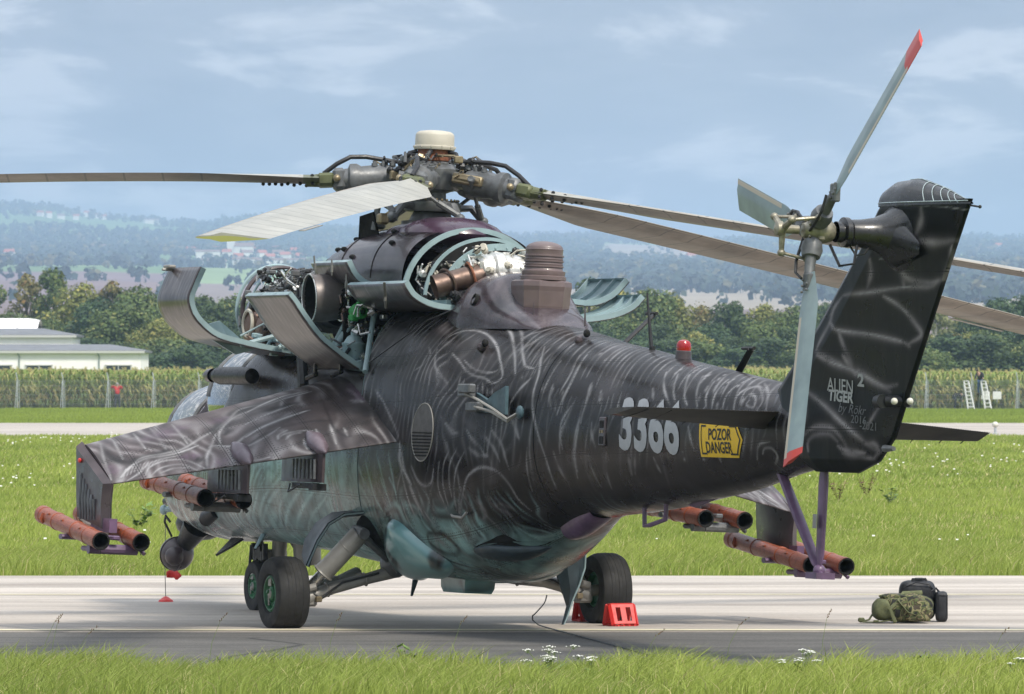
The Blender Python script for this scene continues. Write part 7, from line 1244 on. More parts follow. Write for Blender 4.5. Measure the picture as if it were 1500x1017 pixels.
m.tube([(5.12+.90*math.cos(t), .06, 1.55+.602*math.sin(t)) for t in np.linspace(.1, math.pi-.1, 16)], .014, 6); sub(m, 'canopy_frame', M_grey, fc)
m = MB(); m.bbox((4.75, 0, 1.75), (.14, .4, .55), .05); m.ell((4.75, 0, 2.0), (.08, .12, .09), 12, 8); sub(m, 'gunner_seat', M_dark, fc)
m = MB(); m.loft([[(4.75, y, z) for y, z in ((-.5, 1.7), (-.3, 1.98), (.3, 1.98), (.5, 1.7))], [(3.9, y, z) for y, z in ((-.62, 1.8), (-.4, 2.12), (.4, 2.12), (.62, 1.8))]], False, False)
for k in range(9): m.tube([(4.78-.09*k, .5+.012*k, 1.72), (4.75-.09*k, .3+.01*k, 2.0+.013*k)], .012, 5)
part(m, 'cockpit_divider', M_cowl)
# sensor ball and gun under the nose
b = Vector((5.559, 0.300, 0.485)); m = MB(); m.ell(b, (.17, .165, .165), 26, 18); m.torus(b, (1, .0, .25), .168, .006, 30, 5); m.torus(b, (0, 1, .1), .168, .006, 30, 5); m.ell(b+Vector((-.09, .05, -.02)), (.1, .1, .1), 16, 10); bl_ = part(m, 'sensor_ball', M_cowl)
m = MB(); m.tube([b+Vector((-.1, -.05, .1)), b+Vector((-.32, -.08, .28))], [.09, .14], 14); m.tube([b+Vector((.02, .05, .16)), b+Vector((.05, .12, .3)), b+Vector((-.03, .14, .36)), b+Vector((-.06, .1, .3))], .012, 6); sub(m, 'ball_mount', M_dark, bl_)
m = MB(); a = Vector((3.618, 0.620, 0.911)); m.tube([a, a+Vector((.18, .02, -.06))], [.055, .075], 14); m.ell(a+Vector((.2, .02, -.07)), (.03, .07, .07), 12, 8); part(m, 'landing_lamp', M_dark)
a = Vector((5.989, 0.300, 0.900)); m = MB(); m.ell(a, (.05, .04, .05), 12, 8); m.tube([a, a+Vector((-.2, -.1, .03))], .03, 8); part(m, 'nose_probe', M_in)
m = MB(); m.tube([(5.9, .1, 1.0), (6.5, .1, .98)], [.05, .04], 12); m.ell((5.6, .05, .78), (.3, .24, .16), 16, 8); part(m, 'chin_gun_turret', M_dark)
# pod on the side of the cockpit
a = Vector((2.015, 0.950, 2.172)); bb = Vector((3.059, 0.980, 2.177)); d = (bb-a).normalized(); L = (bb-a).length; m = MB()
m.lathe(a-d*.12, d, [(-.02, 0), (0, .07), (.1, .078)]+[(L*.15+L*.62*k/12, .078+.006*(k % 2)) for k in range(13)]+[(L*.8, .074), (L*.8, .055), (L*.9, .05), (L, .012)], 20); pd = part(m, 'missile_guidance_pod', M_dark)
sub(MB().lathe(a+d*L*.8, d, [(0, .066), (L*.1, .062), (L*.2, .03), (L*.24, 0)], 18), 'pod_nose', M_cowl, pd); sub(MB().bbox(a+d*L*.3+Vector((0, -.09, 0)), (.3, .12, .08), .02), 'pod_bracket', M_dark, pd)
# side braces and hooks ahead of the wing
m = MB()
for px_, py_ in ((462, 548), (498, 545)):
    a = Vector((0.381, 0.900, 2.192)) if px_ == 462 else Vector((-0.249, 0.900, 2.216)); m.tube([a, a+Vector((-.1, .04, .09)), a+Vector((-.2, .0, .2))], .018, 6); m.tube([a, a+Vector((.14, .03, -.04))], .022, 6); m.ell(a, (.03, .03, .03), 8, 6)
m.tube([(.75, .9, 2.35), (.6, .93, 2.1), (.7, .9, 1.9)], .05, 8); part(m, 'side_latch', M_dark)

# ---- engine deck
m = MB(); m.box((.6, 0, 2.42), (3.0, 1.45, .10)); part(m, 'engine_deck', M_ind, smooth=False)
def clutter(mb, box, n, seed, r=(.006, .016), mi=2):
    R = random.Random(seed); (x0, x1), (y0, y1), (z0, z1) = box
    U = lambda: Vector((R.uniform(x0, x1), R.uniform(y0, y1), R.uniform(z0, z1)))
    for k in range(n):
        t = R.random(); p = U(); i_ = R.randrange(mi)
        if t < .55:
            pts = [p]
            for q in range(R.randrange(2, 4)): pts.append(pts[-1]+Vector((R.uniform(-.16, .16), R.uniform(-.10, .10), R.uniform(-.10, .10))))
            pts = [Vector((min(x1, max(x0, v.x)), min(y1, max(y0, v.y)), min(z1, max(z0, v.z)))) for v in pts]; mb.tube(pts, R.uniform(*r), 5, mi=i_)
        elif t < .8: mb.bbox(p, (R.uniform(.03, .1), R.uniform(.03, .08), R.uniform(.03, .08)), .008, mi=i_)
        else: mb.lathe(p, (R.uniform(-1, 1), R.uniform(-1, 1), R.uniform(-.5, .5)), [(0, .0), (0, .03), (.04, .034), (.05, .022), (.07, .022), (.07, 0)], 8, mi=i_)
for s in (1, -1):
    m = MB(); m.lathe((2.55, s*.44, 2.86), (-1, 0, 0), [(0, .12), (0, .2), (.25, .2), (.26, .24), (.34, .24), (.35, .19), (.75, .18), (.76, .25), (.82, .25), (.83, .22), (1.25, .25), (1.26, .28), (1.32, .28), (1.33, .23), (1.55, .22)], 24)
    en = part(m, 'turboshaft_engine', M_grey)
    if s > 0:
        m = MB(); clutter(m, ((1.0, 2.5), (.34, .78), (2.98, 3.16)), 110, 3, mi=3); clutter(m, ((1.0, 2.6), (.6, .86), (2.45, 2.95)), 80, 4, mi=3)
        for x in (1.35, 1.5, 1.68): m.tube([(x, .72, 2.5), (x, .74, 2.98)], .014, 6, mi=2)
        sub(m, 'engine_accessories', [M_grey, M_steel, M_dark], en)
        m = MB(); m.ell((2.35, .80, 2.64), (.16, .08, .2), 16, 10); m.ell((2.05, .80, 2.6), (.1, .07, .15), 12, 8); m.torus((2.25, .88, 2.66), (0, 1, 0), .12, .016, 20, 6, mi=1); sub(m, 'oil_tank', [M_bronze, M_beige], en)
        m = MB(); m.tube([(2.2, .8, 2.5), (1.7, .82, 2.52), (1.2, .80, 2.47), (.8, .8, 2.45)], .03, 8, mi=0); clutter(m, ((.7, 2.2), (.72, .95), (2.38, 2.56)), 45, 8, mi=2); sub(m, 'fuel_pipes', [M_in, M_bronze], en)
        # intake ring of the opened cowling
        m = MB(); m.torus((2.62, .42, 2.80), (1, .1, 0), .40, .022, 40, 8); m.torus((2.50, .42, 2.80), (1, .1, 0), .37, .012, 40, 6, mi=1); m.torus((2.72, .42, 2.80), (1, .1, 0), .42, .018, 40, 6, mi=1); sub(m, 'cowl_ring', [M_cowl, M_in], en)
# intake fairings ahead of the cowling
m = MB()
for s in (1, -1): m.lathe((3.05, s*.42, 2.72), (-1, 0, 0), [(0, 0), (.04, .14), (.14, .25), (.3, .32), (.45, .35)], 22)
part(m, 'intake_dust_filter', M_cowl)
# big exhaust duct, its dark mouth facing port
E0 = Vector((0.192, 1.060, 2.860)); m = MB(); ax_ = Vector((.05, 1, -.06)).normalized(); pts = [E0, E0-ax_*.12, E0-ax_*.3+Vector((.02, 0, .01)), E0-ax_*.5+Vector((.1, 0, .02))]
m.tube(pts, [.215, .213, .20, .18], 30, False); m.tube([E0+ax_*.0, E0-ax_*.12], [.207, .205], 30, False); exh = part(m, 'exhaust_duct', M_bronze if False else simple('exhaust_shell', (.17, .15, .145), .42, .4, var=.3, scale=5))
m = MB(); m.lathe(E0-ax_*.02, -ax_, [(0, .206), (.3, .19), (.31, 0)], 28); sub(m, 'duct_bore', M_void, exh)
m = MB(); m.torus(E0-ax_*.3, ax_, .205, .012, 28, 6); m.torus(E0, ax_, .213, .007, 30, 6); sub(m, 'duct_band', M_steel, exh)
# open bay behind the exhaust: struts, pump, hydraulic tank
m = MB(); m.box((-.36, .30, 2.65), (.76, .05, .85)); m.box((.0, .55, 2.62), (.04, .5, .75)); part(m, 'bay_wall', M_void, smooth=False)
m = MB(); m.tube([(0.226, 0.860, 2.316), (-0.012, 0.700, 2.809)], .028, 10); m.tube([(0.148, 0.840, 2.365), (0.023, 0.620, 2.770)], .034, 12); m.tube([(0.027, 0.820, 2.487), (-0.065, 0.550, 2.925)], .03, 12); m.tube([(-0.388, 0.660, 2.734), (-0.802, 0.880, 2.211)], .026, 10); m.tube([(-0.080, 0.800, 2.288), (-0.504, 0.800, 2.269)], .05, 8)
part(m, 'bay_strut', M_in)
p = Vector((-0.346, 0.800, 2.752)); m = MB(); m.lathe(p+Vector((.12, 0, 0)), (-1, 0, 0), [(0, .02), (.02, .05), (.1, .055), (.11, .07), (.2, .07), (.21, .04), (.26, .035)], 14); m.bbox(p+Vector((.02, .03, -.06)), (.1, .07, .06), .01); m.bbox(p+Vector((-.05, 0, .06)), (.06, .06, .05), .01); part(m, 'hydraulic_pump', M_pump)
p = Vector((-0.334, 0.820, 2.443)); m = MB(); m.lathe(p-Vector((0, 0, .12)), (0, 0, 1), [(0, 0), (0, .085), (.05, .10), (.12, .10), (.13, .106), (.145, .106), (.15, .09), (.2, .06), (.22, .03), (.25, .03), (.25, 0)], 20); m.bbox(p+Vector((0, 0, -.15)), (.3, .2, .03), .01); part(m, 'hydraulic_tank', M_in)
m = MB(); clutter(m, ((-.62, .1), (.55, .9), (2.36, 2.95)), 70, 21, (.006, .013), 3); m.tube([(-0.373, 0.860, 2.568), (-0.585, 0.880, 2.632), (-0.646, 0.880, 2.541), (-0.826, 0.860, 2.559)], .009, 6, mi=1)
m.tube([(0.123, 0.900, 2.338), (-0.572, 0.900, 2.481)], .008, 6, mi=1); m.tube([(-0.517, 0.800, 2.871), (-0.604, 0.700, 2.911)], .02, 6, mi=0); sub_bay = part(m, 'bay_piping', [M_bronze, M_steel, M_black])
m = MB(); m.tube([(-0.902, 0.890, 2.288), (-2.013, 0.800, 2.655), (-2.231, 0.620, 2.768)], .006, 5); part(m, 'cowl_stay_cable', M_black)

# ---- gearbox cowling and the raised fairing round the mast
M_ = Mat('dark_purple_gloss', (.04, .03, .036), .27, 0, .2); f_ = M_.noise(2.3, 5, .6, dist=.6); M_.color(M_.mix(.3, M_.ramp(f_, (.3, (.014, .011, .013)), (.5, (.045, .033, .04)), (.72, (.11, .09, .10))), M_.ramp(M_.noise(30, 3), (.3, (.3, .3, .3)), (.7, (.7, .7, .7))), 'OVERLAY')); M_.bump(M_.noise(4, 3), .3, .006); M_dome = M_.m
def dome(x):
    s = np.interp(x, [-1.02, -.9, -.3, .5, 1.0, 1.35, 1.6], [3.50, 3.535, 3.56, 3.53, 3.42, 3.25, 3.0]); w_ = np.interp(x, [-1.02, -.3, .6, 1.1, 1.6], [.66, .70, .70, .66, .5]); return s, w_
xs = np.linspace(1.6, -1.02, 40); G = []
for x in xs:
    zt, w_ = dome(x); G.append([(x, w_*np.sign(math.cos(t))*abs(math.cos(t))**.85, 2.98+(zt-2.98)*math.sin(t)**.72) for t in np.linspace(.0, math.pi, 40)])
m = MB(); m.loft(G, False, False); cw = part(m, 'gearbox_cowling', M_dome)
m = MB()
for x in (1.1, .45, -.35): zt, w_ = dome(x); m.tube([(x, w_*np.sign(math.cos(t))*abs(math.cos(t))**.85*1.003, 2.983+(zt-2.98)*max(0, math.sin(t))**.72) for t in np.linspace(.05, 1.7, 24)], .0035, 4)
for (x, t) in ((.95, .75), (.7, .95), (.55, .55), (-.55, .6), (.2, .35), (-.3, .9)):
    zt, w_ = dome(x); m.ell((x, w_*math.cos(t)**.85, 2.99+(zt-2.98)*math.sin(t)**.72), (.045, .03, .022), 10, 5)
sub(m, 'cowl_vents', M_void, cw)
# swollen rear hump beside the mast
m = MB(); m.ell((-.62, .05, 3.46), (.50, .46, .16), 26, 12); m.ell((-.2, .28, 3.42), (.42, .2, .14), 20, 10); part(m, 'mast_fairing', simple('purple_gloss', (.055, .03, .052), .27, var=.4, scale=3, coat=.25))
# pale blue frames at the open rear of the cowling
def arch(x, yc, zc, ry, rz, t_, w_, a0=0, a1=math.pi):
    m = MB(); rings = []
    for t in np.linspace(a0, a1, 30):
        c_, s_ = math.cos(t), math.sin(t); rings.append([(x+dx_, yc+(ry+dr)*c_, zc+(rz+dr)*s_) for dx_, dr in ((0, 0), (w_, 0), (w_, -t_), (0, -t_))])
    m.loft(rings, True, True); return m
part(arch(-1.10, 0, 2.9, .68, .62, .045, .03), 'cowl_frame', M_in, smooth=False)
m = arch(-1.66, -.02, 2.86, .56, .51, .06, .03); 
for t in np.linspace(.2, 2.9, 14): m.ell((-1.665, -.02+.52*math.cos(t), 2.86+.47*math.sin(t)), (.008, .012, .012), 5, 3)
part(m, 'cowl_frame', M_in, smooth=False)
m = arch(-1.36, -.02, 2.88, .60, .55, .03, .02); part(m, 'cowl_hoop', M_in, smooth=False)
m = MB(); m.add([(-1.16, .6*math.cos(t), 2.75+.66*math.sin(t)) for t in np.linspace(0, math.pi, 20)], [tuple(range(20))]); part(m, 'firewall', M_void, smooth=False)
m = MB(); m.box((-1.45, 0, 2.83), (.75, 1.1, .04)); part(m, 'accessory_deck', M_in, smooth=False)
# auxiliary power unit
m = MB(); m.lathe((-1.72, .12, 3.12), (0, -1, 0), [(-.12, .1), (-.1, .14), (0, .15), (.02, .17), (.1, .17), (.12, .15), (.3, .16), (.31, .19), (.38, .19), (.4, .13), (.5, .12)], 24)
apu = part(m, 'auxiliary_power_unit', M_alu); m = MB(); clutter(m, ((-1.9, -1.5), (-.35, .35), (2.95, 3.32)), 90, 31, (.005, .011), 3); clutter(m, ((-1.35, -1.1), (.2, .6), (2.85, 3.2)), 50, 32, (.005, .012), 3); sub(m, 'unit_accessories', [M_alu, M_beige, M_dark], apu)
a = Vector((-1.701, 0.620, 2.956)); b = Vector((-1.749, 0.300, 3.067)); m = MB(); d = (b-a); m.tube([a, a.lerp(b, .4), a.lerp(b, .8), b+Vector((0, -.1, .0))], [.108, .10, .098, .12], 22, False); m.tube([a, a.lerp(b, .5)], [.1, .094], 22, False)
ap = part(m, 'exhaust_stub', M_bronze); sub(MB().lathe(a.lerp(b, .05), d, [(0, .101), (.12, .095), (.121, 0)], 20), 'stub_bore', M_void, ap); sub(MB().torus(a.lerp(b, .35), (d.normalized()+Vector((.35, 0, .0))), .125, .012, 26, 6), 'stub_flange', M_bronze, ap); sub(MB().torus(b, d.normalized(), .122, .012, 24, 6), 'stub_clamp', M_rust, ap)
m = MB(); clutter(m, ((-2.0, -1.7), (.1, .5), (2.80, 2.92)), 40, 33, (.01, .02), 2); part(m, 'hose_bundle', [M_black, M_dark])
# fairing and infrared jammer
def jf(x):
    return np.interp(-x, [1.75, 1.85, 2.0, 2.3, 2.6, 2.95, 3.2], [2.95, 3.05, 3.12, 3.10, 2.88, 2.76, 2.62]), np.interp(-x, [1.75, 2.1, 2.7, 3.0, 3.2], [.52, .55, .42, .34, .22])
G = []
for x in np.linspace(-1.75, -3.2, 34):
    zt, w_ = jf(x); G.append([(x, w_*math.cos(t), 2.6+(zt-2.6)*math.sin(t)**.8) for t in np.linspace(0, math.pi, 30)])
m = MB(); m.loft(G, False, False); m.add(G[0], [tuple(range(30))]); jm = part(m, 'jammer_fairing', M_dome)
q = Vector((-2.273, 0.470, 2.851)); m = MB(); m.lathe(q, (.1, 1, .35), [(-.02, .055), (.012, .055), (.012, .045), (-.1, .045), (-.1, 0)], 18); sub(m, 'round_opening', M_void, jm)
cj = Vector((-2.602, 0.000, 3.071)); m = MB(); hx = [(.0, .25), (.11, .25), (.22, .13), (.25, 0), (.22, -.13), (.11, -.25), (-.16, -.25), (-.25, -.13), (-.25, .13), (-.16, .25)]
base_z = cj.z-.16
rings = [[(cj.x+x*k_, y*k_*.85, base_z+z) for x, y in hx] for k_, z in ((.9, -.28), (.93, -.20), (1.0, -.10), (1.03, .03), (1.06, .07), (1.04, .11), (.9, .125))]
m.loft(rings, True, True); jb = part(m, 'jammer_base', M_pod, smooth=False)
m = MB()
for k in range(4): m.bbox((cj.x+.2, .15, base_z-.02+.028*k), (.12, .02, .013), .003)
for k in range(9): m.ell((cj.x+.05, .215, base_z-.12+.022*k), (.005, .004, .005), 5, 3)
sub(m, 'vent_louvre', M_cowl, jb)
m = MB(); prof = [(.1, .205), (.14, .205), (.15, .19), (.17, .195), (.2, .195), (.205, .18)]
z = .205
for k in range(3): prof += [(z+.01, .172), (z+.035, .168), (z+.04, .178), (z+.055, .178), (z+.06, .168)]; z += .06
prof += [(.43, .168), (.445, .172), (.455, .166)]+[(.455+.085*math.sin(a), .166*math.cos(a)) for a in np.linspace(.1, 1.57, 8)]
m.lathe((cj.x-.06, 0, base_z+.05), (0, 0, 1), [(h*.76, r*.96) for h, r in prof], 36); part(m, 'infrared_jammer', M_pod)
# masts and blades on the spine
for (a, b, r_, nm) in (((-6.815, 0.000, 5.231) and (-2.965, 0.200, 2.631), (-2.957, 0.200, 2.834), .009, 'spine_spike'), ((-3.863, 0.100, 2.630), (-3.845, 0.100, 2.790), .011, 'spine_spike')):
    part(MB().tube([a, b], [r_, r_*.4], 8), nm, M_cowl)
a = Vector((-5.067, 0.000, 2.390)); m = MB(); m.lathe(a-Vector((0, 0, .01)), (0, 0, 1), [(0, .05), (.015, .05), (.02, .028), (.08, .025)], 12); m.tube([a, (-4.915, 0.000, 2.898)], [.026, .01], 10, flat=.7); part(m, 'whip_aerial', M_dark)
a = Vector((-5.712, 0.000, 2.366)); m = MB(); m.lathe(a-Vector((0, 0, .05)), (0, 0, 1), [(0, .075), (.03, .068), (.10, .064), (.11, .055), (.11, 0)], 18); bc = part(m, 'beacon_base', M_cowl)
sub(MB().lathe(a+Vector((0, 0, .055)), (0, 0, 1), [(0, .058), (.03, .062), (.06, .058), (.08, .045), (.09, .02), (.092, 0)], 18), 'anti_collision_beacon', M_redglass, bc)
def tee(p0, p1, wd, nm):
    p0, p1 = Vector(p0), Vector(p1); m = MB(); m.tube([p0, p1], [.035, .03], 8, flat=.5); m.tube([p1+Vector((.16, 0, .01)), p1-Vector((.06, 0, -.01))], [.016, .016], 6); part(m, nm, M_dark)
tee((-6.600, -0.100, 2.253), (-6.822, -0.100, 2.433), .1, 'tee_aerial'); tee((-3.670, -0.350, 2.514), (-3.646, -0.620, 2.764), .1, 'tee_aerial')
# blister, latches and lamps on the port flank
fl = BVHTree.FromPolygons(np.vstack([AV, BV]).tolist(), np.vstack([AF, BF+len(AV)]).tolist())
def onflank(x, z):
    h = fl.ray_cast(Vector((x, 3, z)), Vector((0, -1, 0))); return (h[0], h[1]) if h[0] is not None else (Vector((x, .8, z)), Vector((0, 1, 0)))
for i, (px_, pz_) in enumerate(((-2.782, 0.820, 2.445)[::2], (-4.028, 0.660, 2.522)[::2])):
    p, n_ = onflank(px_, pz_); m = MB(); tip = p+n_*.07+Vector((-.02, 0, -.02)); m.lathe(p-n_*.02+Vector((.05, 0, .0)), Vector((-.8, .9, .0)), [(0, .055), (.06, .05), (.12, .03), (.13, .0)], 14); sp = part(m, 'air_scoop', M_cowl); sub(MB().ell(p+n_*.05+Vector((-.05, .0, -.005)), (.03, .03, .035), 10, 8), 'scoop_mouth', M_void, sp)
# flare dispenser bracket
p, n_ = onflank(*(-3.392, 0.850, 1.941)[::2]); R_ = Matrix.Rotation(0, 3, 'Z'); m = MB()
for dx_, dz_, dy_ in ((.42, .10, .14), (.27, .13, .20), (.28, -.02, .12)): m.bbox(p+Vector((dx_, dy_, dz_)), (.26, .07, .08), .012)
fd = part(m, 'flare_launcher', M_grey)
m = MB(); m.plate([p+Vector((.35, .05, .10)), p+Vector((.1, .05, .04)), p+Vector((-.05, .05, .1)), p+Vector((-.25, .03, .16)), p+Vector((-.26, .03, -.08)), p+Vector((.3, .05, -.06))], (0, .03, 0)); m.tube([p+Vector((.3, .2, .09)), p+Vector((.1, .17, .04)), p+Vector((-.15, .12, -.04)), p+Vector((-.32, .06, -.12)), p+Vector((-.42, .0, -.06))], .012, 6, mi=1); m.tube([p+Vector((.2, .15, -.02)), p+Vector((-.1, .12, -.06)), p+Vector((-.3, .05, -.14)), p+Vector((-.42, .0, -.06))], .012, 6, mi=1); m.ell(p+Vector((-.42, -.01, -.06)), (.06, .03, .06), 12, 6)
sub(m, 'launcher_bracket', [M_ind, M_lgrey], fd)
# oval grille behind the wing
m = MB(); c0 = (-2.118, 0.880, 1.694); P = []
for t in np.linspace(0, 2*math.pi, 40, endpoint=False):
    x, z = c0[0]-.02+.20*math.cos(t), c0[2]+.25*math.sin(t); p, n_ = onflank(min(x, -.76), z); P.append(p+n_*.004)
cc, nn_ = onflank(c0[0], c0[2])
m.add(P+[cc+nn_*.006], [(i, (i+1) % 40, 40) for i in range(40)]); ogl = part(m, 'grille_panel', simple('warm_grey_panel', (.075, .068, .062), .5, var=.2))
m = MB(); m.tube([Vector(p) for p in P]+[P[0]], .005, 5, mi=1)
for k in range(8):
    z = c0[2]-.20+.028*k; wd = .20*math.sqrt(max(0, 1-((z-c0[2])/.25)**2)); a_, n1_ = onflank(c0[0]-.02+wd*.9, z); b_, n2_ = onflank(c0[0]-.02-wd*.9, z); m.tube([a_+n1_*.008, b_+n2_*.008], .007, 4)
sub(m, 'grille_slats', [M_void, M_lgrey], ogl)
# handholds, lamp niche
p, n_ = onflank(*(-5.205, 0.500, 1.739)[::2]); m = MB(); m.bbox(p, (.13, .02, .24), .01); nc_ = part(m, 'lamp_niche', M_cowl); [sub(MB().bbox(p+n_*.006+Vector((0, 0, dz_)), (.09, .02, .07), .012), 'niche_socket', M_void, nc_) for dz_ in (.06, -.07)]; m = MB(); m.box(p+n_*.014+Vector((.02, 0, .0)), (.02, .008, .025)); m.box(p+n_*.014-Vector((.02, 0, .0)), (.02, .008, .025)); sub(m, 'contact_plate', M_brass, nc_)
p, n_ = onflank(*(-2.677, 0.800, 0.998)[::2]); m = MB(); m.tube([p+n_*.01+Vector((.18, 0, .02)), p+n_*.03+Vector((.1, 0, 0)), p+n_*.03+Vector((-.12, 0, -.01)), p+n_*.01+Vector((-.18, 0, .03))], .012, 8); part(m, 'grab_handle', M_lgrey)
# belly: pale blister either side, scoop, blade aerial, keel box
M_teal = Mat('blister_teal', (.1, .2, .21), .28, coat=.5); f = M_teal.noise(2.1, 2, .4, dist=.8); M_teal.color(M_teal.ramp(f, (.30, (.012, .014, .014)), (.38, (.055, .10, .105)), (.46, (.16, .32, .33)), (.8, (.22, .41, .42)))); M_teal.bump(M_teal.noise(5, 3), .2, .004)
def patch(name, side, paint=None, mat=None):
    R_ = PATCHES[name]; n = len(R_[1]); V = [R_[0][0]]+[p for r in R_[1:] for p in r]; V = np.array(V)*np.array([1, side, 1])
    F = [(0, 1+k, 1+(k+1) % n, 1+(k+1) % n) for k in range(n)]; fc_ = [(0, 1+k, 1+(k+1) % n) for k in range(n)]
    for r in range(len(R_)-2): fc_ += [(1+r*n+k, 1+r*n+(k+1) % n, 1+(r+1)*n+(k+1) % n, 1+(r+1)*n+k) for k in range(n)]
    m = MB(); m.add([tuple(p) for p in V], fc_); return part(m, {'blister': 'undercarriage_blister', 'lens': 'radar_altimeter_fairing', 'lens_gap': 'fairing_gap'}[name], mat)
for s in (1, -1):
    if PATCHES:
        bo_ = patch('blister', s, mat=M_teal.m); bo_.modifiers.new('sub', 'SUBSURF').render_levels = 2
        if s > 0: patch('lens_gap', 1, mat=M_void); patch('lens', 1, mat=M_door)
m = MB(); c_ = Vector((-1.211, 0.000, 0.390)); m.loft([[(c_.x+x*k, y*k, c_.z+z) for x, y in ((.26, .14), (-.30, .14), (-.30, -.14), (.26, -.14))] for k, z in ((1.05, .14), (1, -.03), (.9, -.075))], True, True); part(m, 'belly_keel_box', M_teal.m)
m = MB(); a = Vector((-0.239, 0.100, 0.408)); m.tube([a, (-0.158, 0.100, 0.254)], [.03, .012], 8, flat=.4); m.tube([a+Vector((.04, 0, 0)), a+Vector((.05, .01, -.12)), (-0.158, 0.100, 0.254)], .004, 5); part(m, 'blade_aerial', M_ind)
# purple hooded fairing and loop under the boom
m = MB(); rings = []
for t in np.linspace(0, 1, 12):
    x = -3.72-.62*t; h = .10*math.sin(math.pi*min(1, .25+.72*t)); zb_ = smooth_interp(SA, np.array([x]))[0][2]
    rings.append([(x, .13*math.cos(a)+.06, zb_+.05-(h+.05)*math.sin(a)) for a in np.linspace(0, math.pi, 12)])
m.loft(rings, False, True); m.add(rings[0], [tuple(range(12))]); part(m, 'doppler_fairing', M_purp)
a = Vector((-5.319, 0.120, 1.141)); b = Vector((-5.763, 0.120, 1.171)); m = MB(); m.tube([a, a+Vector((-.02, 0, -.16)), Vector((-5.461, 0.120, 0.992)), Vector((-5.763, 0.120, 1.043)), b], .02, 8); part(m, 'belly_loop_handle', M_purp)
m = MB(); a = Vector((-6.095, 0.000, 1.181)); m.tube([a+Vector((.35, 0, .02)), a, a+Vector((-.4, 0, .08)), a+Vector((-.75, 0, .14))], [.02, .035, .035, .02], 8); part(m, 'boom_keel_strip', M_purp)

# ---- hinged cowl doors, hanging open
def door(profile, x0, x1, nm, t_=.035, far=None, stiff=True, outer=None):
    """profile: (y, z) from the hinge to the free edge; x0 near end, x1 far end"""
    P = catmull([(0, y, z) for y, z in profile], .04); Q = P if far is None else catmull([(0, y, z) for y, z in far], .04)
    n = len(P); Q = Q[np.linspace(0, len(Q)-1, n).astype(int)]; m = MB(); T = np.gradient(P, axis=0); T /= np.linalg.norm(T, axis=1)[:, None]; Nn = np.stack([0*T[:, 0], -T[:, 2], T[:, 1]], 1)
    if Nn[:, 2].mean() < 0: Nn = -Nn
    nx_ = 14; Gr = []
    for x, S_ in [(x0+(x1-x0)*k/nx_, P+(Q-P)*k/nx_) for k in range(nx_+1)]: Gr.append([(x, p[1], p[2]) for p in S_])
    m.loft(Gr, False, False); o = part(m, nm, outer or M_cowl)
    md = o.modifiers.new('thickness', 'SOLIDIFY'); md.thickness = .008; md.offset = 0
    m = MB()   # pale blue edge flanges and inner ribs
    for x, S_ in ((x0, P), (x1, Q)):
        m.loft([[(x, p[1], p[2]), (x+(x1-x0)*.012/abs(x1-x0)*2, p[1], p[2]), (x+(x1-x0)*.024/abs(x1-x0), p[1]+q[1]*t_, p[2]+q[2]*t_), (x-.0, p[1]+q[1]*t_, p[2]+q[2]*t_)] for p, q in zip(S_, Nn)], True, True)
    for k in (.33, .66):
        if stiff: xx = x0+(x1-x0)*k; S_ = P+(Q-P)*k; m.loft([[(xx-.015, p[1]+q[1]*.004, p[2]+q[2]*.004), (xx+.015, p[1]+q[1]*.004, p[2]+q[2]*.004), (xx+.015, p[1]+q[1]*t_*.8, p[2]+q[2]*t_*.8), (xx-.015, p[1]+q[1]*t_*.8, p[2]+q[2]*t_*.8)] for p, q in zip(S_, Nn)], True, True)
    p0, p1 = P[-1], Q[-1]; q = Nn[-1]; m.loft([[(x0, p0[1], p0[2]), (x1, p1[1], p1[2])], [(x0, p0[1]+q[1]*t_, p0[2]+q[2]*t_), (x1, p1[1]+q[1]*t_, p1[2]+q[2]*t_)]], False, False)
    lin = [(x, p[1]+q[1]*.012, p[2]+q[2]*.012) for x, S_ in ((x0, P), (x1, Q)) for p, q in zip(S_, Nn)]; n2_ = len(P); m.loft([lin[:n2_], lin[n2_:]], False, False)
    sub(m, 'door_frame', M_in, o, smooth=False); return o
yz = lambda *p: [tuple(q[1:]) for q in p]
M_ = Mat('streaked_grey_brown_skin', (.06, .05, .052), .3, 0, .15); M_.color(M_.ramp(M_.noise(9, 5, .6, stretch=(2.6, .5, .5)), (.3, (.022, .018, .02)), (.5, (.06, .047, .05)), (.72, (.17, .15, .15)))); M_doorskin = M_.m
da = door(yz((1.200, 0.804, 2.376), (1.200, 1.029, 2.396), (1.200, 1.280, 2.434), (1.200, 1.538, 2.490), (1.200, 1.692, 2.587), (1.200, 1.788, 2.693), (1.200, 1.833, 2.826), (1.200, 1.794, 2.963), (1.200, 1.729, 3.120)), 1.2, 2.05, 'front_cowl_door', .05, outer=M_doorskin)
m = MB(); a = Vector((1.200, 1.768, 3.111))+Vector((.75, -.03, -.01)); m.bbox(a+Vector((0, .03, .03)), (.16, .07, .03), .008); m.tube([a, a+Vector((0, .1, .0))], .014, 6); sub(m, 'door_latch', M_lgrey, da)
m = MB(); a = Vector((1.500, 1.423, 2.651)); m.plate([a, a+Vector((.0, .25, -.08)), a+Vector((-.05, -.15, -.3)), a+Vector((-.1, -.3, -.25))], (.03, 0, 0)); sub(m, 'folded_flap', M_in, da, smooth=False)
m = MB(); m.tube([(1.250, 1.307, 2.433), (1.200, 0.937, 2.549)], .022, 8); m.tube([(1.300, 1.293, 2.520), (1.300, 0.921, 2.723)], .009, 6); m.tube([(1.100, 1.017, 2.483), (1.100, 0.872, 2.613)], .014, 6); part(m, 'door_stay', M_in)
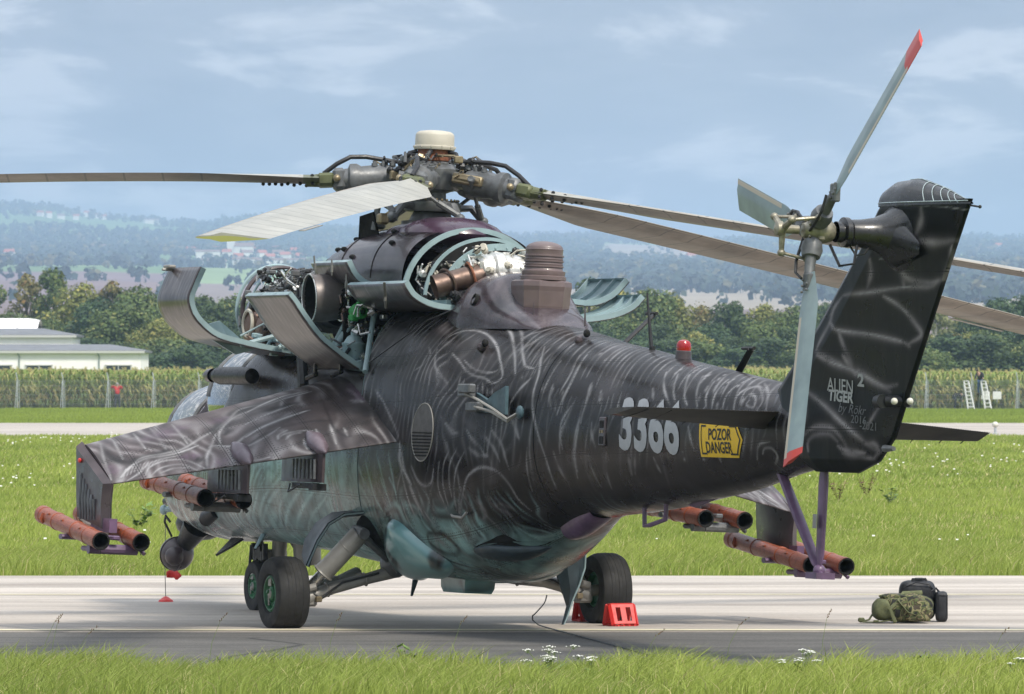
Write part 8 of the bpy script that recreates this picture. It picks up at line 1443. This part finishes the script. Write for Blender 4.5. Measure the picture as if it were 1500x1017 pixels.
db = door(yz((-0.620, 0.862, 2.236), (-0.620, 1.041, 2.342), (-0.620, 1.240, 2.482), (-0.620, 1.394, 2.649), (-0.620, 1.496, 2.782), (-0.620, 1.563, 2.856)), -.62, .46, 'middle_cowl_door', .045, outer=M_doorskin)
dc = door(yz((-1.880, 0.479, 2.755), (-1.880, 0.657, 2.769), (-1.880, 0.799, 2.810), (-1.880, 0.903, 2.875), (-1.880, 0.971, 2.972)), -1.88, -.5, 'rear_cowl_door', .05, outer=M_doorskin)
dd = door(yz((-0.460, 0.620, 2.947), (-0.460, 0.783, 2.981), (-0.460, 0.896, 3.060), (-0.460, 0.966, 3.177)), -.46, .42, 'upper_cowl_door', .05, outer=M_doorskin)
m = MB()
for px_, a, b in ((0, (-0.385, 1.080, 3.196), (-0.402, 1.080, 3.051)), (1, (-0.676, 1.050, 3.061), (-0.695, 1.050, 2.905)), (2, (-1.690, 1.080, 2.975), (-1.542, 1.000, 2.756)), (3, (-0.043, 1.120, 3.230), (-0.097, 1.120, 3.065))):
    a, b = Vector(a), Vector(b); m.tube([a, a.lerp(b, .6), b], [.012, .014, .008], 6, flat=.5); m.bbox(a.lerp(b, .6), (.03, .02, .06), .004)
part(m, 'hanging_strap', M_strap)
for x0_, x1_, P0, nm in ((-1.95, -1.35, None, 'starboard_cowl_door'), (-1.2, -.3, None, 'starboard_cowl_door')):
    pts = yz((-1.950, -0.529, 2.756), (-1.950, -0.705, 2.717), (-1.950, -0.981, 2.766), (-1.950, -1.172, 2.853), (-1.950, -1.265, 2.953)) if x0_ < -1.5 else yz((-1.400, -0.807, 2.882), (-1.400, -1.015, 2.880), (895,0,0) and (-1.400, -1.208, 2.962), (-1.400, -1.345, 3.107))
    door(pts, x0_ if x0_ < -1.5 else -1.4, x1_ if x0_ < -1.5 else -.55, nm, .05)

# ---- mast, swashplate, rotor head
HUB = Vector((0.0, 0.0, 4.02))
m = MB(); m.lathe((0, 0, 3.45), (0, 0, 1), [(0, .24), (.1, .24), (.11, .27), (.14, .27), (.15, .2), (.22, .17), (.24, .13), (.4, .12), (.41, .15), (.45, .15), (.46, .12), (.62, .12)], 26); mast = part(m, 'rotor_mast', M_grey)
m = MB(); m.lathe((0, 0, 3.68), (0, 0, 1), [(0, .16), (0, .24), (.03, .26), (.08, .26), (.10, .22), (.10, .14)], 30)
for k in range(30): a = 2*math.pi*k/30; m.ell((.235*math.cos(a), .235*math.sin(a), 3.785), (.012, .012, .012), 6, 4, mi=1)
sw_ = part(m, 'swashplate', [M_grey, M_brass])
TIP = {'A': None}
hubw = Vector((0, 0, 4.0))
def dirb(px_deg):   # azimuth in the photograph's ground frame (0 = away, 90 = right) to airframe angle
    return rad(-px_deg)-YAW
AZ = {'A': -91, 'B': -169.5, 'C': 118, 'D': 50, 'E': -6}
M_bt = Mat('rotor_blade_skin', (.4, .4, .38), .45, coat=.08); ub = MB and M_bt.n('ShaderNodeSeparateXYZ'); M_bt.L(M_bt.tc.outputs['UV'], ub.inputs[0]); uu, vv = ub.outputs[0], ub.outputs[1]
bn = M_bt.noise(3, 6, .65, stretch=(1, 1, 1)); top_c = M_bt.ramp(bn, (.3, (.26, .255, .225)), (.7, (.40, .39, .345))); n2b = M_bt.noise(1.4, 6, .7, stretch=(1, 1, 6)); bot_c = M_bt.ramp(n2b, (.3, (.06, .047, .035)), (.5, (.15, .12, .095)), (.75, (.27, .225, .18)))
cB = M_bt.mix(M_bt.math('GREATER_THAN', uu, 1.0), top_c, bot_c)
cB = col_by(M_bt, uu, vv, cB, [(-1, .06, .55, 99, (.30, .255, .2)), (1.93, 3, .55, 99, (.28, .24, .19)), (-1, 3, -1, .14, (.09, .095, .045)), (1.0, 3, 7.5, 99, (.36, .36, .12))])
segl = M_bt.math('MULTIPLY', M_bt.math('LESS_THAN', M_bt.math('FRACT', M_bt.math('DIVIDE', vv, .345)), .05), M_bt.math('GREATER_THAN', vv, 1.0)); cB = M_bt.mix(M_bt.math('MULTIPLY', segl, .75), cB, (.03, .03, .025)); M_bt.color(cB); M_bt.bump(M_bt.math('MULTIPLY', segl, -1.), .5, .004); M_blade = M_bt.m
def world_to_body(W):
    d = Vector(W)-Vector((-.82, 60.9, 0)); h = Vector((-math.sin(YAW), math.cos(YAW), 0)); p = Vector((-math.cos(YAW), -math.sin(YAW), 0)); v = Vector((d.dot(h), d.dot(p), d.z-1.2)); R = Matrix.Rotation(-ROLL, 3, 'X'); return R@v+Vector((0, 0, 1.2))
ROT = Matrix.Rotation(ROLL, 3, 'X'); hw = Vector((0, 0, 4.0))
# world place of the head
_h = ROT@(hw-Vector((0, 0, 1.2)))+Vector((0, 0, 1.2)); HW = Vector((-.82, 60.9, 0))+Vector((-math.sin(YAW), math.cos(YAW), 0))*_h.x+Vector((-math.cos(YAW), -math.sin(YAW), 0))*_h.y+Vector((0, 0, _h.z))
# droop of each blade: height lost at the tip (world metres) and extra sag along it
DZ = {'A': -.32, 'B': -.72, 'C': -1.40, 'D': -1.50, 'E': -.95}
PITCH = {'A': (-5, -5), 'B': (13, 2), 'C': (12, 5), 'D': (10, 6), 'E': (24, 15)}
SAG = {'A': .12, 'B': .03, 'C': .03, 'D': .02, 'E': .05}
m = MB(); m.lathe((0, 0, 3.86), (0, 0, 1), [(0, .14), (.02, .22), (.1, .26), (.2, .26), (.24, .2), (.27, .14)], 24); m.bbox((0, 0, 3.98), (.42, .42, .12), .04); head = part(m, 'rotor_hub', M_grey)
m = MB(); clutter(m, ((-.42, .42), (-.42, .42), (3.92, 4.18)), 130, 55, (.006, .014), 3); sub(m, 'hub_fittings', [M_grey, M_dark, M_brass], head)
for K, az in AZ.items():
    a = rad(az); dw = Vector((math.sin(a), math.cos(a), 0)); tipw = HW+dw*8.6+Vector((0, 0, DZ[K])); tb_ = world_to_body(tipw); d = (tb_-hw).normalized()
    side = Vector((dw.y, -dw.x, 0))   # clockwise from above
    sb = world_to_body(HW+side)-world_to_body(HW); upb = world_to_body(HW+Vector((0, 0, 1)))-world_to_body(HW)
    p0, p1 = rad(PITCH[K][0]), rad(PITCH[K][1]); c0_ = sb*math.cos(p0)+upb*math.sin(p0); c1_ = sb*math.cos(p1)+upb*math.sin(p1)
    root = hw+d*1.02; G, UV = blade_mesh(root, tb_, c0_, c1_, .58, .068, 46, SAG[K], (0.02, .14), .05)
    m = MB(); m.loft(G, True, True); m.uv = UV; bo = part(m, 'rotor_blade', M_blade)
    m = MB(); c_ = c0_; nb_ = d.cross(c_).normalized(); q = tb_.lerp(root, .24)-c1_*.40; m.plate([q, q+d*.7, q+d*.7-c1_*.045, q-c1_*.045], nb_*.006); sub(m, 'trim_tab', M_lgrey, bo)
    m = MB(); g0 = root-d*.02
    for k in range(9):
        for s_ in (-1, 1): m.ell(g0+d*(.08+.055*k)+c_*(.09-.012*k if k % 2 else -.09+.012*k)+nb_*(.035*s_-.006*k*s_*.5), (.018, .018, .018), 6, 4)
    sub(m, 'root_bolts', M_dark, bo)
    # root fitting and sleeve
    m = MB(); m.tube([root+d*.12, root, root-d*.10, root-d*.16], [.075, .085, .08, .05], 12, flat=.7); m.bbox(root-d*.10, (.001, .001, .001), .0001); ax3 = Matrix((d, c_, nb_)).transposed()
    m.bbox(root-d*.06, (.16, .2, .12), .025, ax3); rf = part(m, 'blade_root_fitting', simple('olive_fitting', (.10, .11, .05), .45, .2, var=.3) if 'olive_fitting' not in bpy.data.materials else bpy.data.materials['olive_fitting'])
    m = MB(); m.lathe(hw+d*.34, d, [(0, .05), (.02, .11), (.1, .125), (.3, .115), (.34, .14), (.40, .14), (.42, .10), (.5, .09)], 20); m.bbox(hw+d*.26, (.22, .2, .13), .03, ax3); m.bbox(hw+d*.84, (.12, .2, .2), .03, ax3)
    m.tube([hw+d*.86+c_*.13, hw+d*.86-c_*.13], .035, 10); sl = part(m, 'blade_sleeve', M_grey)
    m = MB(); m.bbox(hw+d*.42+c_*.13, (.3, .05, .09), .012, ax3); m.tube([hw+d*.28+c_*.13, hw+d*.56+c_*.15], .028, 8); sub(m, 'lag_damper', M_brass, sl); sub(MB().ell(hw+d*.86+c_*.14, (.035, .035, .035), 8, 6), 'pin_cap', M_brass, sl); sub(MB().ell(hw+d*.86-c_*.14, (.035, .035, .035), 8, 6), 'pin_cap', M_brass, sl)
    
    for s_ in (-1, 1):
        m = MB()
        for k in range(3): m.lathe(hw+d*(.36+.08*k)-nb_*(.10)*(1)+c_*.05*s_, -nb_, [(0, .03), (.03, .03), (.035, .018), (.05, .018), (.05, 0)], 8)
        sub(m, 'sleeve_bolts', M_grey, sl)
    # de-icing hose from the cap out to the root
    m = MB(); dh = Vector((d.x, d.y, 0)).normalized(); z0 = 4.21
    m.tube([Vector((0, 0, z0+.01))+dh*.15, Vector((0, 0, z0-.01))+dh*.22, Vector((0, 0, z0-.09))+dh*.27+c_*.03, Vector((0, 0, z0-.085))+dh*.38+c_*.05, hw+d*.60+nb_*.0+upb*.20+c_*.03, hw+d*.74+upb*.20, hw+d*.86+upb*.14-c_*.03, hw+d*.98+upb*.06], .021, 8); sub(m, 'de_icing_hose', M_black, sl)
    # pitch link and its swashplate horn
    m = MB(); az2 = math.atan2(dh.y, dh.x)+.75; e = Vector((math.cos(az2), math.sin(az2), 0)); s0 = Vector((0, 0, 3.72))+e*.22; s1 = Vector((0, 0, 3.71))+e*.36+Vector((0, 0, .02)); s2 = Vector((0, 0, 3.62))+e*.46
    m.tube([s0, s1, s2], [.05, .045, .035], 8, flat=.7); m.tube([s2-Vector((0, 0, .02)), s2+Vector((0, 0, .02))], .04, 10); m.ell(s2+e*.02, (.045, .045, .04), 10, 6); part(m, 'swashplate_horn', M_grey)
    h_ = hw+d*.50+c_*.22; m = MB(); m.tube([s2+Vector((0, 0, .02)), s2.lerp(h_, .35), s2.lerp(h_, .36), s2.lerp(h_, .8), h_], [.03, .03, .018, .018, .026], 8); m.tube([h_, hw+d*.48+c_*.08], .032, 8); part(m, 'pitch_link', M_grey)
# scissor link, actuator arms
m = MB(); m.tube([(.22, .32, 3.72), (.3, .5, 3.80), (.1, .3, 3.95)], [.035, .03, .03], 8); m.bbox((.12, .42, 3.60), (.1, .1, .1), .02, mi=1); m.bbox((.3, .40, 3.57), (.14, .12, .12), .02); m.tube([(.25, .45, 3.5), (.25, .42, 3.72)], .03, 8); part(m, 'actuator_lever', [M_grey, M_brass])
m = MB(); rings = []
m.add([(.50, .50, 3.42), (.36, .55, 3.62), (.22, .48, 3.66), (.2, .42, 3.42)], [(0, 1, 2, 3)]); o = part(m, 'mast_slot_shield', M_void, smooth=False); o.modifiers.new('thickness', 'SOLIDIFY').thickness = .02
# beige cap on its brown drum
m = MB(); m.lathe((0, 0, 4.12), (0, 0, 1), [(0, .13), (.02, .15), (.12, .15), (.13, .13)], 12); drum = part(m, 'slip_ring_drum', M_rust, smooth=False)
m = MB(); m.lathe((0, 0, 4.235), (0, 0, 1), [(0, .13), (0, .18), (.012, .186), (.03, .186), (.036, .176), (.05, .176), (.13, .174), (.15, .165), (.165, .14), (.174, .08), (.177, 0)], 36)
for k in range(12): a = 2*math.pi*k/12; m.ell((.187*math.cos(a), .187*math.sin(a), 4.26), (.008, .008, .012), 5, 4)
part(m, 'slip_ring_cap', M_beige)


# ============================================================ things on the ground
def chock(x, y, rz, label):
    r = empty('wheel_chock', (x, y, .012), rz); tag(r, label, 'wheel chock', 'red wheel chocks')
    H, D, W_ = .185, .21, .22
    for sy in (-1, 1):
        # side: triangular frame
        m = MB(); y0 = sy*W_/2; a, b, c = Vector((-D/2, y0, 0)), Vector((D/2, y0, 0)), Vector((-.02, y0, H)); c2 = Vector((.04, y0, H)); t = .022
        for p, q in ((a, c), (b, c2), (a, b)): m.tube([p+Vector((0, 0, t/2)), q], t, 4)
        m.build('side_frame', M_red, r, smooth=False)
    m = MB()
    for sgn in (-1, 1):
        foot_ = Vector((sgn*D/2, 0, .02)); top_ = Vector((sgn*.03, 0, H)); u_ = (top_-foot_); n_ = u_.cross(Vector((0, 1, 0))).normalized()*.016
        def bar(y0, y1, s0, s1): 
            P = [foot_+u_*s0+Vector((0, y0, 0)), foot_+u_*s0+Vector((0, y1, 0)), foot_+u_*s1+Vector((0, y1, 0)), foot_+u_*s1+Vector((0, y0, 0))]; m.plate([p-n_/2 for p in P], n_)
        bar(-W_/2, W_/2, 0, .14); bar(-W_/2, W_/2, .86, 1.02); bar(-.025, .025, .14, .86); bar(-W_/2, -W_/2+.04, .14, .86); bar(W_/2-.04, W_/2, .14, .86)
    m.build('sloping_face', M_red, r, smooth=False)
    m = MB(); m.box((0, 0, H+.004), (.07, W_, .02)); m.build('ridge_bar', M_red, r, smooth=False)
    m = MB()
    for k in range(8): m.box((D/2*(-1 if k % 2 else 1), -W_/2+.02+.026*k, .005), (.02, .02, .02)); m.box((-D/2, -W_/2+.02+.026*k, .005), (.02, .02, .02))
    m.build('ground_teeth', M_red, r, smooth=False); return r
W1 = (0.957, 60.200, 0.011); chock(W1[0], W1[1], rad(112), 'red wheel chock behind the right main wheel, at its outer side')
W2 = (0.525, 61.000, 0.018); chock(W2[0]+.17, W2[1]+.30, rad(112), 'red wheel chock in front of the right main wheel, mostly hidden by the open door')

# red pennant on a line from the nose, with its weight
pl = empty('warning_pennant', ((-3.377, 66.600, 0.002)[0], 66.6, .012)); tag(pl, 'small red warning pennant hanging on a cord under the nose, above a red cone', 'pennant')
m = MB(); m.tube([(0, 0, .02), (-.01, 0, .4), (.0, 0, .86)], .004, 5); m.build('cord', M_strap, pl)
m = MB(); m.lathe((0, 0, 0), (0, 0, 1), [(0, .075), (.015, .07), (.05, .02), (.055, 0)], 14); m.build('ground_cone', M_red, pl)
m = MB(); z0 = .17; z0 = .185
G = []
for i in range(9):
    t = i/8; G.append([(.005+.15*t, .02*math.sin(t*5), .265+.05*t*(1 if t < .6 else .2)-.02*t+s*(.028+.018*math.sin(t*3))*(1-max(0, t-.75)*3.2)) for s in (-1, 0, 1)])
m.loft(G, False, False); o = m.build('flag', M_red, pl); o.modifiers.new('thickness', 'SOLIDIFY').thickness = .004
# earthing cable
P0 = Vector((0.308, 60.400, 0.275)); m = MB(); pts = [P0, Vector((0.283, 60.200, 0.209)), Vector((0.198, 60.000, 0.120)), Vector((0.180, 60.000, 0.060))+Vector((0, 0, .0)), Vector((0.228, 60.000, 0.012)), Vector((0.576, 57.600, 0.002)), Vector((0.860, 55.500, 0.000)), Vector((1.099, 53.600, 0.001))]
pts[3].z = .10; pts[4].z = .03
for p in pts[5:]: p.z = .018
o = MB().tube([Vector(p) for p in catmull(pts, .08)], .006, 6).build('earthing_cable', M_black); tag(o, 'thin dark cable running from the axle across the asphalt to the grass', 'cable')

# ---- field bags
M = Mat('woodland_camouflage', (.1, .1, .05), .85)
vo1 = M.n('ShaderNodeTexNoise'); vo1.inputs['Scale'].default_value = 9; vo1.inputs['Detail'].default_value = 1.5; vo1.inputs['Distortion'].default_value = 1.6; M.L(M.tc.outputs['Object'], vo1.inputs['Vector'])
c = M.n('ShaderNodeValToRGB'); c.color_ramp.interpolation = 'CONSTANT'; el = c.color_ramp.elements
for k_, (p_, cc) in enumerate(((0, (.012, .012, .01)), (.42, (.06, .075, .025)), (.5, (.2, .18, .09)), (.55, (.045, .035, .02)), (.62, (.08, .1, .035)))):
    e_ = el[k_] if k_ < 2 else el.new(p_); e_.position = p_; e_.color = (*cc, 1)
M.L(vo1.outputs['Fac'], c.inputs['Fac']); M.color(c.outputs[0]); M.bump(M.noise(7, 4), .8, .03); M_camo = M.m
M_olive = simple('olive_webbing', (.10, .11, .05), .8, var=.3, scale=30, bump=.3)
M = Mat('black_nylon', (.012, .013, .016), .55); M.bump(M.noise(6, 4), .7, .02); M.color(M.ramp(M.noise(20, 3), (.3, (.008, .009, .012)), (.7, (.022, .023, .028)))); M_nylon = M.m
def softbox(c_, d_, e_=.45, n=22, seed=0, lump=.06):
    """pillow-like closed shape"""
    R = []
    for i in range(n+1):
        ph = math.pi*(i/n-.5); R.append([])
        for j in range(2*n):
            t = math.pi*j/n; f = lambda a, p: math.copysign(abs(a)**p, a)
            x, y, z = f(math.cos(ph), e_)*f(math.cos(t), e_), f(math.cos(ph), e_)*f(math.sin(t), e_), f(math.sin(ph), e_)
            k = 1+lump*math.sin(5*x+seed)*math.cos(4*z+seed*2)+lump*.6*math.sin(9*y+7*x+seed); R[-1].append((c_[0]+d_[0]/2*x*k, c_[1]+d_[1]/2*y*k, c_[2]+d_[2]/2*z*(k if z > 0 else 1)))
    return MB().loft(R, True, True)
bp0 = Vector((3.459, 60.900, 0.022)); bp0.z = .014
rs = empty('rucksack', bp0); tag(rs, 'camouflage rucksack lying on the concrete with its straps trailing left', 'rucksack')
softbox((.06, 0, .13), (.46, .34, .25), .6, seed=1).build('pack_body', M_camo, rs)
softbox((-.14, -.03, .12), (.22, .3, .2), .7, seed=2).build('side_pocket', M_olive, rs)
softbox((.16, -.14, .09), (.24, .12, .15), .6, seed=3).build('front_pocket', M_camo, rs)
softbox((.0, 0, .23), (.36, .26, .06), .7, seed=4).build('lid', M_camo, rs)
m = MB(); m.tube([(.2, -.17, .05), (.06, -.2, .1), (-.02, -.17, .2), (.03, -.05, .265), (.2, 0, .27)], .02, 6, flat=.3); m.tube([(-.05, -.19, .01), (-.1, -.2, .13), (0, -.15, .22)], .018, 6, flat=.3); m.tube([(.25, -.17, .02), (.24, -.2, .12), (.22, -.1, .22)], .014, 6, flat=.3); m.build('compression_strap', M_olive, rs)
m = MB(); m.tube([(-.12, -.05, .12), (-.22, -.08, .12), (-.28, -.1, .03), (-.36, -.12, .012)], .022, 6, flat=.35); m.tube([(-.06, -.15, .03), (-.2, -.18, .012), (-.34, -.16, .012)], .018, 6, flat=.35); m.bbox((-.35, -.14, .03), (.06, .05, .04), .01); m.bbox((-.22, -.18, .02), (.05, .03, .02), .005); m.build('shoulder_strap', M_olive, rs)
b2 = Vector((3.663, 61.350, 0.024)); b2.z = .014
hb_ = empty('holdall', b2); tag(hb_, 'black nylon holdall standing behind the camouflage rucksack', 'bag')
softbox((-.02, 0, .185), (.33, .24, .36), .5, seed=5, lump=.03).build('bag_body', M_nylon, hb_)
m = MB(); m.tube([(-.08, -.06, .34), (-.07, -.06, .375), (.05, -.06, .378), (.07, -.06, .34)], .012, 8); m.bbox((-.01, -.06, .378), (.08, .03, .025), .008); m.build('carry_handle', M_nylon, hb_)
m = MB(); m.tube([(-.15, -.1, .3), (-.04, -.13, .35), (.08, -.13, .33), (.14, -.1, .25)], .005, 5); m.build('zip', M_dark, hb_)
b3 = Vector((3.849, 61.200, 0.017)); b3.z = .014
cs = empty('camera_bag', b3); tag(cs, 'slim black upright bag at the right end of the pile', 'bag')
softbox((0, 0, .135), (.105, .22, .27), .35, seed=7, lump=.015).build('bag_body', M_nylon, cs)
MB().tube([(-.02, 0, .265), (-.05, -.02, .30), (-.09, -.03, .27)], .01, 6).build('carry_handle', M_nylon, cs)
m = MB(); m.tube([(-.046, -.113, .03), (-.046, -.113, .24), (.046, -.113, .24), (.046, -.113, .03)], .004, 5); m.build('zip', M_dark, cs)

# ---- people and ladders at the fence
M_sk = simple('skin', (.5, .3, .22), .6, var=.1); M_hair = simple('dark_hair', (.03, .02, .015), .7); M_ghair = simple('grey_hair', (.3, .3, .3), .7)
M_jr = simple('red_jacket_cloth', (.55, .02, .03), .8, var=.15); M_jk = simple('black_jacket_cloth', (.015, .015, .02), .8); M_jean = simple('blue_jeans', (.07, .12, .22), .85, var=.2); M_dkt = simple('dark_trousers', (.03, .035, .05), .85); M_shoe = simple('dark_shoes', (.02, .02, .02), .7)
def skinned(name, joints, edges, radii, mat, parent, root=0, lv=2):
    me = bpy.data.meshes.new(name); me.from_pydata(joints, edges, []); o = bpy.data.objects.new(name, me); COL.objects.link(o); o.parent = parent; me.materials.append(mat)
    md = o.modifiers.new('skin', 'SKIN')
    for i, r in enumerate(radii): me.skin_vertices[0].data[i].radius = (r, r) if not isinstance(r, tuple) else r
    me.skin_vertices[0].data[root].use_root = True; md.use_smooth_shade = True; s_ = o.modifiers.new('sub', 'SUBSURF'); s_.levels = s_.render_levels = lv; return o
def person(loc, rz, J, jacket, trousers, hair, label):
    """J: joints by name, metres"""
    r = empty('person', loc, rz); tag(r, label, 'person')
    names = ['pelvis', 'waist', 'chest', 'neck', 'head', 'crown', 'shL', 'elL', 'wrL', 'haL', 'shR', 'elR', 'wrR', 'haR', 'hipL', 'knL', 'anL', 'toL', 'hipR', 'knR', 'anR', 'toR']
    ix = {n_: i for i, n_ in enumerate(names)}; E_ = [('pelvis', 'waist'), ('waist', 'chest'), ('chest', 'neck'), ('neck', 'head'), ('head', 'crown'), ('chest', 'shL'), ('shL', 'elL'), ('elL', 'wrL'), ('wrL', 'haL'), ('chest', 'shR'), ('shR', 'elR'), ('elR', 'wrR'), ('wrR', 'haR'), ('pelvis', 'hipL'), ('hipL', 'knL'), ('knL', 'anL'), ('anL', 'toL'), ('pelvis', 'hipR'), ('hipR', 'knR'), ('knR', 'anR'), ('anR', 'toR')]
    rr_ = [.12, .115, .13, .055, .09, .075, .06, .042, .03, .04, .06, .042, .03, .04, .085, .055, .04, .035, .085, .055, .04, .035]
    skinned('body', [J[n_] for n_ in names], [(ix[a], ix[b]) for a, b in E_], rr_, M_sk, r)
    jn = ['pelvis', 'waist', 'chest', 'shL', 'elL', 'wrL', 'shR', 'elR', 'wrR']; jx = {n_: i for i, n_ in enumerate(jn)}
    skinned('jacket', [J[n_] for n_ in jn], [(jx[a], jx[b]) for a, b in (('pelvis', 'waist'), ('waist', 'chest'), ('chest', 'shL'), ('shL', 'elL'), ('elL', 'wrL'), ('chest', 'shR'), ('shR', 'elR'), ('elR', 'wrR'))], [.165, .165, .185, .09, .07, .055, .09, .07, .055], jacket, r)
    tn = ['pelvis', 'hipL', 'knL', 'anL', 'hipR', 'knR', 'anR']; tx = {n_: i for i, n_ in enumerate(tn)}
    skinned('trousers', [J[n_] for n_ in tn], [(tx[a], tx[b]) for a, b in (('pelvis', 'hipL'), ('hipL', 'knL'), ('knL', 'anL'), ('pelvis', 'hipR'), ('hipR', 'knR'), ('knR', 'anR'))], [.14, .11, .078, .06, .11, .078, .06], trousers, r)
    h_ = Vector(J['crown']); MB().ell(h_+Vector((0, 0, -.02)), (.098, .105, .10), 14, 8).build('hair', hair, r)
    hd = Vector(J['head']); f_ = MB(); fd = Vector((0, 1, 0)); f_.ell(hd+fd*.09+Vector((0, 0, .0)), (.015, .025, .02), 6, 5)
    for sx in (-1, 1): f_.ell(hd+fd*.08+Vector((.033*sx, 0, .025)), (.012, .008, .008), 6, 4); f_.ell(hd+Vector((.09*sx, 0, .005)), (.015, .02, .03), 6, 5)
    f_.build('face', M_sk, r)
    for s_ in 'LR': a_ = Vector(J['an'+s_]); t_ = Vector(J['to'+s_]); MB().tube([a_+Vector((0, -.06, -.04)), a_.lerp(t_, .5)+Vector((0, 0, -.02)), t_], [.055, .055, .04], 10).build('shoe', M_shoe, r)
    return r
J1 = dict(pelvis=(0, 0, .95), waist=(0, 0, 1.1), chest=(0, .0, 1.35), neck=(0, .02, 1.5), head=(0, .03, 1.6), crown=(0, .02, 1.67), shL=(-.18, 0, 1.43), elL=(-.33, .12, 1.36), wrL=(-.2, .2, 1.55), haL=(-.12, .2, 1.6), shR=(.18, 0, 1.43), elR=(.42, .08, 1.42), wrR=(.2, .2, 1.56), haR=(.12, .2, 1.6),
          hipL=(-.1, 0, .9), knL=(-.14, .03, .5), anL=(-.16, 0, .08), toL=(-.18, .16, .04), hipR=(.1, 0, .9), knR=(.12, .03, .5), anR=(.14, 0, .08), toR=(.17, .16, .04))
person((-25.871, 447.600, 0.080)[:2]+(0,), math.pi, J1, M_jr, M_dkt, M_ghair, 'person in a red jacket standing behind the fence, hands raised to the face')
lad_z = .95
J2 = dict(J1); 
for k_ in J1: x_, y_, z_ = J1[k_]; J2[k_] = (x_, y_, z_)
J2.update(chest=(.05, .06, 1.33), neck=(.1, .14, 1.47), head=(.13, .2, 1.55), crown=(.13, .2, 1.62), elL=(-.3, .15, 1.25), wrL=(-.35, .3, 1.1), haL=(-.36, .35, 1.05), elR=(.2, .3, 1.2), wrR=(.12, .42, 1.02), haR=(.12, .46, .98), toL=(-.16, .16, .03), knL=(-.12, .12, .52), shL=(-.13, .05, 1.42), shR=(.22, .05, 1.42))
person((30.548, 445.300, 26.711)[:2]+(lad_z,), rad(150), J2, M_jk, M_jean, M_hair, 'person in a black jacket and jeans working at the top of the right ladder')
J3 = dict(pelvis=(0, 0, .85), waist=(.1, 0, .95), chest=(.32, 0, 1.02), neck=(.46, 0, .98), head=(.55, 0, .93), crown=(.6, 0, .92), shL=(.33, -.17, 1.0), elL=(.42, -.2, .75), wrL=(.5, -.12, .55), haL=(.54, -.1, .48), shR=(.33, .17, 1.0), elR=(.45, .2, .75), wrR=(.55, .12, .58), haR=(.6, .1, .5),
          hipL=(0, -.1, .82), knL=(.08, -.12, .46), anL=(-.02, -.12, .07), toL=(.14, -.12, .04), hipR=(0, .1, .82), knR=(.1, .12, .46), anR=(.02, .12, .07), toR=(.18, .12, .04))
person((28.992, 447.400, 26.827)[:2]+(0,), 0, J3, M_jk, M_dkt, M_hair, 'person in dark clothes bending down beside the left ladder')
M_lad = simple('white_aluminium', (.7, .7, .7), .45, .1, var=.06)
def ladder(px, lean, label, plate=False):
    x = (px-750)/10000*445; r = empty('step_ladder', (x, 444.6, 0)); tag(r, label, 'ladder', 'step ladders at the fence'); H = 1.83; w0, w1 = .2, .15
    for s_ in (-1, 1): m = MB(); m.tube([(s_*w0+lean*.0+.27*(1 if lean > 0 else 1), 0, 0), (s_*w1-.03, .45, H)], .05, 4); m.build('stile', M_lad, r, smooth=False)
    for s_ in (-1, 1): m = MB(); m.tube([(s_*w0-.1, 1.0, 0), (s_*w1-.03, .5, H)], .022, 4); m.build('rear_stile', M_galv, r, smooth=False)
    for k in range(7):
        t = (k+.7)/7.4; m = MB(); m.bbox((.27*(1-t)-.03*t, .45*t, H*t), (2*(w0+(w1-w0)*t), .09, .05), .005); m.build('tread', M_lad, r, smooth=False)
    m = MB(); m.bbox((-.03, .48, H+.02), (.36, .2, .05), .01); m.build('top_platform', M_lad, r, smooth=False); return r
ladder(1416, 1, 'left one of the two white step ladders, beside the bending person'); ladder(1441, 1, 'right one of the two white step ladders, with the person on it')
def board(px, label):
    x, y, z = (px-750)/10000*445.3, 445.6, 2.22+(550-579.5)*445.6/10000; r = empty('fence_sign', (x, y, 0)); tag(r, label, 'sign', 'blank white boards on the fence')
    MB().bbox((0, 0, z), (.56, .03, .5), .06).build('board', M_lad, r, smooth=False)
    MB().box((0, .03, z), (.04, .02, .9)).build('back_bar', M_galv, r, smooth=False)
board(1444, 'white board hung in front of the right ladder'); board(1461, 'white board on the fence, right of the ladders')
mk = empty('taxiway_marker_light', ((18.266, 258.000, 0.001)[0], 258, 0)); tag(mk, 'small white lamp standing beside the far taxiway', 'light')
m = MB().lathe((0, 0, 0), (0, 0, 1), [(0, .1), (.03, .1), (.05, .05), (.28, .05)], 10); m.build('lamp_stem', M_galv, mk); MB().ell((0, 0, .36), (.13, .13, .11), 12, 8).build('lamp_globe', M_lamp, mk)
